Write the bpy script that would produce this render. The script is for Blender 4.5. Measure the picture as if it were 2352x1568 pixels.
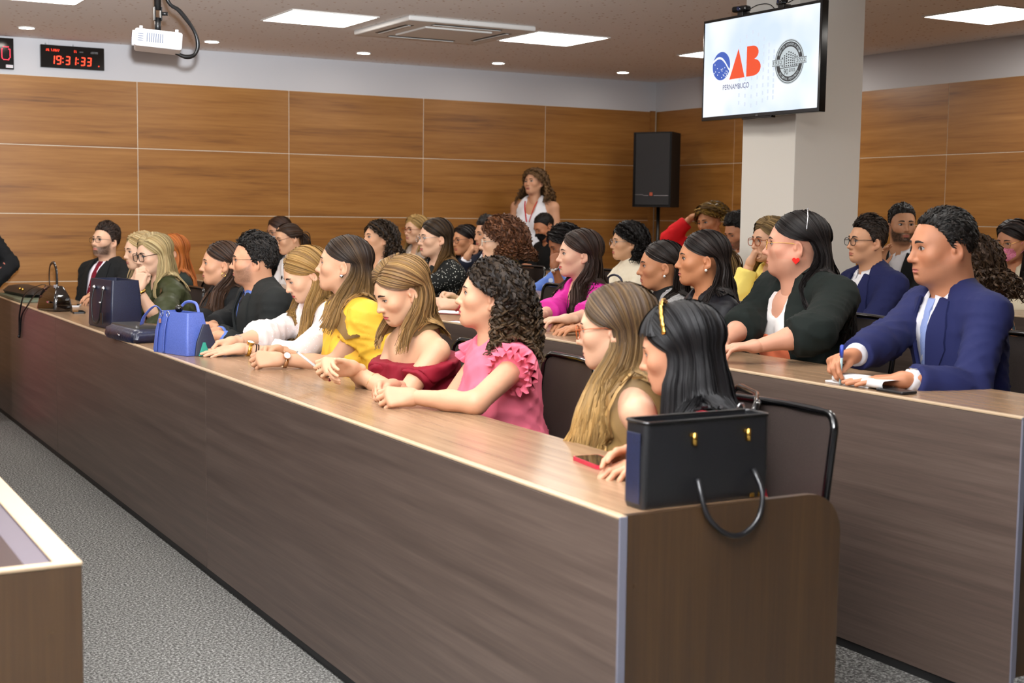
import bpy, bmesh, math, random
import numpy as np
from mathutils import Matrix, Vector

# ------------------------------------------------------------------ camera, world, exposure
for o in list(bpy.data.objects):
    bpy.data.objects.remove(o, do_unlink=True)
SC = bpy.context.scene
COL = SC.collection
CAM_H = 1.50
YAW, PITCH, ROLL = math.radians(29.501), math.radians(5.333), math.radians(0.7613)


def cam_axes():
    f = Vector((math.sin(YAW) * math.cos(PITCH), math.cos(YAW) * math.cos(PITCH), -math.sin(PITCH)))
    r = Vector((math.cos(YAW), -math.sin(YAW), 0))
    u = r.cross(f)
    c, s = math.cos(ROLL), math.sin(ROLL)
    return c * r + s * u, -s * r + c * u, f


cd = bpy.data.cameras.new('camera')
cam = bpy.data.objects.new('camera', cd)
COL.objects.link(cam)
_r, _u, _f = cam_axes()
cam.matrix_world = Matrix(((_r.x, _u.x, -_f.x, 0.0), (_r.y, _u.y, -_f.y, 0.0), (_r.z, _u.z, -_f.z, CAM_H), (0, 0, 0, 1)))
cd.sensor_width = 36.0
cd.lens = 3144.5 / 2352 * 36
cd.clip_start = 0.05
cd.clip_end = 100
cd.dof.use_dof = True
cd.dof.focus_distance = 5.9
cd.dof.aperture_fstop = 4.5
SC.camera = cam
SC.view_settings.view_transform = 'Standard'
SC.view_settings.look = 'None'
SC.view_settings.gamma = 1.0
SC.view_settings.use_curve_mapping = False
SC.view_settings.exposure = 0.12
PANEL_POWER = 17.0
FLASH_POWER = 7400.0
#     # emission strength of the ceiling panels
SPOT_POWER = 60.0       # recessed downlights

wd = bpy.data.worlds.new('world')
SC.world = wd
wd.use_nodes = True
wd.node_tree.nodes['Background'].inputs[0].default_value = (0.60, 0.66, 0.80, 1)
wd.node_tree.nodes['Background'].inputs[1].default_value = 0.02

# photographer's flash held at the camera and bounced off the ceiling to the front left
fl = bpy.data.lights.new('camera_flash', 'SPOT')
fl.energy = FLASH_POWER
fl.color = (0.90, 0.95, 1.0)
fl.spot_size = math.radians(114)
fl.spot_blend = 1.0
fl.shadow_soft_size = 0.04
flo = bpy.data.objects.new('camera_flash', fl)
COL.objects.link(flo)
flo.location = (0.02, -0.03, 1.68)
flo.rotation_euler = (Vector((-0.05, 1.30, 2.85)) - flo.location).to_track_quat('-Z', 'Y').to_euler()
cy = SC.cycles
cy.max_bounces = 5
cy.diffuse_bounces = 3
cy.glossy_bounces = 2
cy.transmission_bounces = 3
cy.transparent_max_bounces = 6
cy.caustics_reflective = False
cy.caustics_refractive = False
cy.sample_clamp_indirect = 4.0
cy.adaptive_threshold = 0.02

RNG = random.Random(7)

# ------------------------------------------------------------------ materials


def srgb(r, g, b):
    f = lambda c: (c / 255 / 12.92) if c / 255 <= 0.04045 else ((c / 255 + 0.055) / 1.055) ** 2.4
    return (f(r), f(g), f(b), 1.0)


MATS = {}


def mat(name, color=(0.5, 0.5, 0.5, 1), rough=0.5, metal=0.0, spec=0.5, emit=None, estr=0.0, alpha=None, coat=0.0, sheen=0.0):
    if name in MATS:
        return MATS[name]
    m = bpy.data.materials.new(name)
    m.use_nodes = True
    b = m.node_tree.nodes['Principled BSDF']
    b.inputs['Base Color'].default_value = color
    b.inputs['Roughness'].default_value = rough
    b.inputs['Metallic'].default_value = metal
    b.inputs['Specular IOR Level'].default_value = spec
    b.inputs['Coat Weight'].default_value = coat
    b.inputs['Sheen Weight'].default_value = sheen
    if emit is not None:
        b.inputs['Emission Color'].default_value = emit
        b.inputs['Emission Strength'].default_value = estr
    MATS[name] = m
    return m


def N(m, kind, **kw):
    n = m.node_tree.nodes.new(kind)
    for k, v in kw.items():
        setattr(n, k, v)
    return n


def L(m, a, b):
    m.node_tree.links.new(a, b)


def ramp(m, stops):
    n = N(m, 'ShaderNodeValToRGB')
    e = n.color_ramp.elements
    e[0].position, e[0].color = stops[0]
    e[1].position, e[1].color = stops[-1]
    for p, c in stops[1:-1]:
        x = e.new(p)
        x.color = c
    return n


def wood(name, scale, stops, rough=0.45, fine=90.0, coat=0.0, warp=0.25):
    """wood grain: world-position noise squeezed across the grain; scale = frequency along x, y, z"""
    if name in MATS:
        return MATS[name]
    m = mat(name, rough=rough, coat=coat)
    b = m.node_tree.nodes['Principled BSDF']
    g = N(m, 'ShaderNodeNewGeometry')
    oi = N(m, 'ShaderNodeObjectInfo')
    mul = N(m, 'ShaderNodeVectorMath', operation='SCALE')
    mul.inputs['Scale'].default_value = 9.0
    cmb = N(m, 'ShaderNodeCombineXYZ')
    for i in range(3):
        L(m, oi.outputs['Random'], cmb.inputs[i])
    L(m, cmb.outputs[0], mul.inputs[0])
    add = N(m, 'ShaderNodeVectorMath', operation='ADD')
    L(m, g.outputs['Position'], add.inputs[0])
    L(m, mul.outputs[0], add.inputs[1])
    mp = N(m, 'ShaderNodeMapping')
    mp.inputs['Scale'].default_value = scale
    L(m, add.outputs[0], mp.inputs[0])
    n1 = N(m, 'ShaderNodeTexNoise')
    n1.inputs['Scale'].default_value = 1.0
    n1.inputs['Detail'].default_value = 5
    n1.inputs['Roughness'].default_value = 0.6
    n1.inputs['Distortion'].default_value = warp
    L(m, mp.outputs[0], n1.inputs['Vector'])
    n2 = N(m, 'ShaderNodeTexNoise')
    n2.inputs['Scale'].default_value = 6.0
    n2.inputs['Detail'].default_value = 3
    L(m, mp.outputs[0], n2.inputs['Vector'])
    mx = N(m, 'ShaderNodeMix')
    mx.inputs[0].default_value = 0.30
    L(m, n1.outputs[0], mx.inputs[2])
    L(m, n2.outputs[0], mx.inputs[3])
    r = ramp(m, stops)
    L(m, mx.outputs[0], r.inputs[0])
    L(m, r.outputs[0], b.inputs['Base Color'])
    bp = N(m, 'ShaderNodeBump')
    bp.inputs['Strength'].default_value = 0.05
    bp.inputs['Distance'].default_value = 0.002
    L(m, mx.outputs[0], bp.inputs['Height'])
    L(m, bp.outputs[0], b.inputs['Normal'])
    return m


def noisy(name, c1, c2, scale=200.0, rough=0.9, bump=0.3, dist=0.003, detail=2.0, lo=0.35, hi=0.65, spec=0.3, sheen=0.0):
    if name in MATS:
        return MATS[name]
    m = mat(name, rough=rough, spec=spec, sheen=sheen)
    b = m.node_tree.nodes['Principled BSDF']
    tc = N(m, 'ShaderNodeTexCoord')
    n = N(m, 'ShaderNodeTexNoise')
    n.inputs['Scale'].default_value = scale
    n.inputs['Detail'].default_value = detail
    L(m, tc.outputs['Object'], n.inputs['Vector'])
    r = ramp(m, [(lo, c1), (hi, c2)])
    L(m, n.outputs[0], r.inputs[0])
    L(m, r.outputs[0], b.inputs['Base Color'])
    bp = N(m, 'ShaderNodeBump')
    bp.inputs['Strength'].default_value = bump
    bp.inputs['Distance'].default_value = dist
    L(m, n.outputs[0], bp.inputs['Height'])
    L(m, bp.outputs[0], b.inputs['Normal'])
    return m


# ------------------------------------------------------------------ object helpers
def tag(o, label=None, cat=None, group=None, kind=None):
    if label:
        o['label'] = label
    if cat:
        o['category'] = cat
    if group:
        o['group'] = group
    if kind:
        o['kind'] = kind
    return o


def empty(name, loc, label=None, cat=None, group=None, kind=None):
    o = bpy.data.objects.new(name, None)
    o.location = loc
    o.empty_display_size = 0.1
    COL.objects.link(o)
    return tag(o, label, cat, group, kind)


def origin_of(o):
    t = o.location.copy()
    if o.parent is not None:
        t += o.matrix_parent_inverse.translation + origin_of(o.parent)
    return t


def put(name, me, parent=None):
    """link a mesh given in world coordinates, as a child of parent if there is one"""
    o = bpy.data.objects.new(name, me)
    COL.objects.link(o)
    if parent is not None:
        o.parent = parent
        o.matrix_parent_inverse = Matrix.Translation(-origin_of(parent))
    return o


def mesh(name, v, f, m, parent=None, smooth=False, cols=None, fm=None, uv=None):
    me = bpy.data.meshes.new(name)
    v = np.asarray(v, dtype=np.float32).reshape(-1, 3)
    if isinstance(f, np.ndarray):
        nf, k = f.shape
        me.vertices.add(len(v))
        me.vertices.foreach_set('co', v.ravel())
        me.loops.add(nf * k)
        me.loops.foreach_set('vertex_index', f.astype(np.int32).ravel())
        me.polygons.add(nf)
        me.polygons.foreach_set('loop_start', np.arange(0, nf * k, k, dtype=np.int32))
        me.update(calc_edges=True)
    else:
        me.from_pydata([tuple(map(float, p)) for p in v], [], f)
    for x in (m if isinstance(m, (list, tuple)) else [m]):
        me.materials.append(x)
    if fm is not None:
        me.polygons.foreach_set('material_index', np.asarray(fm, dtype=np.int32))
    if smooth:
        me.polygons.foreach_set('use_smooth', np.ones(len(me.polygons), dtype=bool))
    if cols is not None:
        a = me.color_attributes.new('Col', 'FLOAT_COLOR', 'POINT')
        c = np.ones((len(v), 4), dtype=np.float32)
        c[:, :3] = cols
        a.data.foreach_set('color', c.ravel())
    if uv is not None:
        a = me.attributes.new('lock', 'FLOAT_VECTOR', 'POINT')
        a.data.foreach_set('vector', np.asarray(uv, dtype=np.float32).ravel())
    me.update()
    return put(name, me, parent)


def bm_obj(name, bm, m, parent=None, smooth=False):
    me = bpy.data.meshes.new(name)
    bm.normal_update()
    bm.to_mesh(me)
    bm.free()
    for x in (m if isinstance(m, (list, tuple)) else [m]):
        me.materials.append(x)
    if smooth:
        for p in me.polygons:
            p.use_smooth = True
    return put(name, me, parent)


def bm_box(bm, lo, hi, bevel=0.0, seg=2):
    lo, hi = Vector(lo), Vector(hi)
    r = bmesh.ops.create_cube(bm, size=1.0)
    vs = r['verts']
    c, d = (lo + hi) / 2, hi - lo
    for v in vs:
        v.co = Vector((v.co.x * d.x, v.co.y * d.y, v.co.z * d.z)) + c
    if bevel > 0:
        es = list({e for v in vs for e in v.link_edges})
        bmesh.ops.bevel(bm, geom=es, offset=bevel, segments=seg, affect='EDGES', profile=0.5)


def box(name, lo, hi, m, parent=None, bevel=0.0, seg=2, xf=None):
    bm = bmesh.new()
    bm_box(bm, lo, hi, bevel, seg)
    if xf is not None:
        bmesh.ops.transform(bm, matrix=xf, verts=bm.verts)
    return bm_obj(name, bm, m, parent)


def frames(P):
    """rotation-minimising frames along a polyline"""
    P = np.asarray(P, float)
    T = np.gradient(P, axis=0)
    T /= np.linalg.norm(T, axis=1)[:, None] + 1e-12
    a = np.array([0, 0, 1.0]) if abs(T[0][2]) < 0.9 else np.array([1.0, 0, 0])
    n = np.cross(T[0], a)
    n /= np.linalg.norm(n)
    Ns = [n]
    for i in range(1, len(P)):
        n = Ns[-1] - T[i] * (Ns[-1] @ T[i])
        n /= np.linalg.norm(n) + 1e-12
        Ns.append(n)
    Ns = np.array(Ns)
    return T, Ns, np.cross(T, Ns)


def tube_vf(P, r, sides=8, flat=1.0, caps=True, base=0, closed=False):
    P = np.asarray(P, float)
    n = len(P)
    r = np.full(n, r) if np.isscalar(r) else np.asarray(r, float)
    T, A, B = frames(P)
    ang = np.linspace(0, 2 * np.pi, sides, endpoint=False)
    V = (P[:, None, :] + r[:, None, None] * (np.cos(ang)[None, :, None] * A[:, None, :] + flat * np.sin(ang)[None, :, None] * B[:, None, :])).reshape(-1, 3)
    F = []
    m = n if closed else n - 1
    for i in range(m):
        j2 = (i + 1) % n
        for j in range(sides):
            k = (j + 1) % sides
            F.append((base + i * sides + j, base + i * sides + k, base + j2 * sides + k, base + j2 * sides + j))
    if caps and not closed:
        F.append(tuple(base + j for j in reversed(range(sides))))
        F.append(tuple(base + (n - 1) * sides + j for j in range(sides)))
    return V, F


def tube(name, P, r, m, parent=None, sides=8, flat=1.0, closed=False):
    V, F = tube_vf(P, r, sides, flat, True, 0, closed)
    return mesh(name, V, F, m, parent, smooth=True)


def spline(P, n=24):
    """Catmull-Rom through the points"""
    P = np.asarray(P, float)
    Q = np.vstack([2 * P[0] - P[1], P, 2 * P[-1] - P[-2]])
    out = []
    per = max(2, n // (len(P) - 1))
    for i in range(len(P) - 1):
        t = np.linspace(0, 1, per, endpoint=(i == len(P) - 2))[:, None]
        a, b, c, d = Q[i], Q[i + 1], Q[i + 2], Q[i + 3]
        out.append(0.5 * ((2 * b) + (c - a) * t + (2 * a - 5 * b + 4 * c - d) * t * t + (3 * b - a - 3 * c + d) * t ** 3))
    return np.vstack(out)


def prism(name, poly, org, ax, ay, az, thick, m, parent=None):
    """extrude a 2D polygon lying in the plane org + x*ax + y*ay along az"""
    org, ax, ay, az = (np.asarray(q, float) for q in (org, ax, ay, az))
    n = len(poly)
    V = [org + p[0] * ax + p[1] * ay for p in poly] + [org + p[0] * ax + p[1] * ay + thick * az for p in poly]
    F = [tuple(range(n)), tuple(reversed(range(n, 2 * n)))] + [(i, i + n, (i + 1) % n + n, (i + 1) % n) for i in range(n)]
    bm = bmesh.new()
    vs = [bm.verts.new(v) for v in V]
    for f in F:
        bm.faces.new([vs[i] for i in f])
    bmesh.ops.recalc_face_normals(bm, faces=bm.faces)
    return bm_obj(name, bm, m, parent)


def rounded(w, h, r, n=5, x0=0.0, y0=0.0):
    out = []
    for cx, cy, a0 in ((w - r, h - r, 0), (r, h - r, 90), (r, r, 180), (w - r, r, 270)):
        for i in range(n + 1):
            a = math.radians(a0 + 90 * i / n)
            out.append((x0 + cx + r * math.cos(a), y0 + cy + r * math.sin(a)))
    return out


def lettering(name, text, org, ax, ay, size, m, parent, width=None, height=None, lift=0.0, depth=0.0004):
    """flat lettering built from the built-in font, fitted to width and height"""
    cu = bpy.data.curves.new('tmp', 'FONT')
    cu.body = text
    cu.size = size
    cu.extrude = 0
    cu.fill_mode = 'FRONT'
    ob = bpy.data.objects.new('tmp', cu)
    COL.objects.link(ob)
    dg = bpy.context.evaluated_depsgraph_get()
    me = bpy.data.meshes.new_from_object(ob.evaluated_get(dg))
    bpy.data.objects.remove(ob)
    bpy.data.curves.remove(cu)
    v = np.zeros(len(me.vertices) * 3)
    me.vertices.foreach_get('co', v)
    v = v.reshape(-1, 3)
    F = [tuple(p.vertices) for p in me.polygons]
    bpy.data.meshes.remove(me)
    lo, hi = v.min(0), v.max(0)
    sx = width / (hi[0] - lo[0]) if width else 1
    sy = height / (hi[1] - lo[1]) if height else sx
    if not width:
        sx = sy
    org, ax, ay = (np.asarray(q, float) for q in (org, ax, ay))
    nrm = np.cross(ax, ay)
    V = org + ((v[:, :1] - lo[0]) * sx) * ax + ((v[:, 1:2] - lo[1]) * sy) * ay + nrm * lift
    return mesh(name, V, F, m, parent)
# ------------------------------------------------------------------ the room
XW, YW, ZC = 8.2339, 11.6262, 2.85          # side wall, back wall, ceiling
XF, YF = -4.2, -3.6                       # front wall, near wall
ROWX = [1.640, 3.100, 4.480, 5.850]       # desk fronts
ROWZ = [0.8515, 0.9545, 0.962, 1.000]     # desk tops
FLZ = [0.103, 0.206, 0.214, 0.250]        # platform floors behind each desk front
DD = 0.43                                 # desk depth

M_WALLWOOD_X = wood('wood wall panel back', (0.55, 0.55, 11.0), [(0.28, srgb(104, 64, 26)), (0.44, srgb(146, 96, 42)), (0.58, srgb(160, 109, 52)), (0.75, srgb(178, 127, 68))], rough=0.34, warp=0.5)
M_WALLWOOD_Y = wood('wood wall panel side', (0.55, 0.55, 11.0), [(0.28, srgb(104, 64, 26)), (0.44, srgb(146, 96, 42)), (0.58, srgb(160, 109, 52)), (0.75, srgb(178, 127, 68))], rough=0.34, warp=0.5)
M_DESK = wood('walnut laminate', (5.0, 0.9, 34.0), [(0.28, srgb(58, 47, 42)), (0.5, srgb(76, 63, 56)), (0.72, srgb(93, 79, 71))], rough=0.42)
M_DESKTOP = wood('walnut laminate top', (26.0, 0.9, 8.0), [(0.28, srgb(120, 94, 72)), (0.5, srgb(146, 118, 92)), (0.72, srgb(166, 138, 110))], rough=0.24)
M_DESKEND_SHADED = wood('walnut laminate end shaded', (30.0, 8.0, 0.8), [(0.28, srgb(37, 24, 12)), (0.5, srgb(50, 34, 18)), (0.72, srgb(63, 45, 25))], rough=0.42)  # same laminate darkened: the shade on the end faces is put into the colour
M_EDGE = mat('light edge band', srgb(190, 165, 135), 0.35)
M_EDGEGREY = mat('grey edge band', srgb(104, 104, 116), 0.35)
M_WHITE = mat('white paint', srgb(204, 202, 204), 0.7)
M_COLUMN = mat('column paint', srgb(226, 222, 214), 0.6)
M_JOINT = mat('joint strip', srgb(236, 226, 206), 0.5)
M_BLACK = mat('black plastic', srgb(14, 14, 15), 0.35)
M_BLACKGLOSS = mat('black gloss', srgb(8, 8, 9), 0.12, spec=0.6)
M_DARKMETAL = mat('dark metal', srgb(22, 22, 24), 0.3, metal=0.6)
M_CHROME = mat('chrome', srgb(205, 205, 208), 0.12, metal=1.0)
M_GOLD = mat('gold', srgb(226, 178, 88), 0.2, metal=1.0)
M_SILVER = mat('silver', srgb(200, 200, 205), 0.25, metal=1.0)
M_PAPER = mat('paper', srgb(238, 238, 240), 0.8)
M_RUBBER = mat('plinth black', srgb(10, 10, 11), 0.6)

# carpet: looped grey pile seen as speckle
M_CARPET = mat('grey loop carpet', rough=0.95, spec=0.1)
_b = M_CARPET.node_tree.nodes['Principled BSDF']
_g = N(M_CARPET, 'ShaderNodeNewGeometry')
_n = N(M_CARPET, 'ShaderNodeTexNoise')
_n.inputs['Scale'].default_value = 110
_n.inputs['Detail'].default_value = 4
_n.inputs['Roughness'].default_value = 0.75
L(M_CARPET, _g.outputs['Position'], _n.inputs['Vector'])
_r = ramp(M_CARPET, [(0.36, srgb(44, 43, 41)), (0.5, srgb(98, 97, 94)), (0.64, srgb(172, 171, 167))])
L(M_CARPET, _n.outputs[0], _r.inputs[0])
L(M_CARPET, _r.outputs[0], _b.inputs['Base Color'])
_bp = N(M_CARPET, 'ShaderNodeBump')
_bp.inputs['Strength'].default_value = 0.8
_bp.inputs['Distance'].default_value = 0.006
L(M_CARPET, _n.outputs[0], _bp.inputs['Height'])
L(M_CARPET, _bp.outputs[0], _b.inputs['Normal'])

# ceiling: plasterboard pierced with small irregular holes
M_CEIL = mat('perforated ceiling board', rough=0.85, spec=0.2)
_b = M_CEIL.node_tree.nodes['Principled BSDF']
_g = N(M_CEIL, 'ShaderNodeNewGeometry')
_v = N(M_CEIL, 'ShaderNodeTexVoronoi')
_v.inputs['Scale'].default_value = 17
L(M_CEIL, _g.outputs['Position'], _v.inputs['Vector'])
_r = ramp(M_CEIL, [(0.11, srgb(184, 146, 120)), (0.17, srgb(248, 243, 240))])
L(M_CEIL, _v.outputs['Distance'], _r.inputs[0])
L(M_CEIL, _r.outputs[0], _b.inputs['Base Color'])

floor = box('floor', (XF, YF, -0.1), (ROWX[0], YW, 0), M_CARPET)
tag(floor, 'grey flecked loop carpet in front of the first desk row', None, None, 'structure')
for i in range(4):
    x1 = ROWX[i + 1] if i < 3 else XW
    p = box('floor', (ROWX[i] + 0.012, YF, -0.1), (x1 + (0.012 if i < 3 else 0), YW, FLZ[i]), M_CARPET)
    tag(p, 'grey carpeted platform under seating row ' + ('one', 'two', 'three', 'four')[i], None, None, 'structure')
ceil = box('ceiling', (XF - 0.1, YF - 0.1, ZC), (XW + 0.1, YW + 0.1, ZC + 0.1), M_CEIL)
tag(ceil, 'off white perforated acoustic ceiling', None, None, 'structure')

SEAMX = [2.9506 - 1.3208 * k for k in range(6, 0, -1)] + [2.9506, 4.2833, 5.6009, 6.9206, 8.2145]
SEAMZ = [0.0, 0.3430, 0.8963, 1.4492, 2.0022, 2.5552]
GAP = 0.005
wb = box('wall_back', (XF - 0.1, YW + 0.0035, -0.1), (XW + 0.1, YW + 0.15, ZC), M_JOINT)
tag(wb, 'back wall clad in warm wood panels under a white band', None, None, 'structure')
box('white_band', (XF, YW + 0.001, 2.5552), (XW, YW + 0.016, ZC), M_WHITE, wb)
shared = {}


def panel(nm, lo, hi, m, parent):
    key = tuple(round(h - l, 4) for l, h in zip(lo, hi)) + (m.name,)
    c = tuple((l + h) / 2 for l, h in zip(lo, hi))
    if key not in shared:
        bm = bmesh.new()
        d = [(h - l) / 2 for l, h in zip(lo, hi)]
        bm_box(bm, (-d[0], -d[1], -d[2]), (d[0], d[1], d[2]), 0.0012, 1)
        me = bpy.data.meshes.new(nm)
        bm.to_mesh(me)
        bm.free()
        me.materials.append(m)
        shared[key] = me
    o = put(nm, shared[key], parent)
    o.location = c
    return o


for i in range(len(SEAMX) - 1):
    for j in range(5):
        x0, x1, z0, z1 = SEAMX[i] + GAP / 2, SEAMX[i + 1] - GAP / 2, SEAMZ[j] + GAP / 2, SEAMZ[j + 1] - GAP / 2
        panel('wood_panel', (x0, YW, z0), (x1, YW + 0.016, z1), M_WALLWOOD_X, wb)
ws = box('wall_side', (XW + 0.0035, YF - 0.1, -0.1), (XW + 0.15, YW + 0.1, ZC), M_JOINT)
tag(ws, 'side wall clad in warm wood panels under a white band', None, None, 'structure')
box('white_band', (XW + 0.001, YF, 2.5552), (XW + 0.016, YW, ZC), M_WHITE, ws)
SEAMY = [10.3421 - 1.3138 * k for k in range(11, 0, -1)] + [10.3421, 11.618]
for i in range(len(SEAMY) - 1):
    if SEAMY[i + 1] < YF:
        continue
    for j in range(5):
        panel('wood_panel', (XW, SEAMY[i] + GAP / 2, SEAMZ[j] + GAP / 2), (XW + 0.016, SEAMY[i + 1] - GAP / 2, SEAMZ[j + 1] - GAP / 2), M_WALLWOOD_Y, ws)
wf = box('wall_front', (XF - 0.1, YF - 0.1, 0), (XF, YW + 0.1, ZC), M_WHITE)
tag(wf, 'plain white front wall behind the speakers', None, None, 'structure')
wn = box('wall_near', (XF, YF - 0.1, 0), (XW, YF, ZC), M_WHITE)
tag(wn, 'plain white wall behind the photographer', None, None, 'structure')
t = box('trim_1', (8.160, YW - 0.03, 0.25), (8.210, YW, 2.560), M_WALLWOOD_X)
tag(t, 'wooden corner batten where the panelled walls meet', None, None, 'structure')
t = box('trim_2', (XF, YW - 0.016, 0.0), (8.15, YW, 0.10), M_RUBBER)
tag(t, 'dark skirting along the back wall', None, None, 'structure')

colm = box('column', (5.200, 5.987, 0.2), (5.692, 6.454, ZC), M_COLUMN, None, 0.004)
tag(colm, 'square white painted column carrying the wall screen', 'column', None, 'structure')

# ------------------------------------------------------------------ desks
def desk(i, y0, y1, label, segs):
    x, z, f = ROWX[i], ROWZ[i], (0.0 if i == 0 else FLZ[i - 1])
    d = empty('long_desk', (x, y0, f), label, 'desk', 'tiered audience desks')
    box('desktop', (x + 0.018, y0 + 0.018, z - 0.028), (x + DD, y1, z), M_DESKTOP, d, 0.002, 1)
    ys = [y0 + (y1 - y0) * k / segs for k in range(segs + 1)]
    for a, b in zip(ys[:-1], ys[1:]):
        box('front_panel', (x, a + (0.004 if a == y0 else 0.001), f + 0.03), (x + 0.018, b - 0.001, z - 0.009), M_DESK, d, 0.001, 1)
    box('edge_band', (x - 0.0005, y0, z - 0.008), (x + 0.0185, y1, z + 0.0006), M_EDGE, d, 0.002, 1)
    box('corner_strip', (x - 0.001, y0 - 0.002, f + 0.02), (x + 0.019, y0 + 0.004, z - 0.001), M_EDGEGREY, d, 0.001, 1)
    box('plinth', (x + 0.006, y0 + 0.02, f), (x + 0.016, y1, f + 0.031), M_RUBBER, d)
    w, h, r = 0.618, z - FLZ[i], 0.10
    if i:
        w = 0.60
    poly = [(0, 0), (w, 0)] + [(w - r + r * math.cos(math.radians(a)), h - r + r * math.sin(math.radians(a))) for a in range(0, 91, 15)] + [(0, h)]
    lowest = f if i else 0.0
    poly = [(p[0], p[1] + FLZ[i]) for p in poly]
    prism('end_panel', poly, (x + 0.019, y0 + 0.002, 0), (1, 0, 0), (0, 0, 1), (0, 1, 0), 0.018, M_DESKEND_SHADED, d)
    # intermediate supports under the worktop
    for k in range(1, segs + 1):
        box('support_panel', (x + 0.02, ys[k] - 0.02, FLZ[i]), (x + DD - 0.06, ys[k] - 0.002, z - 0.03), M_DESKEND_SHADED, d)
    # screw caps on the end panel
    for zz in (z - 0.16, z - 0.55):
        V, F = tube_vf([(x + 0.045, y0 + 0.0005, zz), (x + 0.045, y0 + 0.003, zz)], 0.006, 10)
        mesh('screw_cap', V, F, M_DESKEND_SHADED, d)
    return d


desk(0, 2.414, 11.45, 'front row walnut laminate desk with a rounded end panel', 3)
desk(1, 2.585, 11.45, 'second row walnut laminate desk, the man in blue writes on it', 3)
desk(2, 2.70, 11.45, 'third row walnut laminate desk passing in front of the column', 3)
desk(3, 2.70, 11.45, 'fourth and rearmost walnut laminate desk', 3)

# speakers' bench at the lower left: taller front board, lower writing surface
pb = empty('speaker_bench', (0.45, 2.722, 0), 'light walnut bench corner nearest the camera with a recessed top', 'desk')
box('front_board', (0.540, 2.74, 0.0), (0.570, 8.6, 0.800), M_DESK, pb, 0.002, 1)
box('board_cap', (0.520, 2.735, 0.800), (0.572, 8.6, 0.806), M_EDGE, pb, 0.002, 1)
box('recess_wall', (0.470, 2.74, 0.690), (0.521, 8.6, 0.799), mat('dark recess', srgb(80, 72, 80), 0.5), pb)
box('writing_top', (-0.30, 2.74, 0.665), (0.470, 8.6, 0.690), M_DESKTOP, pb, 0.002, 1)
box('end_panel', (-0.30, 2.722, 0.0), (0.571, 2.740, 0.800), M_DESKEND_SHADED, pb, 0.002, 1)
box('end_cap', (-0.30, 2.720, 0.797), (0.572, 2.742, 0.8062), M_EDGE, pb, 0.002, 1)
V, F = tube_vf([(0.51, 2.7225, 0.665), (0.51, 2.7195, 0.665)], 0.006, 10)
mesh('screw_cap', V, F, M_DESKEND_SHADED, pb)

# ------------------------------------------------------------------ ceiling fittings
M_PANEL = mat('lit panel', (1, 1, 1, 1), 0.4, emit=(1.0, 0.96, 0.90, 1), estr=PANEL_POWER)
M_SPOT = mat('lit downlight', (1, 1, 1, 1), 0.4, emit=(1.0, 0.93, 0.84, 1), estr=SPOT_POWER)
M_LAMPFRAME = mat('lamp frame', srgb(225, 222, 216), 0.5)
px = [-2.15, -0.22, 1.70, 3.62, 5.54, 7.27]
py = [9.21, 6.46, 3.70]
where = {(3.62, 9.21): 'left of the air conditioner', (5.54, 9.21): 'right of the air conditioner', (1.70, 9.21): 'at the upper left above the clock', (7.27, 6.46): 'at the upper right beside the column', (7.27, 9.21): 'peeping out behind the wall screen'}
for a in px:
    for b in py:
        if (a, b) == (5.54, 6.46):
            continue
        w = where.get((a, b))
        o = empty('ceiling_panel_light', (a, b, ZC), ('square white ceiling light panel ' + w) if w else 'square white ceiling light panel over the front and near part of the room', 'ceiling light', 'square ceiling light panels')
        s = 0.308
        bm = bmesh.new()
        for lo, hi in (((-s - .012, -s - .012), (s + .012, -s)), ((-s - .012, s), (s + .012, s + .012)), ((-s - .012, -s), (-s, s)), ((s, -s), (s + .012, s))):
            bm_box(bm, (a + lo[0], b + lo[1], ZC - 0.008), (a + hi[0], b + hi[1], ZC))
        bm_obj('lamp_frame', bm, M_LAMPFRAME, o)
        mesh('diffuser', [(a - s, b - s, ZC - 0.005), (a - s, b + s, ZC - 0.005), (a + s, b + s, ZC - 0.005), (a + s, b - s, ZC - 0.005)], [(0, 1, 2, 3)], M_PANEL, o)
spots = [-2.05, -0.72, 0.62, 1.957, 3.385, 4.710, 6.022, 7.372]
sn = {1.957: 'farthest left, above the clock', 3.385: 'next to the hanging projector', 4.71: 'below the air conditioner', 6.022: 'between air conditioner and loudspeaker', 7.372: 'nearest the loudspeaker corner'}
for a in spots:
    o = empty('downlight', (a, 10.962, ZC), ('small round downlight ' + sn[a]) if a in sn else 'small round downlight left of the view', 'ceiling light', 'recessed downlights along the back wall')
    ang = [2 * math.pi * k / 20 for k in range(20)]
    V = [(a + 0.055 * math.cos(q), 10.962 + 0.055 * math.sin(q), ZC - 0.004) for q in ang]
    mesh('lens', V, [tuple(reversed(range(20)))], M_SPOT, o)
    V, F = tube_vf([(a + 0.060 * math.cos(q), 10.962 + 0.060 * math.sin(q), ZC - 0.003) for q in ang], 0.006, 6, closed=True)
    mesh('bezel', V, F, M_LAMPFRAME, o, True)

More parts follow.
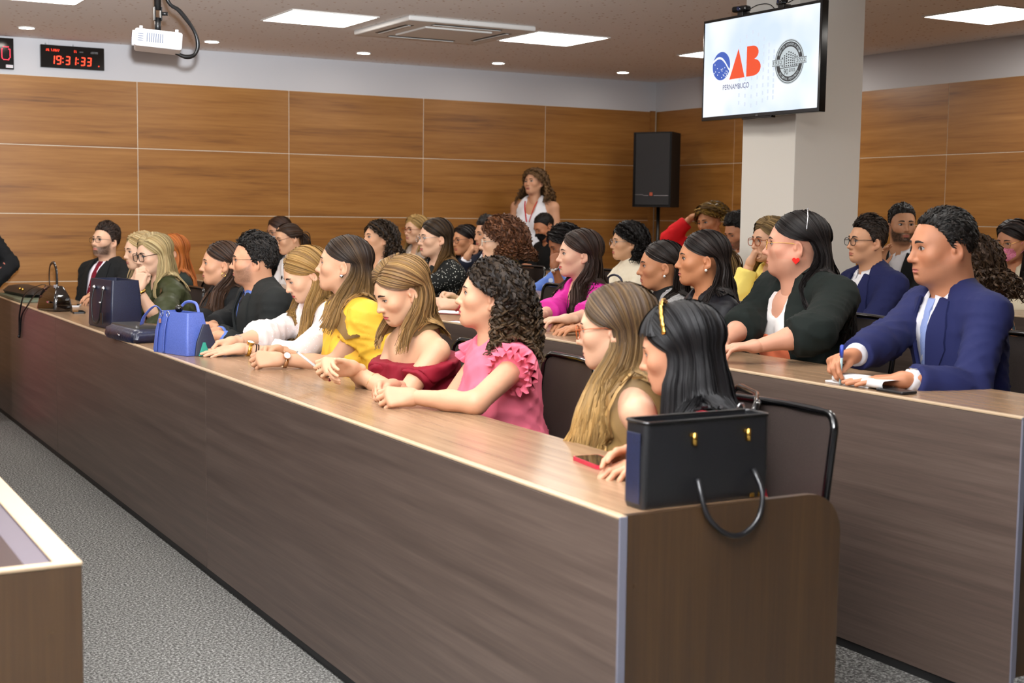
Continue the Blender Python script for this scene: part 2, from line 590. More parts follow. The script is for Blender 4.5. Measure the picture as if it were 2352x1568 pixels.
ac = empty('air_conditioner', (4.5792, 9.18, ZC), 'white four-way cassette air conditioner set in the ceiling', 'air conditioner')
M_AC = mat('ac plastic', srgb(228, 226, 222), 0.45)
bm = bmesh.new()
bm_box(bm, (4.0716, 8.694, ZC - 0.035), (5.0868, 9.666, ZC), 0.012, 3)
bm_obj('fascia', bm, M_AC, ac)
box('intake_grille', (4.3092, 8.9208, ZC - 0.046), (4.8492, 9.4392, ZC - 0.030), M_AC, ac, 0.006)
for nm, lo, hi in (('s', (4.3092, 8.7696), (4.8492, 8.8398)), ('n', (4.3092, 9.5202), (4.8492, 9.5904)), ('w', (4.1472, 8.9208), (4.2174, 9.4392)), ('e', (4.941, 8.9208), (5.0112, 9.4392))):
    box('air_slot', (lo[0], lo[1], ZC - 0.0375), (hi[0], hi[1], ZC - 0.033), M_BLACK, ac)
    cx = (lo[0] + hi[0]) / 2
    cy = (lo[1] + hi[1]) / 2
    d = 0.012
    if hi[0] - lo[0] > hi[1] - lo[1]:
        box('flap', (lo[0], cy - d, ZC - 0.043), (hi[0], cy + d, ZC - 0.038), M_AC, ac, 0.002, 1)
    else:
        box('flap', (cx - d, lo[1], ZC - 0.043), (cx + d, hi[1], ZC - 0.038), M_AC, ac, 0.002, 1)

# ------------------------------------------------------------------ projector
pj = empty('projector', (2.0, 7.3, ZC), 'small white projector hung from the ceiling on a black mount', 'projector')
M_PJ = mat('projector shell', srgb(236, 236, 238), 0.35)
M_LENS = mat('lens glass', srgb(30, 40, 80), 0.05, spec=0.8)
PX = Matrix.Translation((1.965, 7.30, 2.375)) @ Matrix.Rotation(math.radians(-14), 4, 'Z') @ Matrix.Rotation(math.radians(4), 4, 'Y')
box('shell', (-0.12, -0.14, -0.045), (0.12, 0.14, 0.045), M_PJ, pj, 0.012, 3, PX)
bm = bmesh.new()
V, F = tube_vf([(-0.118, -0.06, 0), (-0.132, -0.06, 0)], 0.040, 24)
vs = [bm.verts.new(PX @ Vector(v)) for v in V]
for f in F:
    bm.faces.new([vs[k] for k in f])
bm_obj('lens_ring', bm, M_PJ, pj)
bm = bmesh.new()
V, F = tube_vf([(-0.130, -0.06, 0), (-0.134, -0.06, 0)], 0.030, 24)
vs = [bm.verts.new(PX @ Vector(v)) for v in V]
for f in F:
    bm.faces.new([vs[k] for k in f])
bm_obj('lens', bm, M_LENS, pj)
for k in range(8):
    box('vent_slot', (-0.06 + k * 0.011, -0.1412, -0.022), (-0.053 + k * 0.011, -0.139, 0.026), mat('vent', srgb(70, 76, 92), 0.5), pj, 0, 1, PX)
for k in range(4):
    box('vent_bar', (-0.104, -0.1412, -0.02 + 0.011 * k), (-0.075, -0.139, -0.014 + 0.011 * k), MATS['vent'], pj, 0, 1, PX)
for a, b in ((-0.09, -0.11), (0.09, -0.11), (0.09, 0.11), (-0.09, 0.11)):
    box('foot', (a - 0.008, b - 0.008, 0.044), (a + 0.008, b + 0.008, 0.06), M_PJ, pj, 0.002, 1, PX)
box('mount_plate', (-0.05, -0.05, 0.046), (0.05, 0.05, 0.054), M_BLACK, pj, 0.001, 1, PX)
tube('mount_neck', [(1.965, 7.30, 2.42), (1.965, 7.30, 2.50)], 0.016, M_BLACK, pj, 10)
box('mount_yoke', (1.945, 7.285, 2.485), (1.951, 7.315, 2.555), M_BLACK, pj, 0.001, 1)
box('mount_yoke', (1.979, 7.285, 2.485), (1.985, 7.315, 2.555), M_BLACK, pj, 0.001, 1)
tube('mount_pole', [(1.965, 7.30, 2.54), (1.965, 7.30, ZC)], 0.018, M_BLACK, pj, 12)
tube('mount_knob', [(1.98, 7.28, 2.52), (2.01, 7.27, 2.52)], 0.010, M_BLACK, pj, 10)
cp = spline([(1.972, 7.30, ZC - 0.10), (2.02, 7.30, 2.59), (2.085, 7.31, 2.545), (2.165, 7.33, 2.455), (2.19, 7.34, 2.38), (2.17, 7.34, 2.325), (2.12, 7.34, 2.312), (2.07, 7.34, 2.33)], 40)
tube('power_cable', cp, [0.011 + 0.0012 * math.sin(7 * i) for i in range(len(cp))], M_BLACK, pj, 8)

# ------------------------------------------------------------------ LED clocks on the white band
M_LED = mat('red led', (0.02, 0, 0, 1), 0.4, emit=srgb(255, 60, 30), estr=3.0)
M_LEDPINK = mat('pink led', (0.02, 0, 0, 1), 0.4, emit=srgb(255, 50, 75), estr=3.2)
SEG = {'0': 'abcdef', '1': 'bc', '2': 'abged', '3': 'abgcd', '4': 'fgbc', '5': 'afgcd', '6': 'afgedc', '7': 'abc', '8': 'abcdefg', '9': 'abcdfg', 'C': 'afed', 'L': 'fed'}


def seg_digits(text, x, z, w, h, gap, parent, y, m, th=None):
    th = th or w * 0.2
    sl = 0.08 * h
    for ch in text:
        if ch == ' ':
            x += gap
            continue
        if ch in ':.':
            for zz in ((z + h * 0.28, z + h * 0.72) if ch == ':' else (z + th * 0.4,)):
                box('led_dot', (x, y - 0.0006, zz - th * 0.5), (x + th, y + 0.001, zz + th * 0.5), m, parent)
            x += th + gap
            continue
        S = {'a': ((x + th, z + h - th), (x + w - th, z + h)), 'd': ((x + th, z), (x + w - th, z + th)), 'g': ((x + th, z + h / 2 - th / 2), (x + w - th, z + h / 2 + th / 2)),
             'f': ((x, z + h / 2 + th * .3), (x + th, z + h - th * .4)), 'e': ((x, z + th * .4), (x + th, z + h / 2 - th * .3)),
             'b': ((x + w - th, z + h / 2 + th * .3), (x + w, z + h - th * .4)), 'c': ((x + w - th, z + th * .4), (x + w, z + h / 2 - th * .3))}
        bm = bmesh.new()
        for s in SEG[ch]:
            lo, hi = S[s]
            bm_box(bm, (lo[0], y - 0.0006, lo[1]), (hi[0], y + 0.001, hi[1]))
        for v in bm.verts:
            v.co.x += (v.co.z - z) / h * sl
        bm_obj('led_digit', bm, m, parent)
        x += w + gap
    return x


ck = empty('led_clock', (2.4246, YW, 2.6254), 'black digital wall clock showing 19:31:33 in red', 'clock')
yc = YW - 0.036
box('case', (2.173, yc, 2.6232), (2.6762, YW + 0.004, 2.8046), M_BLACKGLOSS, ck, 0.004)
seg_digits('19:31:33', 2.241, 2.6524, 0.0389, 0.0691, 0.0113, ck, yc, M_LED, 0.008)
seg_digits('.', 2.6266, 2.6524, 0.0324, 0.054, 0.0065, ck, yc, M_LED, 0.008)
seg_digits('28. 7.2022', 2.214, 2.755, 0.0092, 0.0173, 0.0038, ck, yc, M_LED, 0.0022)
seg_digits('CL', 2.4354, 2.755, 0.0092, 0.0173, 0.0038, ck, yc, M_LED, 0.0022)
M_GREYTXT = mat('grey print', srgb(150, 150, 150), 0.5)
lettering('lettering', 'NOOR', (2.4775, yc - 0.0006, 2.7571), (1, 0, 0), (0, 0, 1), 0.02, M_GREYTXT, ck, 0.0302, 0.0086)
lettering('lettering', 'LEDTIME', (2.5682, yc - 0.0006, 2.7539), (1, 0, 0), (0, 0, 1), 0.02, M_GREYTXT, ck, 0.0562, 0.0151)
for a in (2.214, 2.43):
    box('hanger', (a, YW - 0.01, 2.8046), (a + 0.008, YW, 2.8198), M_GREYTXT, ck)
box('cable', (2.2442, YW - 0.006, 2.8046), (2.2496, YW + 0.003, ZC), M_WHITE, ck)
c2 = empty('led_counter', (1.73, YW, 2.5908), 'black LED counter cut by the left edge, pink dotted zero', 'clock')
box('case', (1.458, yc, 2.5886), (1.9678, YW + 0.004, 2.8338), M_BLACKGLOSS, c2, 0.004)
pts = []
for k in range(7):
    pts += [(0.0, 0.0194 + k * 0.0103), (0.0626, 0.0194 + k * 0.0103)]
for k in range(5):
    pts += [(0.0124 + k * 0.0095, 0.0), (0.0124 + k * 0.0095, 0.1004)]
pts += [(0.004, 0.009), (0.054, 0.009), (0.004, 0.084), (0.054, 0.084)]
bm = bmesh.new()
for qx in (1.877, 1.7842):
    for a, b in pts:
        bm_box(bm, (qx + a - 0.003, yc - 0.0008, 2.6642 + b - 0.003), (qx + a + 0.003, yc + 0.001, 2.6642 + b + 0.003))
o = bm_obj('led_dots', bm, M_LEDPINK, c2)
o['kind'] = 'stuff'
box('maker_label', (1.9062, yc - 0.0006, 2.6016), (1.9602, yc + 0.001, 2.6243), M_PAPER, c2)
lettering('lettering', 'MEGA', (1.9084, yc - 0.0012, 2.6092), (1, 0, 0), (0, 0, 1), 0.02, mat('red print', srgb(170, 60, 60), 0.5), c2, 0.0486, 0.0097)

# ------------------------------------------------------------------ loudspeaker on a stand in the corner
sp = empty('loudspeaker', (7.82, 10.97, 0.25), 'large black loudspeaker raised on a pole in the room corner', 'loudspeaker')
az = math.radians(242.7)
fn = Vector((math.sin(az), math.cos(az), 0))
sx = Vector((-fn.y, fn.x, 0))            # to the speaker's left seen from the front
SM = Matrix(((sx.x, -fn.x, 0, 7.825), (sx.y, -fn.y, 0, 10.973), (0, 0, 1, 0), (0, 0, 0, 1)))
M_SPK = noisy('speaker cabinet', srgb(18, 18, 19), srgb(26, 26, 27), 160, 0.6, 0.4, 0.002)
M_GRILLE = noisy('speaker grille', srgb(40, 40, 42), srgb(58, 57, 58), 520, 0.55, 0.5, 0.001)
prism('cabinet', [(-0.205, 0), (0.205, 0), (0.14, 0.32), (-0.14, 0.32)], SM @ Vector((0, -0.15, 1.581)), sx, -fn, (0, 0, 1), 0.718, M_SPK, sp)
box('grille', (-0.189, -0.157, 1.6026), (0.189, -0.149, 2.283), M_GRILLE, sp, 0.002, 1, SM)
box('grille_rib', (-0.2, -0.160, 1.5918), (-0.173, -0.150, 2.2906), M_DARKMETAL, sp, 0.002, 1, SM)
for lo, hi in (((-0.184, 1.6966), (-0.085, 1.702)), ((0.03, 1.689), (0.184, 1.6944)), ((-0.085, 1.689), (-0.03, 1.6944))):
    box('trim_line', (lo[0], -0.1585, lo[1]), (hi[0], -0.156, hi[1]), M_SILVER, sp, 0, 1, SM)
box('badge', (-0.016, -0.159, 1.689), (0.016, -0.156, 1.7214), mat('badge orange', srgb(190, 90, 60), 0.4), sp, 0.003, 1, SM)
tube('pole', [(7.825, 10.973, 0.75), (7.825, 10.973, 1.58)], 0.018, M_BLACK, sp, 12)
tube('lower_tube', [(7.825, 10.973, 0.35), (7.825, 10.973, 1.0)], 0.024, M_BLACK, sp, 12)
for k in range(3):
    q = math.radians(20 + 120 * k)
    tube('stand_leg', [(7.825, 10.973, 0.9), (7.825 + 0.33 * math.cos(q), 10.973 + 0.33 * math.sin(q), 0.262)], 0.011, M_BLACK, sp, 8)

# ------------------------------------------------------------------ wall screen on the column
tv = empty('wall_screen', (5.10, 6.15, 2.06), 'flat television on the column showing two emblems on white', 'television')
TX, TY0, TY1, TZ0, TZ1 = 5.05, 6.660, 5.633, 2.064, 2.652
box('bezel', (TX, TY1, TZ0), (TX + 0.045, TY0, TZ1), M_BLACKGLOSS, tv, 0.003)
box('wall_mount', (TX + 0.045, 6.05, 2.15), (5.20, 6.38, 2.55), M_BLACK, tv, 0.004)
box('rear_housing', (TX + 0.044, 5.70, 2.09), (TX + 0.085, 6.60, 2.40), M_BLACK, tv, 0.01)
box('sensor_bar', (TX - 0.002, 6.02, TZ0 - 0.010), (TX + 0.03, 6.28, TZ0 + 0.002), M_BLACKGLOSS, tv, 0.003)
M_SCREEN = mat('lit screen', (0, 0, 0, 1), 0.15, emit=srgb(236, 244, 255), estr=1.0)
_b = M_SCREEN.node_tree.nodes['Principled BSDF']
_g = N(M_SCREEN, 'ShaderNodeNewGeometry')
_n = N(M_SCREEN, 'ShaderNodeTexNoise')
_n.inputs['Scale'].default_value = 3.0
L(M_SCREEN, _g.outputs['Position'], _n.inputs['Vector'])
_r = ramp(M_SCREEN, [(0.35, srgb(214, 230, 252)), (0.6, srgb(244, 249, 255))])
L(M_SCREEN, _n.outputs[0], _r.inputs[0])
L(M_SCREEN, _r.outputs[0], _b.inputs['Emission Color'])
B = 0.016
mesh('screen', [(TX - 0.0008, TY0 - B, TZ0 + B + 0.006), (TX - 0.0008, TY1 + B, TZ0 + B + 0.006), (TX - 0.0008, TY1 + B, TZ1 - B), (TX - 0.0008, TY0 - B, TZ1 - B)], [(0, 1, 2, 3)], M_SCREEN, tv)
SW, SH = (TY0 - TY1) - 2 * B, (TZ1 - TZ0) - 2 * B - 0.006


def emat(nm, c, s=0.9):
    return mat(nm, (0, 0, 0, 1), 0.3, emit=c, estr=s)


E_RED, E_BLUE, E_NAVY, E_W, E_GREY, E_DARK, E_PALE = emat('screen red', srgb(246, 78, 28)), emat('screen blue', srgb(50, 92, 190)), emat('screen navy', srgb(40, 36, 110)), emat('screen white', srgb(245, 250, 255), 1.0), emat('screen grey', srgb(200, 210, 214)), emat('screen dark', srgb(44, 46, 50)), emat('screen pale', srgb(222, 233, 248))


def spt(x, y, lift):   # screen coordinates: x 0..1 across, y 0..1 up
    return (TX - 0.0008 - lift, TY0 - B - x * SW, TZ0 + B + 0.006 + y * SH)


def sflat(nm, poly, m, lift=0.0006):
    return mesh(nm, [spt(p[0], p[1], lift) for p in poly], [tuple(range(len(poly)))], m, tv)


AR = SW / SH


def disc(cx, cy, r, n=48, a0=0, a1=360):
    return [(cx + r / AR * math.cos(math.radians(a0 + (a1 - a0) * k / n)), cy + r * math.sin(math.radians(a0 + (a1 - a0) * k / n))) for k in range(n + (a1 - a0 < 360))]


def sband(nm, cx, cy, r0, r1, m, a0=0, a1=360, lift=0.0008):
    n = 64
    V, F = [], []
    for k in range(n + 1):
        a = math.radians(a0 + (a1 - a0) * k / n)
        for r in (r0, r1):
            V.append(spt(cx + r / AR * math.cos(a), cy + r * math.sin(a), lift))
    for k in range(n):
        F.append((2 * k, 2 * k + 1, 2 * k + 3, 2 * k + 2))
    return mesh(nm, V, F, m, tv)


# faint building silhouette in the slide background
for k, (a, h0, h1) in enumerate(((0.33, .08, .80), (0.385, .06, .84), (0.44, .04, .88), (0.49, .06, .84), (0.54, .08, .78), (0.585, .1, .7), (0.63, .1, .62))):
    for q in range(9):
        z0 = h0 + (h1 - h0) * q / 9
        sflat('slide_window', [(a, z0 + 0.02), (a + 0.012, z0 + 0.02), (a + 0.012, z0 + 0.06), (a, z0 + 0.06)], E_PALE, 0.0004)
# emblem 1: globe and two red letters
gx, gy, gr = 0.165, 0.525, 0.148
sflat('globe', disc(gx, gy, gr), E_BLUE, 0.0006)
V, F = [], []
for k in range(25):
    t_ = k / 24
    x = gx - gr / AR * 0.97 + t_ * gr / AR * 1.97
    yy = gy + 0.045 + 0.055 * math.sin(math.pi * min(1, t_ * 1.1)) - 0.10 * t_ ** 2.2
    V += [spt(x, yy - 0.012, 0.0009), spt(x, yy + 0.012, 0.0009)]
for k in range(24):
    F.append((2 * k, 2 * k + 2, 2 * k + 3, 2 * k + 1))
mesh('globe_band', V, F, E_W, tv)
rs = random.Random(3)
for a, b in ((.02, .07), (-.09, .02), (-.055, -.02), (-.08, -.05), (-.03, -.06), (-.05, -.085), (.0, -.035), (.012, -.05), (.02, -.03), (.05, -.02), (.055, -.075), (.07, -.055), (.075, -.085), (.08, -.1), (.085, -.06), (.09, -.075), (.03, -.09), (.04, -.1), (0.01, -.115), (-.1, -.065), (.06, -.11)):
    sflat('globe_star', disc(gx + a / AR * 1.2, gy + b * 1.05, 0.0065, 8), E_W, 0.0009)
sflat('letter', [(0.243, 0.372), (0.383, 0.378), (0.322, 0.682)], E_RED, 0.001)
bp = [(0.397, 0.380), (0.458, 0.383)] + [(0.458 + 0.066 * math.sin(math.radians(a)), 0.468 - 0.085 * math.cos(math.radians(a))) for a in range(10, 171, 16)] + [(0.463, 0.560)] + [(0.45 + 0.052 * math.sin(math.radians(a)), 0.620 - 0.070 * math.cos(math.radians(a))) for a in range(20, 181, 16)] + [(0.398, 0.690)]
sflat('letter', bp, E_RED, 0.001)
lettering('lettering', 'PERNAMBUCO', spt(0.186, 0.268, 0.001), (0, -1, 0), (0, 0, 1), 0.05, E_NAVY, tv, 0.238 * SW, 0.055 * SH)
# emblem 2: round seal
cx, cy, cr = 0.765, 0.478, 0.222
sflat('seal_disc', disc(cx, cy, cr, 64), E_GREY, 0.0006)
sband('seal_rim', cx, cy, cr * 0.93, cr * 0.96, E_DARK)
sband('seal_ring', cx, cy, cr * 0.66, cr * 0.88, E_DARK)
for txt, arc, mid, flip in (('ORDEM DOS ADVOGADOS DO BRASIL', 128, 90, False), ('SECCIONAL PERNAMBUCO', 104, 270, True)):
    n = len(txt)
    for k, ch in enumerate(txt):
        if ch == ' ':
            continue
        t_ = (k - (n - 1) / 2) / (n - 1)
        a = math.radians(mid - t_ * arc) if not flip else math.radians(mid + t_ * arc)
        r = cr * 0.725 if not flip else cr * 0.82
        up = np.array([math.cos(a), math.sin(a)]) * (-1 if flip else 1)
        rt = np.array([up[1], -up[0]])
        h = cr * 0.10
        p0 = np.array([r * math.cos(a), r * math.sin(a)]) - rt * h * 0.35
        o3 = spt(cx + p0[0] / AR, cy + p0[1], 0.0011)
        S3 = SH
        lettering('seal_letter', ch, o3, (0, -rt[0], rt[1]), (0, -up[0], up[1]), 0.05, E_GREY, tv, h * 0.62 * S3, h * S3)
for sgn, txt in ((-1, '1932'), (1, '2022')):
    x0 = cx + sgn * cr / AR * 0.78
    w = 0.047
    sflat('seal_tab', [(x0 - w, cy - 0.032), (x0 + w, cy - 0.032), (x0 + w, cy + 0.032), (x0 - w, cy + 0.032)], E_GREY, 0.0012)
    for s2 in (-1, 1):
        sflat('seal_tab_line', [(x0 - w, cy + s2 * 0.030), (x0 + w, cy + s2 * 0.030), (x0 + w, cy + s2 * 0.026), (x0 - w, cy + s2 * 0.026)], E_DARK, 0.0015)
    lettering('lettering', txt, spt(x0 - w * 0.8, cy - 0.017, 0.0015), (0, -1, 0), (0, 0, 1), 0.05, E_DARK, tv, w * 1.6 * SW, 0.036 * SH)
for k, (a, h) in enumerate(((-.062, .05), (-.045, .075), (-.028, .095), (-.010, .115), (.008, .105), (.025, .09), (.042, .07), (.058, .05))):
    for q in range(6):
        z0 = cy - 0.045 + q * (h + 0.045) / 6
        sflat('seal_window', [(cx + a, z0), (cx + a + 0.010, z0), (cx + a + 0.010, z0 + 0.013), (cx + a, z0 + 0.013)], E_DARK, 0.0009)
sflat('seal_ground', [(cx - .075, cy - .062), (cx + .072, cy - .055), (cx + .072, cy - .048), (cx - .075, cy - .055)], E_DARK, 0.0009)
lettering('lettering', '90', spt(cx - 0.043, cy - 0.125, 0.001), (0, -1, 0), (0, 0, 1), 0.05, E_DARK, tv, 0.036 * SW, 0.055 * SH)
lettering('lettering', 'anos', spt(cx + 0.001, cy - 0.103, 0.001), (0, -1, 0), (0, 0, 1), 0.05, E_DARK, tv, 0.05 * SW, 0.034 * SH)
lettering('maker_mark', 'LG', (TX - 0.003, 6.155, TZ0 + 0.004), (0, -1, 0), (0, 0, 1), 0.05, M_GREYTXT, tv, 0.018, 0.010)

# webcams clipped to the top of the screen, with their leads
for (yy, rz, lab) in ((6.318, 12, 'black webcam clipped on the screen top edge, left one'), (5.965, -30, 'black webcam on the screen top, beside the lead, right one')):
    zt = TZ1 + 0.003
    w = empty('webcam', (TX + 0.02, yy, zt), lab, 'webcam', 'webcams on the screen')
    X = Matrix.Translation((TX + 0.005, yy, zt + 0.028)) @ Matrix.Rotation(math.radians(rz), 4, 'Z')
    box('camera_body', (-0.025, -0.055, -0.017), (0.025, 0.055, 0.017), M_BLACKGLOSS, w, 0.012, 3, X)
    bm = bmesh.new()
    V, F = tube_vf([(-0.024, 0, 0), (-0.029, 0, 0)], 0.011, 16)
    vs = [bm.verts.new(X @ Vector(v)) for v in V]
    for f in F:
        bm.faces.new([vs[k] for k in f])
    bm_obj('lens', bm, M_LENS, w)
    box('clip', (TX - 0.004, yy - 0.025, zt - 0.012), (TX + 0.05, yy + 0.025, zt + 0.012), M_BLACK, w, 0.003)
    tube('lead', spline([(TX + 0.03, yy - 0.02, zt + 0.02), (TX + 0.05, yy - 0.10, zt + 0.045), (TX + 0.07, yy - 0.18, zt + 0.035), (TX + 0.09, yy - 0.22, zt - 0.03), (TX + 0.10, yy - 0.2, zt - 0.12)], 20), 0.0025, M_BLACK, w, 6)
# ------------------------------------------------------------------ implicit-surface modelling (numpy): smooth unions of cones, ellipsoids, planes
def U(v):
    v = np.asarray(v, float)
    return v / (np.linalg.norm(v) + 1e-12)


def cone(a, b, ra, rb, k=0.02, flat=False, op='u'):
    return ('c', np.asarray(a, float), np.asarray(b, float), ra, rb, k, op, flat)


def ell(c, r, k=0.02, R=None, op='u'):
    return ('e', np.asarray(c, float), np.asarray(r, float), np.eye(3) if R is None else np.asarray(R, float), 0, k, op, False)


def plane(p, n, k=0.01, op='s'):
    return ('p', np.asarray(p, float), U(n), 0, 0, k, op, False)


def dist(p, X):
    t = p[0]
    if t == 'c':
        a, b, ra, rb = p[1], p[2], p[3], p[4]
        ba = b - a
        q = X - a
        hr = (q @ ba) / (ba @ ba + 1e-12)
        h = np.clip(hr, 0, 1)
        d = np.sqrt(((q - h[..., None] * ba) ** 2).sum(-1)) - (ra + (rb - ra) * h)
        if p[7]:
            d = np.maximum(d, (hr - 1) * np.sqrt(ba @ ba))
        return d
    if t == 'e':
        q = (X - p[1]) @ p[3].T
        k0 = np.sqrt(((q / p[2]) ** 2).sum(-1)) + 1e-9
        k1 = np.sqrt(((q / p[2] ** 2) ** 2).sum(-1)) + 1e-9
        return k0 * (k0 - 1) / k1
    return (X - p[1]) @ p[2]


def bounds(p):
    if p[0] == 'c':
        r = max(p[3], p[4])
        return np.minimum(p[1], p[2]) - r, np.maximum(p[1], p[2]) + r
    if p[0] == 'e':
        e = np.sqrt(((p[3].T * p[2]) ** 2).sum(1))
        return p[1] - e, p[1] + e
    return np.full(3, -9e9), np.full(3, 9e9)


def blend(f, d, k, op):
    if op == 'u':
        h = np.maximum(k - np.abs(f - d), 0) / k
        return np.minimum(f, d) - h * h * k * 0.25
    h = np.maximum(k - np.abs(f + d), 0) / k
    return np.maximum(f, -d) + h * h * k * 0.25


def field(prims, X):
    f = np.full(X.shape[:-1], 0.3)
    for p in prims:
        f = blend(f, dist(p, X), max(p[5], 1e-4), p[6])
    return f


EDGES = [(0, 1), (2, 3), (4, 5), (6, 7), (0, 2), (1, 3), (4, 6), (5, 7), (0, 4), (1, 5), (2, 6), (3, 7)]
CORN = np.array([(i & 1, (i >> 1) & 1, (i >> 2) & 1) for i in range(8)])


def skin_over(prims, res, lo=None, hi=None):
    """mesh the zero surface of the blended primitives on a grid (surface nets); quads"""
    bb = [bounds(p) for p in prims if p[6] == 'u' and p[0] != 'p']
    l = np.min([b[0] for b in bb], axis=0) - 3 * res
    h = np.max([b[1] for b in bb], axis=0) + 3 * res
    if lo is not None:
        l = np.maximum(l, lo)
    if hi is not None:
        h = np.minimum(h, hi)
    n = np.maximum(((h - l) / res).astype(int) + 2, 4)
    f = np.full(n, 0.05, dtype=np.float32)
    ax = [l[i] + res * np.arange(n[i]) for i in range(3)]
    for p in prims:
        b = bounds(p)
        pad = p[5] + 2.5 * res
        i0 = np.clip(np.floor((b[0] - pad - l) / res).astype(np.int64), 0, n)
        i1 = np.clip(np.ceil((b[1] + pad - l) / res).astype(np.int64) + 1, 0, n)
        if (i1 <= i0).any():
            continue
        sl = tuple(slice(a, c) for a, c in zip(i0, i1))
        X = np.stack(np.meshgrid(ax[0][sl[0]], ax[1][sl[1]], ax[2][sl[2]], indexing='ij'), -1)
        f[sl] = blend(f[sl], dist(p, X), max(p[5], 1e-4), p[6])
    s = f < 0
    c = n - 1
    cnt = np.zeros(c, dtype=np.int8)
    for o in CORN:
        cnt += s[o[0]:o[0] + c[0], o[1]:o[1] + c[1], o[2]:o[2] + c[2]]
    act = np.argwhere((cnt > 0) & (cnt < 8))
    if len(act) == 0:
        return np.zeros((0, 3)), np.zeros((0, 4), int)
    val = np.stack([f[act[:, 0] + o[0], act[:, 1] + o[1], act[:, 2] + o[2]] for o in CORN], 1)
    acc = np.zeros((len(act), 3))
    w = np.zeros(len(act))
    for a, b in EDGES:
        va, vb = val[:, a], val[:, b]
        m = (va < 0) != (vb < 0)
        t = np.where(m, va / np.where(m, va - vb, 1), 0)
        acc += np.where(m[:, None], CORN[a] + t[:, None] * (CORN[b] - CORN[a]), 0)
        w += m
    V = l + res * (act + acc / w[:, None])
    idx = np.full(c, -1, dtype=np.int64)
    idx[act[:, 0], act[:, 1], act[:, 2]] = np.arange(len(act))
    Q = []
    for d in range(3):
        u, v = (d + 1) % 3, (d + 2) % 3
        s0 = np.take(s, range(n[d] - 1), axis=d)
        s1 = np.take(s, range(1, n[d]), axis=d)
        e = np.argwhere(s0 != s1)
        e = e[(e[:, u] > 0) & (e[:, v] > 0) & (e[:, u] < c[u]) & (e[:, v] < c[v])]
        if len(e) == 0:
            continue
        fl = s0[e[:, 0], e[:, 1], e[:, 2]]
        ids = []
        for du, dv in ((1, 1), (0, 1), (0, 0), (1, 0)):
            g = e.copy()
            g[:, u] -= du
            g[:, v] -= dv
            ids.append(idx[g[:, 0], g[:, 1], g[:, 2]])
        q = np.stack(ids, 1)
        q[~fl] = q[~fl][:, ::-1]
        Q.append(q[(q >= 0).all(1)])
    return V, np.vstack(Q)


def prune(V, F, keep):
    """keep the faces whose vertices are all flagged"""
    F = F[keep[F].any(1)]
    used = np.zeros(len(V), bool)
    used[F.ravel()] = True
    m = np.cumsum(used) - 1
    return V[used], m[F], used


def grid_faces(nu, nv, base=0, wrap=False):
    i, j = np.meshgrid(np.arange(nu - (0 if wrap else 1)), np.arange(nv - 1), indexing='ij')
    i2 = (i + 1) % nu
    return (base + np.stack([i * nv + j, i2 * nv + j, i2 * nv + j + 1, i * nv + j + 1], -1)).reshape(-1, 4)


class Geo:
    """collects pieces (verts, quads, colours, material index, lock attribute)"""
    def __init__(s):
        s.v, s.f, s.c, s.m, s.u, s.n = [], [], [], [], [], 0

    def add(s, V, F, C=(1, 1, 1), m=0, uv=None):
        V = np.asarray(V, float)
        if len(V) == 0:
            return
        F = np.asarray(F)
        if F.shape[1] == 3:
            F = np.hstack([F, F[:, 2:]])
        s.v.append(V)
        s.f.append(F + s.n)
        C = np.asarray(C, float)
        s.c.append(np.broadcast_to(C, (len(V), 3)) if C.ndim == 1 else C)
        s.m.append(np.full(len(F), m))
        s.u.append(np.zeros((len(V), 3)) if uv is None else uv)
        s.n += len(V)

    def make(s, name, mats, parent, smooth=True, lock=False):
        if s.n == 0:
            return None
        return mesh(name, np.vstack(s.v), np.vstack(s.f), mats, parent, smooth, np.vstack(s.c), np.hstack(s.m), np.vstack(s.u) if lock else None)


def tubes(paths, rad, sides=3, flat=1.0, nrm=None):
    """many tubes at once: paths (n, m, 3), rad (n, m); returns verts (n*m*sides), quads"""
    n, m, _ = paths.shape
    T = np.gradient(paths, axis=1)
    T /= np.linalg.norm(T, axis=2)[..., None] + 1e-9
    if nrm is None:
        nrm = np.broadcast_to(np.array([0.31, 0.17, 0.93]), paths.shape)
    Bv = np.cross(T, nrm)
    Bv /= np.linalg.norm(Bv, axis=2)[..., None] + 1e-9
    A = np.cross(Bv, T)
    ang = np.linspace(0, 2 * np.pi, sides, endpoint=False) + (np.pi / 2 if sides == 3 else 0.4)
    V = paths[:, :, None, :] + rad[:, :, None, None] * (np.cos(ang)[:, None] * Bv[:, :, None, :] + flat * np.sin(ang)[:, None] * A[:, :, None, :])
    i, j, k = np.meshgrid(np.arange(n), np.arange(m - 1), np.arange(sides), indexing='ij')
    k2 = (k + 1) % sides
    b = i * m * sides
    F = np.stack([b + j * sides + k, b + j * sides + k2, b + (j + 1) * sides + k2, b + (j + 1) * sides + k], -1).reshape(-1, 4)
    return V.reshape(-1, 3), F


def ribbons(paths, rad, nrm, roll):
    """many flat locks at once: one strip of quads each, rolled a little about its own run"""
    n, m, _ = paths.shape
    T = np.gradient(paths, axis=1)
    T /= np.linalg.norm(T, axis=2)[..., None] + 1e-9
    Bv = np.cross(T, nrm)
    Bv /= np.linalg.norm(Bv, axis=2)[..., None] + 1e-9
    A = np.cross(Bv, T)
    w = np.cos(roll)[:, None, None] * Bv + np.sin(roll)[:, None, None] * A
    V = np.stack([paths - w * rad[..., None], paths + w * rad[..., None]], 2)
    i, j = np.meshgrid(np.arange(n), np.arange(m - 1), indexing='ij')
    q = (i * m + j) * 2
    return V.reshape(-1, 3), np.stack([q, q + 1, q + 3, q + 2], -1).reshape(-1, 4)


def rotz(a):
    c, s = math.cos(a), math.sin(a)
    return np.array([[c, -s, 0], [s, c, 0], [0, 0, 1.0]])


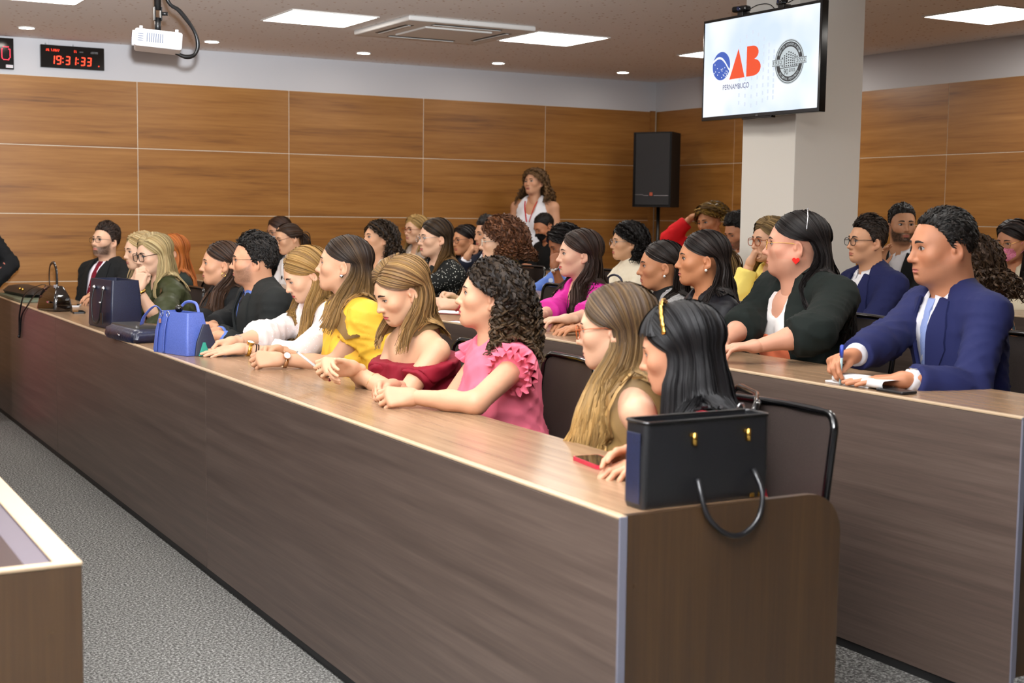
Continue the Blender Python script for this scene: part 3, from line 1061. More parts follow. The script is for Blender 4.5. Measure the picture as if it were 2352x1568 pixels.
def rotx(a):
    c, s = math.cos(a), math.sin(a)
    return np.array([[1.0, 0, 0], [0, c, -s], [0, s, c]])


def roty(a):
    c, s = math.cos(a), math.sin(a)
    return np.array([[c, 0, s], [0, 1.0, 0], [-s, 0, c]])


# ------------------------------------------------------------------ people: shared materials
def vcol_mat(name, rough, spec=0.4, bump=0.0, scale=300, sss=0.0):
    m = mat(name, rough=rough, spec=spec)
    b = m.node_tree.nodes['Principled BSDF']
    a = N(m, 'ShaderNodeVertexColor', layer_name='Col')
    L(m, a.outputs[0], b.inputs['Base Color'])
    if bump:
        g = N(m, 'ShaderNodeNewGeometry')
        n = N(m, 'ShaderNodeTexNoise')
        n.inputs['Scale'].default_value = scale
        L(m, g.outputs['Position'], n.inputs['Vector'])
        bp = N(m, 'ShaderNodeBump')
        bp.inputs['Strength'].default_value = bump
        bp.inputs['Distance'].default_value = 0.001
        L(m, n.outputs[0], bp.inputs['Height'])
        L(m, bp.outputs[0], b.inputs['Normal'])
    return m


M_SKIN = vcol_mat('skin', 0.48, 0.35, 0.12, 500)
M_EYE = vcol_mat('eye', 0.1, 0.6)
M_BROW = vcol_mat('brow and lip', 0.6, 0.3)
M_HAIR = mat('hair', rough=0.48, spec=0.26)
_b = M_HAIR.node_tree.nodes['Principled BSDF']
_a = N(M_HAIR, 'ShaderNodeVertexColor', layer_name='Col')
_l = N(M_HAIR, 'ShaderNodeAttribute', attribute_name='lock')
_mp = N(M_HAIR, 'ShaderNodeMapping')
_mp.inputs['Scale'].default_value = (9.0, 1.2, 60.0)
L(M_HAIR, _l.outputs['Vector'], _mp.inputs[0])
_n = N(M_HAIR, 'ShaderNodeTexNoise')
_n.inputs['Scale'].default_value = 1.0
_n.inputs['Detail'].default_value = 3
L(M_HAIR, _mp.outputs[0], _n.inputs['Vector'])
_mr = N(M_HAIR, 'ShaderNodeMapRange')
_mr.inputs[1].default_value, _mr.inputs[2].default_value = 0.3, 0.7
_mr.inputs[3].default_value, _mr.inputs[4].default_value = 0.45, 1.5
L(M_HAIR, _n.outputs[0], _mr.inputs[0])
_vm = N(M_HAIR, 'ShaderNodeVectorMath', operation='SCALE')
L(M_HAIR, _a.outputs[0], _vm.inputs[0])
L(M_HAIR, _mr.outputs[0], _vm.inputs['Scale'])
L(M_HAIR, _vm.outputs[0], _b.inputs['Base Color'])
_bp = N(M_HAIR, 'ShaderNodeBump')
_bp.inputs['Strength'].default_value = 0.5
_bp.inputs['Distance'].default_value = 0.002
L(M_HAIR, _n.outputs[0], _bp.inputs['Height'])
L(M_HAIR, _bp.outputs[0], _b.inputs['Normal'])

M_LENSCLR = mat('clear lens', (1, 1, 1, 1), 0.02)
_nt = M_LENSCLR.node_tree
_tr = N(M_LENSCLR, 'ShaderNodeBsdfTransparent')
_gl = N(M_LENSCLR, 'ShaderNodeBsdfGlossy')
_gl.inputs['Roughness'].default_value = 0.03
_mx = N(M_LENSCLR, 'ShaderNodeMixShader')
_mx.inputs[0].default_value = 0.09
L(M_LENSCLR, _tr.outputs[0], _mx.inputs[1])
L(M_LENSCLR, _gl.outputs[0], _mx.inputs[2])
L(M_LENSCLR, _mx.outputs[0], _nt.nodes['Material Output'].inputs[0])


def fabric(name, c, c2=None, rough=0.85, bump=0.35, scale=9.0, sheen=0.0):
    """cloth: soft folds as bump, faint colour variation"""
    if name in MATS:
        return MATS[name]
    m = mat(name, c, rough, spec=0.25, sheen=sheen)
    b = m.node_tree.nodes['Principled BSDF']
    g = N(m, 'ShaderNodeNewGeometry')
    mp = N(m, 'ShaderNodeMapping')
    mp.inputs['Scale'].default_value = (scale, scale, scale * 0.45)
    L(m, g.outputs['Position'], mp.inputs[0])
    n = N(m, 'ShaderNodeTexNoise')
    n.inputs['Scale'].default_value = 1.0
    n.inputs['Detail'].default_value = 2.5
    n.inputs['Distortion'].default_value = 0.8
    L(m, mp.outputs[0], n.inputs['Vector'])
    bp = N(m, 'ShaderNodeBump')
    bp.inputs['Strength'].default_value = bump * 0.6
    bp.inputs['Distance'].default_value = 0.03
    L(m, n.outputs[0], bp.inputs['Height'])
    L(m, bp.outputs[0], b.inputs['Normal'])
    if c2 is not None:
        r = ramp(m, [(0.4, c), (0.62, c2)])
        L(m, n.outputs[0], r.inputs[0])
        L(m, r.outputs[0], b.inputs['Base Color'])
    return m


def dotted(name, c, c2, scale, radius, rough=0.85, wav=None):
    """printed cloth: dots, blossoms or stripes from object-space textures"""
    if name in MATS:
        return MATS[name]
    m = fabric(name, c, rough=rough)
    b = m.node_tree.nodes['Principled BSDF']
    g = N(m, 'ShaderNodeNewGeometry')
    if wav:
        v = N(m, 'ShaderNodeTexWave')
        v.inputs['Scale'].default_value = scale
        v.bands_direction = wav
        o = v.outputs[1]
        st = [(radius, c), (radius + 0.08, c2)]
    else:
        v = N(m, 'ShaderNodeTexVoronoi')
        v.inputs['Scale'].default_value = scale
        o = v.outputs['Distance']
        st = [(radius, c2), (radius + 0.05, c)]
    L(m, g.outputs['Position'], v.inputs['Vector'])
    r = ramp(m, st)
    L(m, o, r.inputs[0])
    L(m, r.outputs[0], b.inputs['Base Color'])
    return m


# ------------------------------------------------------------------ the head (local frame: x right, y to the face, z up, eyes at z = 0)
def head_prims(g):
    """g: dict of shape numbers"""
    jw, ns, full, ch = g.get('jaw', 1.0), g.get('nose', 1.0), g.get('full', 0.0), g.get('chin', 1.0)
    fem = g.get('fem', True)
    nk = 0.050 if fem else 0.060
    nk += 0.012 * full
    P = [ell((0, -0.012, 0.030), (0.074, 0.096, 0.083), 0.03),
         ell((0, 0.026, -0.004), (0.063 + 0.004 * full, 0.066, 0.080), 0.03),
         ell((0, 0.034, -0.056), ((0.050 + 0.010 * full) * jw, 0.054, 0.052), 0.03),
         ell((0, 0.071, -0.094), (0.020 * jw, 0.018 * ch, 0.016), 0.03)]
    for s in (-1, 1):
        P.append(cone((s * 0.052 * jw, -0.004, -0.050), (s * 0.016, 0.066, -0.094), 0.015 + 0.006 * full, 0.012, 0.03))
        P.append(ell((s * 0.040, 0.060, -0.024), (0.022 + 0.006 * full, 0.024, 0.022), 0.025))
    br = 0.0105 if fem else 0.0125
    P.append(cone((-0.032, 0.079, 0.017), (0.032, 0.079, 0.017), br, br, 0.02))
    for s in (-1, 1):
        P.append(ell((s * 0.032, 0.105, -0.001), (0.019, 0.020, 0.0125), 0.016, None, 's'))
        P.append(ell((s * 0.0315, 0.0735, 0.000), (0.0145, 0.0135, 0.0125), 0.004))
    # nose: bridge, tip, wings
    P.append(cone((0, 0.085, 0.014), (0, 0.105 + 0.006 * (ns - 1), -0.030), 0.0065, 0.0088 * ns, 0.012))
    P.append(ell((0, 0.1085 + 0.006 * (ns - 1), -0.0345), (0.0098 * ns, 0.0095, 0.0085), 0.008))
    for s in (-1, 1):
        P.append(ell((s * 0.0115 * ns, 0.095, -0.0375), (0.0068 * ns, 0.010, 0.0070), 0.007))
    # muzzle and lips
    P.append(ell((0, 0.071, -0.066), (0.030, 0.024, 0.023), 0.02))
    P.append(ell((0, 0.0905, -0.0625), (0.021, 0.0075, 0.0052), 0.006))
    P.append(ell((0, 0.0890, -0.0725), (0.018, 0.0080, 0.0062), 0.006))
    P.append(ell((0, 0.0985, -0.0672), (0.024, 0.0070, 0.0016), 0.004, None, 's'))
    P.append(ell((0, 0.094, -0.0825), (0.016, 0.008, 0.0045), 0.008, None, 's'))
    # ears
    for s in (-1, 1):
        R = rotz(s * 0.46) @ rotx(-0.18)
        P.append(ell((s * 0.0795, -0.012, -0.014), (0.0072, 0.0168, 0.0290), 0.006, R.T))
        P.append(ell((s * 0.0872, -0.009, -0.010), (0.0082, 0.0108, 0.0185), 0.003, R.T, 's'))
        P.append(ell((s * 0.0800, 0.0005, -0.014), (0.0050, 0.0050, 0.0080), 0.004, R.T))
        P.append(ell((s * 0.0765, -0.005, -0.037), (0.0055, 0.0095, 0.0105), 0.006, R.T))
    # under-jaw and neck
    P.append(ell((0, 0.020, -0.085), ((0.040 + 0.012 * full) * jw, 0.045, 0.022 + 0.010 * full), 0.03))
    P.append(cone((0, -0.018, -0.060), (0, -0.036, -0.200), nk, nk + 0.004, 0.03))
    return P


def face_y(P, x, z, y0=0.135, y1=0.02, n=70):
    """frontmost surface y for columns (x, z)"""
    x, z = np.asarray(x, float), np.asarray(z, float)
    ys = np.linspace(y0, y1, n)
    X = np.stack(np.broadcast_arrays(x[..., None], ys, z[..., None]), -1)
    f = field(P, X)
    ins = f < 0
    k = np.where(ins.any(-1), ins.argmax(-1), n - 1)
    k = np.clip(k, 1, n - 1)
    f0 = np.take_along_axis(f, (k - 1)[..., None], -1)[..., 0]
    f1 = np.take_along_axis(f, k[..., None], -1)[..., 0]
    t = np.clip(f0 / (f0 - f1 + 1e-9), 0, 1)
    return ys[k - 1] + t * (ys[k] - ys[k - 1])


HEADS = {}


def head_mesh(g, res):
    key = (tuple(sorted(g.items())), res)
    if key in HEADS:
        return HEADS[key]
    P = head_prims(g)
    V, F = skin_over(P, res)
    D = []          # details: (verts, faces, kind, colour weights)
    op = 1.0
    for s in (-1, 1):
        nu, nv = 15, 7
        u = np.linspace(-1, 1, nu)
        up = 0.0058 * (1 - np.abs(u) ** 2.2) ** 0.8
        dn = -0.0042 * (1 - np.abs(u) ** 2.4) ** 0.9
        D.append(('eye', s, u, up, dn))
    HEADS[key] = (P, V, F)
    return HEADS[key]


def face_details(G, P, T, sk, eye_open, lipc, browc, lash, look=(0.0, 0.0)):
    """eyes, lashes, brows and lips as fitted patches; T maps local points to world"""
    for s in (-1, 1):
        nu, nv = 17, 9
        u = np.linspace(-1, 1, nu)
        v = np.linspace(0, 1, nv)
        hi = (0.0068 * eye_open) * (1 - np.abs(u) ** 2.2) ** 0.75 + 0.0006
        lo = -0.0046 * (1 - np.abs(u) ** 2.4) ** 0.85 - 0.0002
        x = s * (0.0320 + 0.0150 * u)
        zz = lo[:, None] + (hi - lo)[:, None] * v[None, :] + 0.0012 * u[:, None]
        xx = np.repeat(x[:, None], nv, 1)
        y = face_y(P, xx, zz) + 0.0011 * (1 - u[:, None] ** 2) + 0.0003
        d = np.hypot((xx - s * 0.0315 - look[0]), zz - 0.0008 - look[1])
        c = np.where((d < 0.0030)[..., None], (0.005, 0.004, 0.004), np.where((d < 0.0068)[..., None], (0.045, 0.020, 0.010), (0.42, 0.38, 0.36)))
        pts = np.stack([xx, y, zz], -1)
        F = grid_faces(nu, nv)
        if s > 0:
            F = F[:, ::-1]
        G.add(T(pts.reshape(-1, 3)), F, c.reshape(-1, 3), 1)
        top = np.stack([x, face_y(P, x, hi) + 0.0018, hi + 0.0012 * u + 0.0005], -1)
        r = (0.0009 + 0.0007 * lash) * (1 - 0.5 * np.abs(u) ** 3)
        tv, tf = tubes(T(top)[None], r[None], 5)
        G.add(tv, tf, (0.012, 0.008, 0.006), 2)
        # brow
        n = 12
        t = np.linspace(0, 1, n)
        bx = s * (0.0125 + 0.0345 * t)
        bz = 0.0185 + 0.0052 * np.sin(np.pi * (0.15 + 0.62 * t)) - 0.0025 * t ** 3
        hw = (0.0030 + 0.0010 * (1 - lash)) * (1 - 0.75 * t ** 2) + 0.0004
        rows = []
        for q in (-1, -0.4, 0.4, 1):
            z_ = bz + q * hw
            rows.append(np.stack([bx, face_y(P, bx, z_) + 0.0009 * (1 - abs(q)) + 0.0005, z_], -1))
        pts = np.stack(rows, 1)
        F = grid_faces(n, 4)
        if s > 0:
            F = F[:, ::-1]
        G.add(T(pts.reshape(-1, 3)), F, browc, 2)
    # lips
    nu, nv = 21, 4
    u = np.linspace(-1, 1, nu)
    xx = 0.0235 * u
    mid = -0.0672 + 0.0010 * u ** 2
    bow = 0.0066 * (1 - np.abs(u) ** 1.8) * (1 + 0.10 * np.cos(np.pi * 3 * u)) + 0.0002
    low = -0.0086 * (1 - np.abs(u) ** 2.2) - 0.0002
    for e, sg in ((bow, 1), (low, -1)):
        pts = []
        for q in np.linspace(0, 1, nv):
            z_ = mid + e * q
            pts.append(np.stack([xx, face_y(P, xx, z_) + 0.0008 * np.sin(np.pi * min(q + 0.15, 1)) + 0.0002, z_], -1))
        pts = np.stack(pts, 1)
        F = grid_faces(nu, nv)
        if sg < 0:
            F = F[:, ::-1]
        G.add(T(pts.reshape(-1, 3)), F[:, ::-1], lipc, 2)
    ml = np.stack([xx, face_y(P, xx, mid) + 0.0012, mid], -1)
    tv, tf = tubes(T(ml)[None], np.full((1, nu), 0.0008), 4)
    G.add(tv, tf, np.asarray(lipc) * 0.25, 2)


# ------------------------------------------------------------------ hair
SK_C, SK_R = np.array([0, -0.012, 0.030]), np.array([0.0755, 0.0975, 0.0845])


def on_skull(d, off):
    d = d / np.linalg.norm(d, axis=-1)[..., None]
    r = 1 / np.sqrt(((d / SK_R) ** 2).sum(-1))
    p = d * r[..., None]
    n = p / SK_R ** 2
    n /= np.linalg.norm(n, axis=-1)[..., None]
    return SK_C + p + n * np.asarray(off)[..., None], n


def slerp(a, b, t):
    a = a / np.linalg.norm(a, axis=-1)[..., None]
    b = b / np.linalg.norm(b, axis=-1)[..., None]
    w = np.arccos(np.clip((a * b).sum(-1), -0.999, 0.999))[..., None]
    return (np.sin((1 - t) * w) * a + np.sin(t * w) * b) / np.sin(w)


def push_out(pts, prims, gap, it=3):
    sh = pts.shape
    X = pts.reshape(-1, 3).copy()
    lo = np.min([bounds(p)[0] for p in prims if p[0] != 'p'], 0) - 0.03
    for _ in range(it):
        f = field(prims, X)
        k = f < gap
        if not k.any():
            break
        Y = X[k]
        e = 0.004
        g = np.stack([field(prims, Y + np.eye(3)[i] * e) - field(prims, Y - np.eye(3)[i] * e) for i in range(3)], -1)
        g /= np.linalg.norm(g, axis=1)[:, None] + 1e-9
        X[k] = Y + g * (gap - f[k])[:, None]
    return X.reshape(sh)


def hair(G, st, T, Rh, sc, body, rng, near, hp):
    """st: style dict; T local->world; Rh head rotation; body: prims to keep out of"""
    kind = st['kind']
    c0, c1 = np.array(st['c0'][:3]), np.array(st.get('c1', st['c0'])[:3])
    grad = st.get('grad', 0.0)
    dens = st.get('dens', 1.0) * (0.92 if near else 0.44)

    def fit(p, n_, off):
        q = p.reshape(-1, 3).copy()
        nn = n_.reshape(-1, 3)
        of = np.broadcast_to(off, p.shape[:-1]).reshape(-1)
        for _ in range(2):
            q += nn * (of - field(hp, q))[:, None]
        return q.reshape(p.shape)
    nr = np.random.RandomState(rng)

    def paint(n, m, sides, lockr, streak=st.get('streak', 0.5)):
        t = np.linspace(0, 1, m)[None, :]
        w = np.clip(streak * lockr[:, None] + grad * np.clip((t - 0.40) / 0.5, 0, 1), 0, 1)
        dk = (0.65 + 0.6 * nr.rand(n))[:, None]
        c = (c0[None, None] * (1 - w[..., None]) + c1[None, None] * w[..., None]) * dk[..., None]
        return np.repeat(c[:, :, None, :], sides, 2).reshape(-1, 3)

    def attr(n, m, sides, lr):
        a = np.zeros((n, m, sides, 3))
        a[..., 0] = np.linspace(0, 1, sides)[None, None]
        a[..., 1] = np.linspace(0, 3, m)[None, :, None]
        a[..., 2] = lr[:, None, None]
        return a.reshape(-1, 3)

    if kind == 'short':
        AZ = np.array([0, 28, 42, 54, 64, 74, 84, 90, 102, 113, 126, 150, 180.0])
        EL = np.array(st.get('line', [24, 24, 20, 10, -6, -28, -32, -14, -6, -20, -40, -47, -49.0]))
        top, front, side = st.get('top', 0.026), st.get('front', 0.02), st.get('side', 0.006)

        def bnd(az):
            return np.interp(np.abs(az), AZ, EL)

        def vol(az, el):
            k = np.clip((el - 15) / 45, 0, 1)
            fr = np.clip(1 - np.abs(az) / 70, 0, 1) * np.clip((el - 20) / 25, 0, 1)
            return side + (top - side) * k + front * fr * 0.5
        nu, nv = 48, 14
        az = np.linspace(-180, 180, nu, endpoint=False)
        b = bnd(az)
        q = np.linspace(0, 1, nv)
        el = b[:, None] + (90 - b[:, None]) * q[None, :]
        azr, elr = np.radians(az)[:, None], np.radians(el)
        d = np.stack([np.sin(azr) * np.cos(elr), np.cos(azr) * np.cos(elr), np.sin(elr)], -1)
        off = vol(az[:, None], el) * np.clip(q * 4.5, 0.12, 1)[None, :] * 0.75
        off[:, 0] = -0.003
        p, n_ = on_skull(d, off * 0)
        p = fit(p, n_, off)
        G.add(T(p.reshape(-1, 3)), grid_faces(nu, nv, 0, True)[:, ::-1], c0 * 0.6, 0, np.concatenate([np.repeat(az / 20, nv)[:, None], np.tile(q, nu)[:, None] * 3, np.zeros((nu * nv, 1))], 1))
        nl = int(st.get('n', 2200) * dens)
        az = nr.uniform(-180, 180, nl * 2)
        el = np.degrees(np.arcsin(nr.uniform(-0.85, 1, nl * 2)))
        k = el > bnd(az) + 1
        az, el = az[k][:nl], el[k][:nl]
        nl = len(az)
        azr, elr = np.radians(az), np.radians(el)
        d = np.stack([np.sin(azr) * np.cos(elr), np.cos(azr) * np.cos(elr), np.sin(elr)], -1)
        v = vol(az, el)
        p, n_ = on_skull(d, np.zeros(nl))
        p = fit(p, n_, np.full(nl, 0.001))
        sw = st.get('sweep', (0.25, -1.0, 0.15))
        flow = np.stack([sw[0] * np.ones(nl) + 0.5 * np.sign(d[:, 0]) * (np.abs(d[:, 0]) > .6), sw[1] * np.ones(nl), sw[2] - 1.2 * np.clip(-d[:, 1] + np.abs(d[:, 0]) - .35, 0, 1)], -1)
        flow += nr.normal(0, st.get('mess', 0.18), flow.shape)
        flow -= n_ * (flow * n_).sum(-1)[:, None]
        flow /= np.linalg.norm(flow, axis=1)[:, None]
        ln = (0.010 + 1.1 * v) * nr.uniform(0.7, 1.3, nl)
        m = 5
        t = np.linspace(0, 1, m)
        up = v[:, None] * np.sin(np.pi * 0.5 * np.clip(t * 1.6, 0, 1))[None] * nr.uniform(0.75, 1.15, nl)[:, None]
        path = p[:, None] + flow[:, None] * (ln[:, None] * t[None])[..., None] + n_[:, None] * up[..., None]
        path += n_[:, None] * (-0.35 * ln[:, None] ** 2 / 0.085 * t[None] ** 2)[..., None]
        cw = st.get('wave', 0.0)
        if cw:
            ph = nr.uniform(0, 6.28, (nl, 1))
            path += (np.sin(ph + 7 * t)[..., None] * n_[:, None] + np.cos(ph + 7 * t)[..., None] * np.cross(n_, flow)[:, None]) * cw
        rad = (0.0030 + 0.0012 * nr.rand(nl))[:, None] * (1 - 0.55 * t[None] ** 2) * st.get('lw', 1.0)
        lr = nr.rand(nl)
        V, F = ribbons(T(path.reshape(-1, 3)).reshape(path.shape), rad * sc, (n_ @ Rh.T)[:, None] + np.zeros(path.shape), nr.normal(0, 0.5, nl))
        G.add(V, F, paint(nl, m, 2, lr), 0, attr(nl, m, 2, lr))
        return

    vol_ = st.get('vol', 0.012)
    ln = st.get('len', 0.30)
    af = st.get('af', 84.0)
    part = st.get('part', 0.0)
    elend = st.get('el', -20.0)
    phi0 = st.get('phi0', 27.0)
    wave, curl = st.get('wave', 0.004), st.get('curl', 0.0)
    flare = st.get('flare', 0.02)
    fwd_f, fwd_b = st.get('ff', 0.05), st.get('fb', -0.05)
    tied = kind == 'tied'
    m1 = 8
    m2 = int(st.get('m2', 12 if near else 9))
    if curl:
        m2 = int(m2 * 2.4)
        m1 = 14
    dn = np.array([0, 0, -1.0])

    def strand(side, s, dr, lj, ph):
        """side, s, dr, lj, ph: arrays (n). returns (n, m, 3) world path and world normals"""
        n = len(s)
        phi = np.radians(phi0 + (st.get('phi1', 150.0) - phi0) * s)
        A = np.stack([np.full(n, 0.0) + part * (1 - 0.6 * s) + side * 0.02, np.cos(phi), np.sin(phi)], -1)
        if tied:
            az = np.radians(side * (0 + 172 * s))
            el = np.radians(np.interp(np.abs(np.degrees(az)), [0, 28, 44, 62, 80, 95, 115, 180], [24, 23, 15, -8, -26, -6, -24, -48]))
            A = np.stack([np.sin(az) * np.cos(el), np.cos(az) * np.cos(el), np.sin(el)], -1)
            e2 = math.radians(st.get('knot', -12))
            Bd = np.stack([side * 0.10, -np.cos(e2) * np.ones(n), np.sin(e2) * np.ones(n)], -1)
        else:
            az = np.radians(af + (180 - af) * np.clip(s, 0, 1) ** 0.85)
            e_ = np.radians(elend + np.zeros(n))
            Bd = np.stack([side * np.sin(az) * np.cos(e_), np.cos(az) * np.cos(e_), np.sin(e_)], -1)
        t = np.linspace(0, 1, m1)
        if tied:
            d = slerp(A[:, None, :], Bd[:, None, :], t[None, :, None])
        else:
            ma = np.radians(56 + 122 * s ** 0.8)
            me_ = np.radians(-9 + 160 * s * (1 - s) + 6 * s)
            Md = np.stack([side * np.sin(ma) * np.cos(me_), np.cos(ma) * np.cos(me_), np.sin(me_)], -1)
            tt_ = t[None, :, None]
            d = slerp(slerp(A[:, None, :], Md[:, None, :], tt_), slerp(Md[:, None, :], Bd[:, None, :], tt_), tt_)
        lift = vol_ * np.sin(np.pi * np.clip(0.15 + 0.62 * t, 0, 1))[None] * (1 if not tied else 0.6)
        if curl:
            lift = (vol_ * np.clip(0.35 + 1.5 * t, 0, 1) + 0.022 * t ** 3)[None]
        off = 0.003 + lift + dr[:, None]
        if not curl:
            off = off * np.clip(0.2 + t * 5, 0, 1)[None]
        edge = np.clip(s * 7, 0.15, 1)[:, None]
        off = np.maximum(off * (edge if not curl else np.maximum(edge, 0.5)), 0.0015)
        p, nn = on_skull(d, off * 0)
        p = fit(p, nn, off)
        P1 = T(p.reshape(-1, 3)).reshape(p.shape)
        N1 = nn @ Rh.T
        if tied:
            return P1, N1
        out = (Bd * np.array([1, 1, 0])) / np.linalg.norm(Bd[:, :2], axis=1)[:, None]
        outw = out @ Rh.T
        outw[:, 2] = 0
        outw /= np.linalg.norm(outw, axis=1)[:, None] + 1e-9
        fw = U(Rh @ np.array([0, 1.0, 0]) * np.array([1, 1, 0]))
        q = np.linspace(0, 1, m2 + 1)[1:]
        L_ = ln * lj * sc
        sw = fwd_f + (fwd_b - fwd_f) * np.clip(s * 1.5, 0, 1)
        e0 = P1[:, -1]
        tang = P1[:, -1] - P1[:, -2]
        tang /= np.linalg.norm(tang, axis=1)[:, None] + 1e-9
        blendt = np.clip(q * 3, 0, 1)[None, :, None]
        step = L_[:, None, None] * q[None, :, None]
        P2 = e0[:, None] + step * (tang[:, None] * (1 - blendt) * 0.5 + dn * (0.5 + 0.5 * blendt)) + outw[:, None] * (flare * np.sin(q * 2.2))[None, :, None] * sc + fw * (sw[:, None] * q[None] ** 1.3)[..., None]
        if wave:
            P2 += outw[:, None] * (wave * np.sin(ph[:, None] + 9.0 * q[None] * ln / 0.3))[..., None] * np.clip(q * 2, 0, 1)[None, :, None]
            P2 += np.cross(outw, dn)[:, None] * (wave * np.cos(1.7 * ph[:, None] + 7.0 * q[None] * ln / 0.3))[..., None] * np.clip(q * 2, 0, 1)[None, :, None]
        P = np.concatenate([P1, P2], 1)
        Nn = np.concatenate([N1, np.repeat(outw[:, None], m2, 1)], 1)
        return P, Nn

    if st.get('bangs'):
        nb = 46
        az = np.radians(np.linspace(-50, 50, nb))
        e_ = np.radians(st['bangs'] + nr.uniform(-4, 3, nb))
        A = np.stack([0.35 * np.sin(az), np.full(nb, 0.45), np.full(nb, 0.9)], -1)
        Bd = np.stack([np.sin(az) * np.cos(e_), np.cos(az) * np.cos(e_), np.sin(e_)], -1)
        t = np.linspace(0, 1, 9)
        p, nn = on_skull(slerp(A[:, None], Bd[:, None], t[None, :, None]), np.full((nb, 9), 0.016) + nr.uniform(0, .004, nb)[:, None])
        lr = nr.rand(nb)
        V, F = ribbons(T(p.reshape(-1, 3)).reshape(p.shape), np.full((nb, 9), 0.0062) * sc, nn @ Rh.T, nr.normal(0, 0.3, nb))
        G.add(V, F, paint(nb, 9, 2, lr), 0, attr(nb, 9, 2, lr))
    # under-shell
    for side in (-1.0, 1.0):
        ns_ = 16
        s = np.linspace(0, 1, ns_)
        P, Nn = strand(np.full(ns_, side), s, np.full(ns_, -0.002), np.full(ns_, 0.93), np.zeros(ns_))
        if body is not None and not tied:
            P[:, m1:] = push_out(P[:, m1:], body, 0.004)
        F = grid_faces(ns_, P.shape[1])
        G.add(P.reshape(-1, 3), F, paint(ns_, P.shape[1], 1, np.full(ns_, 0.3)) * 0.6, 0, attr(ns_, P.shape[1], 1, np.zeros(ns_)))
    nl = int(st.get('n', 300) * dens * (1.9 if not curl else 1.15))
    side = np.where(nr.rand(nl) < 0.5, -1.0, 1.0)
    s = np.clip(np.linspace(0, 1, nl) + nr.normal(0, 0.02, nl), 0, 1)
    nr.shuffle(s)
    if st.get('wisps', True):
        s[: nl // 12] *= 0.08
    dr = nr.uniform(0.0, 0.010, nl) + (vol_ * 0.5 * nr.rand(nl) if curl else 0)
    lj = nr.uniform(0.80, 1.04, nl) if not curl else nr.uniform(0.55, 1.08, nl)
    ph = nr.uniform(0, 6.28, nl) if curl else 2.5 * s + side + nr.normal(0, 0.35, nl)
    P, Nn = strand(side, s, dr, lj, ph)
    m = P.shape[1]
    if body is not None and not tied:
        P[:, m1:] = push_out(P[:, m1:], body, 0.006 + 0.006 * nr.rand())
        seg = np.linalg.norm(np.diff(P, axis=1), axis=2)
        lim = 2.0 * ln * sc / m2 + 0.012
        seg[:, :m1] = 0
        bad = np.cumsum(seg > lim, axis=1) > 0            # a lock torn apart by the body ends before the tear
        for j in range(1, m):
            P[:, j] = np.where(bad[:, j - 1][:, None], P[:, j - 1] + np.array([0, 0, -1e-4]), P[:, j])
    if curl:
        Tn = np.gradient(P, axis=1)
        sl = np.linalg.norm(Tn, axis=2)
        Tn /= sl[..., None] + 1e-9
        Bn = np.cross(Tn, Nn)
        a = np.cumsum(sl, 1) / st.get('pitch', 0.042) * 6.28 * np.where(nr.rand(nl) < .5, -1, 1)[:, None] + ph[:, None]
        amp = curl * np.clip(np.linspace(st.get('amp0', 0.35), 2.2, m), 0, 1)[None, :, None] * (0.7 + 0.6 * nr.rand(nl))[:, None, None]
        P = P + amp * (np.cos(a)[..., None] * Nn + np.sin(a)[..., None] * Bn) + Nn * amp * 0.5
    tt = np.linspace(0, 1, m)[None]
    rad = st.get('lw', 0.0062) * (0.72 if not curl else 1.0) * (0.7 + 0.5 * nr.rand(nl))[:, None] * (1 - 0.65 * np.clip((tt - 0.55) / 0.45, 0, 1) ** 1.5) * sc
    lr = nr.rand(nl)
    V, F = ribbons(P, rad, Nn, nr.normal(0, 0.35, nl) if not curl else nr.uniform(-1.5, 1.5, nl))
    G.add(V, F, paint(nl, m, 2, lr), 0, attr(nl, m, 2, lr))
    if tied and st.get('tail', 0) > 0:
        # the gathered tail or bun below the knot
        k0 = T(np.array([[0, -0.118, -0.010]]))[0]
        back = U(Rh @ np.array([0, -1.0, 0]) * np.array([1, 1, 0]))
        nt = int(70 * dens) + 20
        q = np.linspace(0, 1, 12)
        offs = nr.normal(0, 0.016, (nt, 3))
        Lq = st['tail'] * nr.uniform(0.8, 1.05, nt)
        P = k0 + back * (0.035 * np.sin(q * 2.4))[None, :, None] + dn * (Lq[:, None] * q[None] ** 1.15)[..., None] + offs[:, None] * (0.35 + np.sin(np.pi * q))[None, :, None]
        if body is not None:
            P = push_out(P, body, 0.006)
        rad = 0.006 * (1 - 0.6 * q[None] ** 3) * np.ones((nt, 1))
        lr = nr.rand(nt)
        V, F = tubes(P, rad, 3, 0.6)
        G.add(V, F, paint(nt, 12, 3, lr), 0, attr(nt, 12, 3, lr))
# ------------------------------------------------------------------ hands
POSES = {
    'rest': dict(c=[(14, 24, 14), (16, 26, 16), (20, 30, 18), (24, 32, 20)], th=(0.62, 0.76, -0.18), tb=12),
    'flat': dict(c=[(2, 5, 4), (2, 5, 4), (3, 6, 5), (5, 8, 6)], th=(0.75, 0.64, -0.05), tb=4),
    'clasp': dict(c=[(48, 66, 34), (52, 68, 36), (56, 70, 36), (60, 70, 36)], th=(0.25, 0.90, -0.32), tb=24),
    'fist': dict(c=[(74, 92, 52), (76, 94, 52), (78, 94, 52), (80, 92, 50)], th=(0.30, 0.80, -0.50), tb=38),
    'pen': dict(c=[(38, 46, 22), (46, 60, 30), (62, 78, 40), (68, 80, 42)], th=(0.18, 0.86, -0.48), tb=22),
    'hold': dict(c=[(28, 48, 28), (32, 52, 28), (38, 56, 30), (44, 56, 30)], th=(0.35, 0.90, -0.05), tb=8),
}
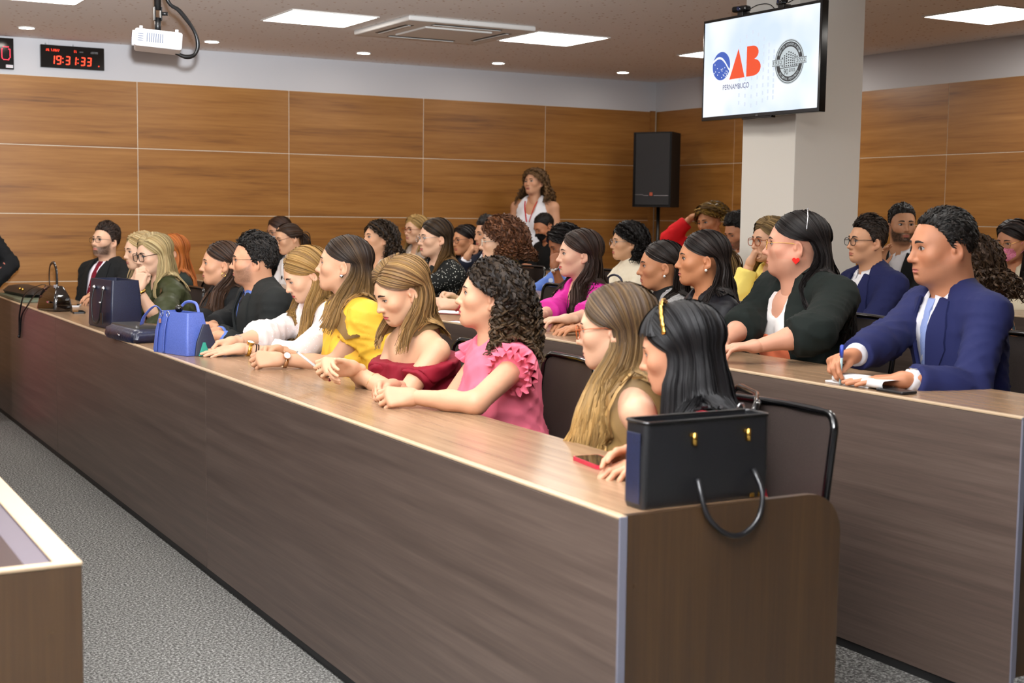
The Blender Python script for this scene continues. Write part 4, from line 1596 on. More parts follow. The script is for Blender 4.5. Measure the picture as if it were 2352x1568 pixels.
FING = [(0.028, 0.086, (0.040, 0.025, 0.020)), (0.0095, 0.090, (0.044, 0.029, 0.021)), (-0.0105, 0.086, (0.040, 0.027, 0.020)), (-0.029, 0.078, (0.031, 0.020, 0.018))]


def hand_prims(W, y, z, right, pose, sz=1.0):
    """W wrist centre, y finger direction, z back-of-hand normal"""
    y = U(y)
    z = U(np.asarray(z, float) - y * (y @ np.asarray(z, float)))
    x = np.cross(y, z)
    t = -1.0 if right else 1.0
    R = np.stack([x * t, y, z], 0)          # local x points to the thumb side
    tw = lambda p: W + sz * (np.asarray(p, float) @ R)
    ps = POSES[pose]
    P = []
    info = {}
    for i, (fx, fy, seg) in enumerate(FING):
        P.append(cone(tw((fx * 0.55, 0.008, 0.0)), tw((fx, fy, -0.002)), 0.0150 * sz, 0.0118 * sz, 0.016))
        a = 0.0
        p = np.array([fx, fy, -0.002])
        sp = fx * 1.6
        r = (0.0094, 0.0086, 0.0080, 0.0066) if i < 3 else (0.0082, 0.0074, 0.0069, 0.0058)
        for k in range(3):
            a += math.radians(ps['c'][i][k])
            d = np.array([sp * (1 - k * 0.3), math.cos(a), -math.sin(a)])
            d /= np.linalg.norm(d)
            q = p + d * seg[k]
            P.append(cone(tw(p), tw(q), r[k] * sz, r[k + 1] * sz, 0.004))
            p = q
        info[i] = tw(p)
    th = U(ps['th'])
    b = np.array([0.018, 0.022, -0.006])
    q = b + th * 0.040
    P.append(cone(tw(b), tw(q), 0.0150 * sz, 0.0112 * sz, 0.014))
    bend = math.radians(ps['tb'])
    ax2 = U(np.cross(th, (0.35, 0, 1.0)))
    d2 = U(th * math.cos(bend) + U(np.array([-0.9, 0.2, -0.25])) * math.sin(bend))
    q2 = q + d2 * 0.030
    P.append(cone(tw(q), tw(q2), 0.0105 * sz, 0.0092 * sz, 0.005))
    d3 = U(d2 + 0.25 * d2 * 0 + np.array([-0.25, 0.05, 0]) * (1 if ps['tb'] > 10 else 0.2))
    q3 = q2 + d3 * 0.024
    P.append(cone(tw(q2), tw(q3), 0.0092 * sz, 0.0068 * sz, 0.004))
    info['thumb'] = tw(q3)
    P.append(cone(tw((0, -0.035, 0)), tw((0, 0.012, 0)), 0.0195 * sz, 0.0240 * sz, 0.02))
    return P, info, tw


def bend_arm(S, W, la, lb, pole):
    d = W - S
    n = np.linalg.norm(d)
    n2 = min(n, (la + lb) * 0.995)
    W = S + d / n * n2
    a = (la * la - lb * lb + n2 * n2) / (2 * n2)
    h = math.sqrt(max(la * la - a * a, 1e-6))
    u = d / n
    p = np.asarray(pole, float)
    p = U(p - u * (p @ u))
    return S + u * a + p * h, W


def march(prims, O, D, t0, t1, n=60):
    """first hit along O + t*D from t0 to t1 (arrays of points)"""
    O = np.asarray(O, float)
    ts = np.linspace(t0, t1, n)
    X = O[..., None, :] + ts[:, None] * D
    f = field(prims, X)
    ins = f < 0
    k = np.clip(np.where(ins.any(-1), ins.argmax(-1), n - 1), 1, n - 1)
    f0 = np.take_along_axis(f, (k - 1)[..., None], -1)[..., 0]
    f1 = np.take_along_axis(f, k[..., None], -1)[..., 0]
    t = ts[k - 1] + np.clip(f0 / (f0 - f1 + 1e-9), 0, 1) * (ts[k] - ts[k - 1])
    return O + t[..., None] * D


def lathe_ring(Cn, ax, ay, r, tube_r, n=28, sides=6, flat=1.0):
    a = np.linspace(0, 2 * np.pi, n, endpoint=False)
    P = Cn + r * (np.cos(a)[:, None] * ax + np.sin(a)[:, None] * ay)
    return tube_vf(P, tube_r, sides, flat, False, 0, True)


def ico(c, r, n=10):
    u = np.linspace(0, np.pi, n)
    v = np.linspace(0, 2 * np.pi, n * 2, endpoint=False)
    P = np.stack([np.sin(u)[None] * np.cos(v)[:, None], np.sin(u)[None] * np.sin(v)[:, None], np.cos(u)[None] + 0 * v[:, None]], -1)
    return (np.asarray(c) + P * r).reshape(-1, 3), grid_faces(n * 2, n, 0, True)


# ------------------------------------------------------------------ the person
class Person:
    def __init__(s, label, H, fz, hy=0, hp=0, hr=0, by=0, lean=0.10, sc=0.985, fem=True, w=1.0, bust=1.0, skin=(220, 170, 140), near=True, stand=False, nk=1.0, sway=0.0, sh=1.0):
        s.near, s.fem, s.w, s.stand = near, fem, w, stand
        s.H, s.fz, s.sc = np.array(H, float), fz, sc
        s.Rh = rotz(math.radians(90 + hy)) @ rotx(math.radians(-hp)) @ roty(math.radians(hr))
        s.B = rotz(math.radians(90 + by))
        s.skin = np.array(srgb(*skin)[:3]) * np.array([0.76, 0.68, 0.60])
        s.T = lambda p: s.H + (np.asarray(p) * s.sc) @ s.Rh.T
        pr = math.radians(hp)
        s.Nk = s.H + s.B @ np.array([0, -0.034 - 0.055 * math.sin(pr), -0.172 * nk + 0.02 * abs(math.sin(pr))]) * sc
        pz = fz + (0.555 if not stand else 0.93)
        s.P = s.Nk + s.B @ np.array([sway, -lean, 0])
        s.P[2] = min(pz, s.Nk[2] - 0.34)
        s.z = U(s.Nk - s.P)
        s.x = U(s.B @ np.array([1.0, 0, 0]) - s.z * (s.z @ (s.B @ np.array([1.0, 0, 0]))))
        s.y = np.cross(s.z, s.x)
        s.R3 = np.stack([s.x, s.y, s.z], 0)
        s.TL = np.linalg.norm(s.Nk - s.P)
        w2 = 1 + (w - 1) * 0.7
        s.bust = bust
        sw = (0.160 if fem else 0.188) * w2 * sh
        s.S = {}
        for k, sg in (('R', 1), ('L', -1)):
            s.S[k] = s.Nk + s.x * sg * sw - s.z * 0.058 - s.y * 0.005
        s.la, s.lb = (0.275, 0.235) if fem else (0.30, 0.255)
        s.arm = {}
        s.garms = []
        s.root = empty('person', (s.P[0], s.P[1], fz), label, 'person', None if stand else 'seated audience')
        s.body = Geo()
        s.fine = 0.0038 if near else 0.0063
        s.handinfo = {}
        s.block = []

    def pt(s, x, y, z):
        """torso point: right, forward, up from the neck base"""
        return s.Nk + s.x * x + s.y * y + s.z * z

    def torso(s, g):
        w, w2 = s.w, 1 + (s.w - 1) * 0.7
        f = s.fem
        P = [ell(s.P, (0.168 * w + g, 0.122 * w + g, 0.115 + g), 0.06, s.R3),
             ell(s.P + s.z * s.TL * 0.34 + s.y * 0.008 * w, ((0.128 if f else 0.148) * w + g, (0.098 if f else 0.112) * w + g, 0.135 + g), 0.08, s.R3),
             ell(s.P + s.z * s.TL * 0.68 - s.y * 0.004, ((0.138 if f else 0.165) * w2 + g, (0.102 if f else 0.118) * w2 + g, 0.140 + g), 0.08, s.R3),
             ell(s.Nk - s.z * 0.085 - s.y * 0.008, ((0.118 if f else 0.142) * w2 + g, (0.078 if f else 0.088) * w2 + g, 0.062 + g), 0.06, s.R3)]
        if f and s.bust > 0:
            for sg in (-1, 1):
                P.append(ell(s.pt(sg * 0.066 * w2, 0.078 * w2, -0.205), (0.058 * s.bust + g, 0.052 * s.bust + g, 0.060 * s.bust + g), 0.05, s.R3))
        for k, sg in (('R', 1), ('L', -1)):
            P.append(cone(s.Nk - s.z * 0.062 + s.x * sg * 0.04, s.S[k], 0.054 + g, (0.045 if f else 0.050) * w2 + g, 0.05))
            P.append(cone(s.Nk + s.z * 0.012 - s.y * 0.012, s.S[k] * 0.62 + s.Nk * 0.38 + s.z * 0.012, 0.046 + g, 0.034 + g, 0.05))
        return P

    def arms(s, spec):
        """spec: {'R': dict(w=(x,y,z), pole=(..), pose=.., dir=.., dor=..)}"""
        for k, sg in (('R', 1), ('L', -1)):
            a = dict(spec.get(k, {}))
            pole = a.get('pole', tuple(s.x * sg * 0.30 - s.y * 0.10 - s.z * 1.0))
            W = np.array(a.get('w', s.pt(sg * 0.12, 0.42, -0.40)), float)
            if 'e' in a:
                E = np.array(a['e'], float)
                u = E - s.S[k]
                E = s.S[k] + U(u) * np.clip(np.linalg.norm(u), s.la * 0.85, s.la * 1.2)
                W = E + U(W - E) * s.lb
            else:
                E, W = bend_arm(s.S[k], W, s.la, s.lb, pole)
            a['E'], a['W'] = E, W
            a['dir'] = U(np.array(a['dir'], float)) if 'dir' in a else U(W - E)
            a['dor'] = np.array(a.get('dor', (0, 0, 1)), float)
            s.arm[k] = a

    def arm_prims(s, k, g, upto=2.0, k_=0.03, loose=0.0):
        """upto: 1 = elbow, 2 = wrist; flat end"""
        m = (1.0 if s.fem else 1.14) * (1 + (s.w - 1) * 0.55)
        S, E, W = s.S[k], s.arm[k]['E'], s.arm[k]['W']
        r0, r1, r2 = 0.043 * m, 0.037 * m, 0.0250 * (1.0 if s.fem else 1.1)
        if upto <= 1.0:
            b = S + (E - S) * upto
            return [cone(S, b, r0 + g, r0 + (r1 - r0) * upto + g + loose, k_, True)]
        t = upto - 1
        b = E + (W - E) * t
        P = [cone(S, E, r0 + g, r1 + g, k_), cone(E, E + (b - E) * 0.45, r1 + g, r1 + (r2 - r1) * 0.35 * t + g + loose * 0.5, k_)]
        P.append(cone(E + (b - E) * 0.4, b, r1 + (r2 - r1) * 0.30 * t + g + loose * 0.4, r1 + (r2 - r1) * t + g + loose, k_, upto < 2))
        return P

    def garment(s, name, m, g=0.010, sleeve=(2.0, 2.0), neck='round', loose=0.004, cuts=(), extra=(), res=None, bottom=None, sub=None, keep=True, fold=0.0055, front=()):
        P = s.torso(g)
        if neck != 'none' and neck != 'turtle':
            P.append(ell(s.pt(0, 0.012, 0.045), (0.066, 0.072, 0.060), 0.012, s.R3, 's'))
        if neck == 'turtle':
            c0, c1 = s.T(np.array([[0, -0.036, -0.185]]))[0], s.T(np.array([[0, -0.022, -0.098]]))[0]
            P.append(cone(c0, c1, 0.062 * s.sc, 0.054 * s.sc, 0.015, True))
        if neck == 'scoop':
            P.append(cone(s.pt(0, 0.10, 0.02), s.pt(0, 0.13, -0.075), 0.075, 0.05, 0.012, False, 's'))
        if neck == 'v':
            P.append(cone(s.pt(0, 0.09, 0.02), s.pt(0, 0.155, -0.175), 0.058, 0.006, 0.010, False, 's'))
        if neck == 'deepv':
            P.append(cone(s.pt(0, 0.09, 0.02), s.pt(0, 0.19, -0.36), 0.078, 0.018, 0.010, False, 's'))
        if neck == 'open':
            P.append(cone(s.pt(0, 0.11, 0.03), s.pt(0, 0.20, -0.22), 0.070, 0.085, 0.012, False, 's'))
            P.append(cone(s.pt(0, 0.20, -0.22), s.pt(0, 0.24, -0.55), 0.085, 0.10, 0.012, False, 's'))
        P += list(front)
        for k, u in zip(('R', 'L'), sleeve):
            if u > 0:
                P += s.arm_prims(k, g, u, 0.035, loose)
        P += list(extra)
        P += list(cuts)
        r = res or (0.0112 if s.near else 0.0155)
        lo = None
        V, F = skin_over(P, r)
        lowest = s.P[2] - 0.02 if bottom is None else bottom
        V, F, _ = prune(V, F, V[:, 2] > lowest)
        if keep:
            s.garms.append(P)
        o = mesh(name, V, F, m, s.root if sub is None else sub, True)
        if fold:
            s.crease(o.data, V, fold)
        s.lastP = P
        return o, P

    def crease(s, me, V, amp):
        """push the cloth in and out in drag folds, strongest at elbows, armpits and waist"""
        n = np.zeros(len(V) * 3, dtype=np.float32)
        me.vertices.foreach_get('normal', n)
        n = n.reshape(-1, 3)
        q = (V - s.Nk) @ s.R3.T
        wgt = np.full(len(V), 0.35)
        for k in ('R', 'L'):
            a = s.arm[k]
            for c, r in ((a['E'], 0.11), (s.S[k] - s.z * 0.09, 0.12)):
                wgt += 0.9 * np.exp(-(((V - c) ** 2).sum(1)) / r ** 2)
        wgt += 0.6 * np.clip((-0.25 - q[:, 2]) / 0.1, 0, 1)
        p = q * 1.0
        w1 = 0.9 * np.sin(p[:, 0] * 17 + p[:, 2] * 9) + 0.7 * np.sin(p[:, 1] * 21 - p[:, 2] * 13 + 1.3)
        f = 1 - np.abs(np.sin(p[:, 2] * 46 + p[:, 0] * 34 - p[:, 1] * 22 + 1.8 * w1))
        f2 = 1 - np.abs(np.sin(p[:, 2] * 30 - p[:, 0] * 52 + p[:, 1] * 31 + 2.2 * w1 + 0.7))
        h = amp * np.clip(wgt, 0, 1.3) * (1.2 * f ** 2.5 + 0.9 * f2 ** 2.5 - 0.45)
        W = V + n * h[:, None]
        me.vertices.foreach_set('co', W.astype(np.float32).ravel())
        me.update()

    def trousers(s, m, name='trousers'):
        g = 0.012
        w = s.w
        P = [ell(s.P - s.z * 0.01, (0.172 * w + g, 0.126 * w + g, 0.11 + g), 0.05, s.R3)]
        f = U(s.y * np.array([1, 1, 0]))
        for sg in (-1, 1):
            hip = s.P + s.x * sg * 0.085 * w
            if s.stand:
                kn = hip + np.array([0, 0, -0.43]) + f * 0.02
                an = np.array([kn[0], kn[1], s.fz + 0.08]) - f * 0.02
            else:
                kn = hip + f * 0.40 + s.x * sg * 0.03
                kn[2] = s.fz + 0.50
                an = np.array([kn[0], kn[1], s.fz + 0.09]) - f * 0.05
            P += [cone(hip, kn, 0.083 * (1 + (w - 1) * .6), 0.062, 0.04), cone(kn, an, 0.060, 0.043, 0.03), cone(an - np.array([0, 0, .045]), an + f * 0.14 - np.array([0, 0, .052]), 0.038, 0.032, 0.02)]
        V, F = skin_over(P, 0.027)
        return mesh(name, V, F, m, s.root, True)

    def finish(s, face, hairst, eye=1.0, lip=(168, 84, 84), brow=(40, 28, 22), lash=0.6, beard=None, skin_arms=True, blush=0.25, seed=1, look=(0, 0)):
        """skin: head, neck, chest, arms, hands in one mesh; then the hair"""
        P, V, F = head_mesh(dict(face, fem=s.fem), s.fine)
        col = np.tile(s.skin, (len(V), 1))
        # ruddier cheeks, nose and ears; slightly darker lids
        ck = np.exp(-(((np.abs(V[:, 0]) - 0.042) / 0.018) ** 2 + ((V[:, 2] + 0.028) / 0.020) ** 2)) * (V[:, 1] > 0.03)
        ck = np.maximum(ck, 0.7 * np.exp(-((V[:, 0] / 0.012) ** 2 + ((V[:, 2] + 0.036) / 0.012) ** 2)) * (V[:, 1] > 0.09))
        ck = np.maximum(ck, 0.8 * (np.abs(V[:, 0]) > 0.070) * (np.abs(V[:, 2] + 0.012) < 0.04))
        red = s.skin * np.array([1.0, 0.68, 0.62])
        col = col * (1 - blush * ck[:, None]) + red * (blush * ck[:, None])
        if beard:
            bc, amt, bt = np.array(srgb(*beard[0])[:3]), beard[1], beard[2]
            z, y, x = V[:, 2], V[:, 1], np.abs(V[:, 0])
            line = np.interp(y, [-0.01, 0.012, 0.03, 0.055, 0.075, 0.1], [0.004, -0.008, -0.030, -0.043, -0.050, -0.052]) + bt
            ss = lambda q: np.clip(q, 0, 1) ** 2 * (3 - 2 * np.clip(q, 0, 1))
            jaw = ss((line - z) / 0.014) * ss((y + 0.006) / 0.036) * (0.35 + 0.65 * ss((z + 0.112) / 0.014)) * ss((z + 0.135) / 0.02)
            side = 0 * jaw
            mus = np.exp(-(((z + 0.0525) / 0.0045) ** 2)) * (x < 0.028) * (y > 0.07)
            lipm = np.exp(-((x / 0.022) ** 4 + ((z + 0.067) / 0.011) ** 4)) * (y > 0.07)
            k = np.clip(np.maximum(np.maximum(jaw, side), mus) * (1 - lipm), 0, 1) * amt
            nz = 0.85 + 0.3 * np.random.RandomState(seed).rand(len(V))
            k = np.clip(k * nz, 0, 1)[:, None]
            col = col * (1 - k) + bc * k
        Vw = s.T(V)
        keep = np.ones(len(V), bool)
        for gp in s.garms:
            low = (V[:, 2] < -0.10)
            if low.any():
                keep[low] &= field(gp, Vw[low]) > -0.010
        keep &= ~((V[:, 2] > 0.088) | ((V[:, 1] < -0.055) & (V[:, 2] > 0.022)))
        Vw2, F2, used = prune(Vw, F, keep)
        s.body.add(Vw2, F2, col[used], 0)
        face_details(s.body, P, s.T, s.skin, eye, np.array(srgb(*lip)[:3]), np.array(srgb(*brow)[:3]), lash, look)
        # trunk and arms
        if skin_arms:
            T = s.torso(-0.003)
            for k in ('R', 'L'):
                T += s.arm_prims(k, 0.0, 2.0, 0.02)
            V, F = skin_over(T, 0.0105 if s.near else 0.016)
            keep = V[:, 2] > s.P[2] + 0.02
            hid = np.zeros(len(V), bool)
            for gp in s.garms:
                hid |= field(gp, V) < -0.010
            arm = np.zeros(len(V), bool)
            for k in ('R', 'L'):
                for q in s.arm_prims(k, 0.0, 2.0):
                    arm |= dist(q, V) < 0.004
            V, F, _ = prune(V, F, keep & (~hid | arm))
            s.body.add(V, F, s.skin, 0)
        for k in ('R', 'L'):
            a = s.arm[k]
            if a.get('hide'):
                continue
            sz = (0.98 if s.fem else 1.08) * a.get('sz', 1.0)
            hp, info, tw = hand_prims(a['W'], a['dir'], a['dor'], k == 'R', a.get('pose', 'rest'), sz)
            V, F = skin_over(hp, 0.0040 if s.near else 0.0064)
            s.handinfo[k] = (info, tw)
            cl = np.tile(s.skin, (len(V), 1))
            s.body.add(V, F, cl, 0)
            if a.get('nails'):
                nc = np.array(srgb(*a['nails'])[:3])
                for q in (0, 1, 2, 3):
                    V, F = ico(info[q], 0.0068 * sz, 7)
                    s.body.add(V, F, nc, 2)
        s.body.make('body', [M_SKIN, M_EYE, M_BROW], s.root)
        bodyp = []
        if hairst.get('kind') != 'short':
            bodyp = s.torso(0.018)
            for k in ('R', 'L'):
                bodyp.append(cone(s.S[k], s.arm[k]['E'], 0.066, 0.058, 0.03))
            c0, c1 = s.T(np.array([[0, -0.036, -0.185]]))[0], s.T(np.array([[0, -0.020, -0.07]]))[0]
            bodyp.append(cone(c0, c1, 0.058, 0.054, 0.03))
            bodyp += s.block
        G = Geo()
        hair(G, hairst, s.T, s.Rh, s.sc, bodyp or None, seed, s.near, P[:9])
        G.make('hair', [M_HAIR], s.root, True, True)
        return s

    # ---- accessories
    def glasses(s, shape='round', m=None, w=0.0235, h=0.019, r=0.0014, lens=True):
        m = m or M_BLACKGLOSS
        n = 24
        a = np.linspace(0, 2 * np.pi, n, endpoint=False)
        e = {'round': 2.0, 'rect': 4.5, 'soft': 2.8}[shape]
        cx, cz = np.sign(np.cos(a)) * np.abs(np.cos(a)) ** (2 / e), np.sign(np.sin(a)) * np.abs(np.sin(a)) ** (2 / e)
        G = Geo()
        GL = Geo()
        yy = 0.1035
        for sg in (-1, 1):
            x = sg * 0.0335 + w * cx
            z = -0.004 + h * cz
            y = yy - 0.16 * np.abs(x - 0) ** 1.6
            p = s.T(np.stack([x, y, z], -1))
            V, F = tube_vf(p, r * s.sc, 6, 1.0, False, 0, True)
            G.add(V, F)
            if lens:
                c = p.mean(0)
                GL.add(np.vstack([p, c[None]]), np.array([(i, (i + 1) % n, n) for i in range(n)]))
            tp = s.T(np.array([(sg * (0.0335 + w), yy - 0.16 * (0.0335 + w) ** 1.6, 0.004), (sg * 0.071, 0.06, 0.006), (sg * 0.0785, 0.01, 0.006), (sg * 0.078, -0.022, -0.008)]))
            V, F = tube_vf(tp, r * 0.9 * s.sc, 6, 1.0)
            G.add(V, [f for f in F if len(f) == 4])
        V, F = tube_vf(s.T(np.array([(-0.0335 + w, yy - 0.001, 0.002), (0, yy + 0.004, 0.005), (0.0335 - w, yy - 0.001, 0.002)])), r * s.sc, 6)
        G.add(V, [f for f in F if len(f) == 4])
        o = G.make('glasses', [m], s.root)
        if lens:
            GL.make('lens', [M_LENSCLR], o)

    def earring(s, kind='stud', m=None, side=(1, -1), size=0.005):
        m = m or M_SILVER
        for sg in side:
            c = s.T(np.array([[sg * 0.0830, -0.004, -0.048]]))[0]
            if kind == 'stud':
                V, F = ico(c, size, 8)
                mesh('earring', V, F, m, s.root, True)
            elif kind == 'hoop':
                V, F = lathe_ring(c - np.array([0, 0, 0.011]), U(s.Rh @ np.array([0, 1.0, 0])), np.array([0, 0, 1.0]), 0.011, 0.0016)
                mesh('earring', V, F, m, s.root, True)
            elif kind == 'heart':
                t = np.linspace(0, 2 * np.pi, 24, endpoint=False)
                hx, hz = 16 * np.sin(t) ** 3, 13 * np.cos(t) - 5 * np.cos(2 * t) - 2 * np.cos(3 * t) - np.cos(4 * t)
                loc = np.stack([np.full(24, sg * 0.0920), -0.004 + hx / 16 * 0.014, -0.056 + hz / 16 * 0.014], -1)
                A, Bb = s.T(loc), s.T(loc - np.array([sg * 0.005, 0, 0]))
                V = np.vstack([A, Bb])
                F = [tuple(range(24)), tuple(reversed(range(24, 48)))] + [(i, (i + 1) % 24, (i + 1) % 24 + 24, i + 24) for i in range(24)]
                mesh('earring', V, F, m, s.root)

    def watch(s, k='L', m=None, face=None, r=0.033, t=0.02):
        a = s.arm[k]
        d = U(a['W'] - a['E'])
        c = a['W'] - d * t
        z = U(a['dor'] - d * (a['dor'] @ d))
        x = np.cross(d, z)
        V, F = lathe_ring(c, x, z, r, 0.0085, 28, 8, 0.25)
        # band: flattened ring
        ang = np.linspace(0, 2 * np.pi, 28, endpoint=False)
        ring = np.array([[-0.008, 0.0], [-0.008, 0.003], [0.008, 0.003], [0.008, 0.0]])
        V = np.array([[c + (r - 0.002 + q[1]) * (math.cos(A) * x + math.sin(A) * z) + d * q[0] for q in ring] for A in ang]).reshape(-1, 3)
        F = [(i * 4 + j, ((i + 1) % 28) * 4 + j, ((i + 1) % 28) * 4 + (j + 1) % 4, i * 4 + (j + 1) % 4) for i in range(28) for j in range(4)]
        o = mesh('watch', V, F, m or M_GOLD, s.root, True)
        V, F = tube_vf([c + z * (r - 0.002), c + z * (r + 0.006)], 0.0165, 20)
        mesh('watch_case', V, F, m or M_GOLD, o)
        V, F = tube_vf([c + z * (r + 0.006), c + z * (r + 0.0068)], 0.0135, 20)
        mesh('dial', V, F, face or mat('watch dial', srgb(240, 240, 238), 0.2), o)

    def bangle(s, k, m, r=0.031, t=0.03, tr=0.003, name='bracelet'):
        a = s.arm[k]
        d = U(a['W'] - a['E'])
        z = U(a['dor'] - d * (a['dor'] @ d))
        V, F = lathe_ring(a['W'] - d * t, np.cross(d, z), z, r, tr)
        mesh(name, V, F, m, s.root, True)

    def necklace(s, m, drop=0.10, w=0.062, pend=True):
        q = np.linspace(-1, 1, 25)
        O = np.array([s.pt(w * a, 0.0, -0.02 - drop * (1 - abs(a) ** 1.6) + 0.015) for a in q])
        T = s.torso(-0.003) + [cone(s.T(np.array([[0, -0.036, -0.2]]))[0], s.T(np.array([[0, -0.02, -0.08]]))[0], 0.054 * s.sc, 0.05 * s.sc, 0.03)]
        P = march(T, O, s.y, 0.25, -0.05) + s.y * 0.002
        V, F = tube_vf(P, 0.0011, 5)
        o = mesh('necklace', V, F, m, s.root, True)
        if pend:
            V, F = ico(P[12] + s.y * 0.002 - s.z * 0.006, 0.0055, 7)
            mesh('pendant', V, F, m, o, True)

    def collar(s, m, height=0.040, open_=0.030, pointy=0.045, gap=16, spread=0.0):
        """shirt collar: a standing band that folds over to two points"""
        n = 37
        a = np.radians(np.linspace(gap, 360 - gap, n))
        fr = np.clip(np.cos(a), 0, 1) ** 3
        rad_t, rad_b = 0.060 if not s.fem else 0.054, 0.079 if not s.fem else 0.070
        if s.w > 1.1:
            rad_t += 0.008
            rad_b += 0.008
        rows = []
        for q in (0.0, 0.35, 1.0):
            rr = rad_t + (rad_b - rad_t) * q
            zz = height * (1 - q) - 0.012 * np.cos(a) * 1.8 - q * pointy * fr
            yy = np.cos(a) * rr * 1.06 + 0.010 + q * 0.020 * fr
            xx = np.sin(a) * (rr + spread * fr * q)
            rows.append(np.array([s.pt(xx[i], yy[i], zz[i]) for i in range(n)]))
        inner = np.array([s.pt(np.sin(a[i]) * (rad_t - 0.004), np.cos(a[i]) * (rad_t - 0.004) * 1.06 + 0.008, -0.012 - 0.02 * np.cos(a[i])) for i in range(n)])
        pts = np.stack([inner] + rows, 1)
        G = Geo()
        G.add(pts.reshape(-1, 3), grid_faces(n, 4))
        return G.make('collar', [m], s.root)

    def patch(s, name, prims, xs, zs, off, m, parent=None, t0=0.42, thick=0.0):
        """cloth patch on the front: xs, zs arrays (n, k) in torso coordinates"""
        O = s.Nk + xs[..., None] * s.x + zs[..., None] * s.z
        P = march(prims, O, s.y, t0, -0.08)
        nrm = s.y
        off = np.asarray(off)
        P = P + nrm * (off[..., None] if off.ndim else off)
        G = Geo()
        n, k = xs.shape
        F = grid_faces(n, k)
        G.add(P.reshape(-1, 3), F)
        # turned-in edge for thickness
        Pb = P - nrm * 0.012
        for line in ((P[:, 0], Pb[:, 0]), (P[:, -1], Pb[:, -1]), (P[0], Pb[0]), (P[-1], Pb[-1])):
            q = np.stack(line, 1)
            G.add(q.reshape(-1, 3), grid_faces(len(q), 2))
        return G.make(name, [m], parent or s.root)

    def tie(s, shirtP, m, length=0.36, w=0.038):
        z = np.array([0.004, -0.012, -0.036, -0.044, -0.09, -0.16, -0.24, -0.32, -length])
        hw = np.array([0.021, 0.020, 0.0145, 0.0155, 0.021, 0.027, 0.033, 0.037, w])
        q = np.array([-1, -0.6, 0, 0.6, 1])
        off = np.array([0.013, 0.014, 0.013, 0.008, 0.007, 0.007, 0.007, 0.007, 0.007])
        return s.patch('tie', shirtP, hw[:, None] * q[None], np.repeat(z[:, None], 5, 1), off[:, None] + 0.003 * (1 - q ** 2)[None], m)

    def lapels(s, P, m, top=0.068, depth=0.35, wide=0.066):
        for sg in (-1, 1):
            t = np.linspace(0, 1, 14)
            inner = top + (0.010 - top) * t
            z = 0.012 - (depth + 0.012) * t
            wd = wide * np.interp(t, [0, 0.22, 0.30, 0.34, 0.42, 1], [0.55, 0.95, 1.05, 0.80, 1.15, 0.10])
            q = np.linspace(0, 1, 5)
            xs = sg * (inner[:, None] - 0.006 + wd[:, None] * q[None])
            zs = z[:, None] + 0 * q[None] - 0.012 * q[None] * (1 - t[:, None])
            o = 0.019 - 0.007 * q[None] + 0 * t[:, None]
            s.patch('lapel', P, xs, zs, o, m)
        a = np.radians(np.linspace(62, 298, 25))
        pts = np.array([s.pt(math.sin(A) * 0.078, math.cos(A) * 0.078 + 0.006, 0.016 - 0.014 * math.cos(A)) for A in a])
        V, F = tube_vf(pts, 0.017, 8, 0.55)
        mesh('jacket_collar', V, F, m, s.root, True)

    def suit(s, jm, sm, tie=None, sleeve=1.93, cuff=True, g=0.019, depth='deepv'):
        _, SP = s.garment('shirt', sm, 0.009, (1.99, 1.99) if cuff else (0, 0), 'round', 0.003)
        s.collar(sm)
        if tie is not None:
            s.tie(s.torso(0.009), tie)
        _, JP = s.garment('jacket', jm, g, (sleeve, sleeve), depth, 0.010)
        s.lapels(s.torso(g), jm)
        return SP, JP

    def mask(s, m, loops=True):
        P, _, _ = head_mesh(dict(getattr(s, 'facep', {}), fem=s.fem), s.fine)
        nu, nv = 21, 12
        u = np.linspace(-1, 1, nu)
        v = np.linspace(0, 1, nv)
        zt = -0.016 - 0.014 * np.abs(u) ** 1.2
        zb = -0.108 + 0.030 * np.abs(u) ** 2
        zz = zt[:, None] + (zb - zt)[:, None] * v[None]
        xx = (0.060 * u)[:, None] * (1 - 0.10 * v[None])
        y = face_y(P, xx, zz, 0.135, -0.03) + 0.004 + 0.010 * np.exp(-(u[:, None] / 0.4) ** 2) * np.sin(np.pi * (0.15 + 0.8 * v[None]))
        y = np.maximum(y, 0.01)
        G = Geo()
        G.add(s.T(np.stack([xx, y, zz], -1).reshape(-1, 3)), grid_faces(nu, nv)[:, ::-1])
        o = G.make('face_mask', [m], s.root)
        for sg in (-1, 1):
            p = s.T(np.array([(sg * 0.059, 0.03, -0.032), (sg * 0.076, 0.0, -0.002), (sg * 0.082, -0.018, -0.016), (sg * 0.076, -0.004, -0.05), (sg * 0.056, 0.03, -0.075)]))
            tube('ear_loop', spline(p, 16), 0.0016, m, o, 5)


# ------------------------------------------------------------------ chairs
M_MESHBACK = noisy('chair mesh', srgb(38, 32, 30), srgb(58, 49, 45), 700, 0.45, 0.4, 0.0008)
M_SEATPAD = noisy('seat fabric', srgb(16, 16, 17), srgb(28, 28, 29), 300, 0.9, 0.3, 0.001)
CH = {}


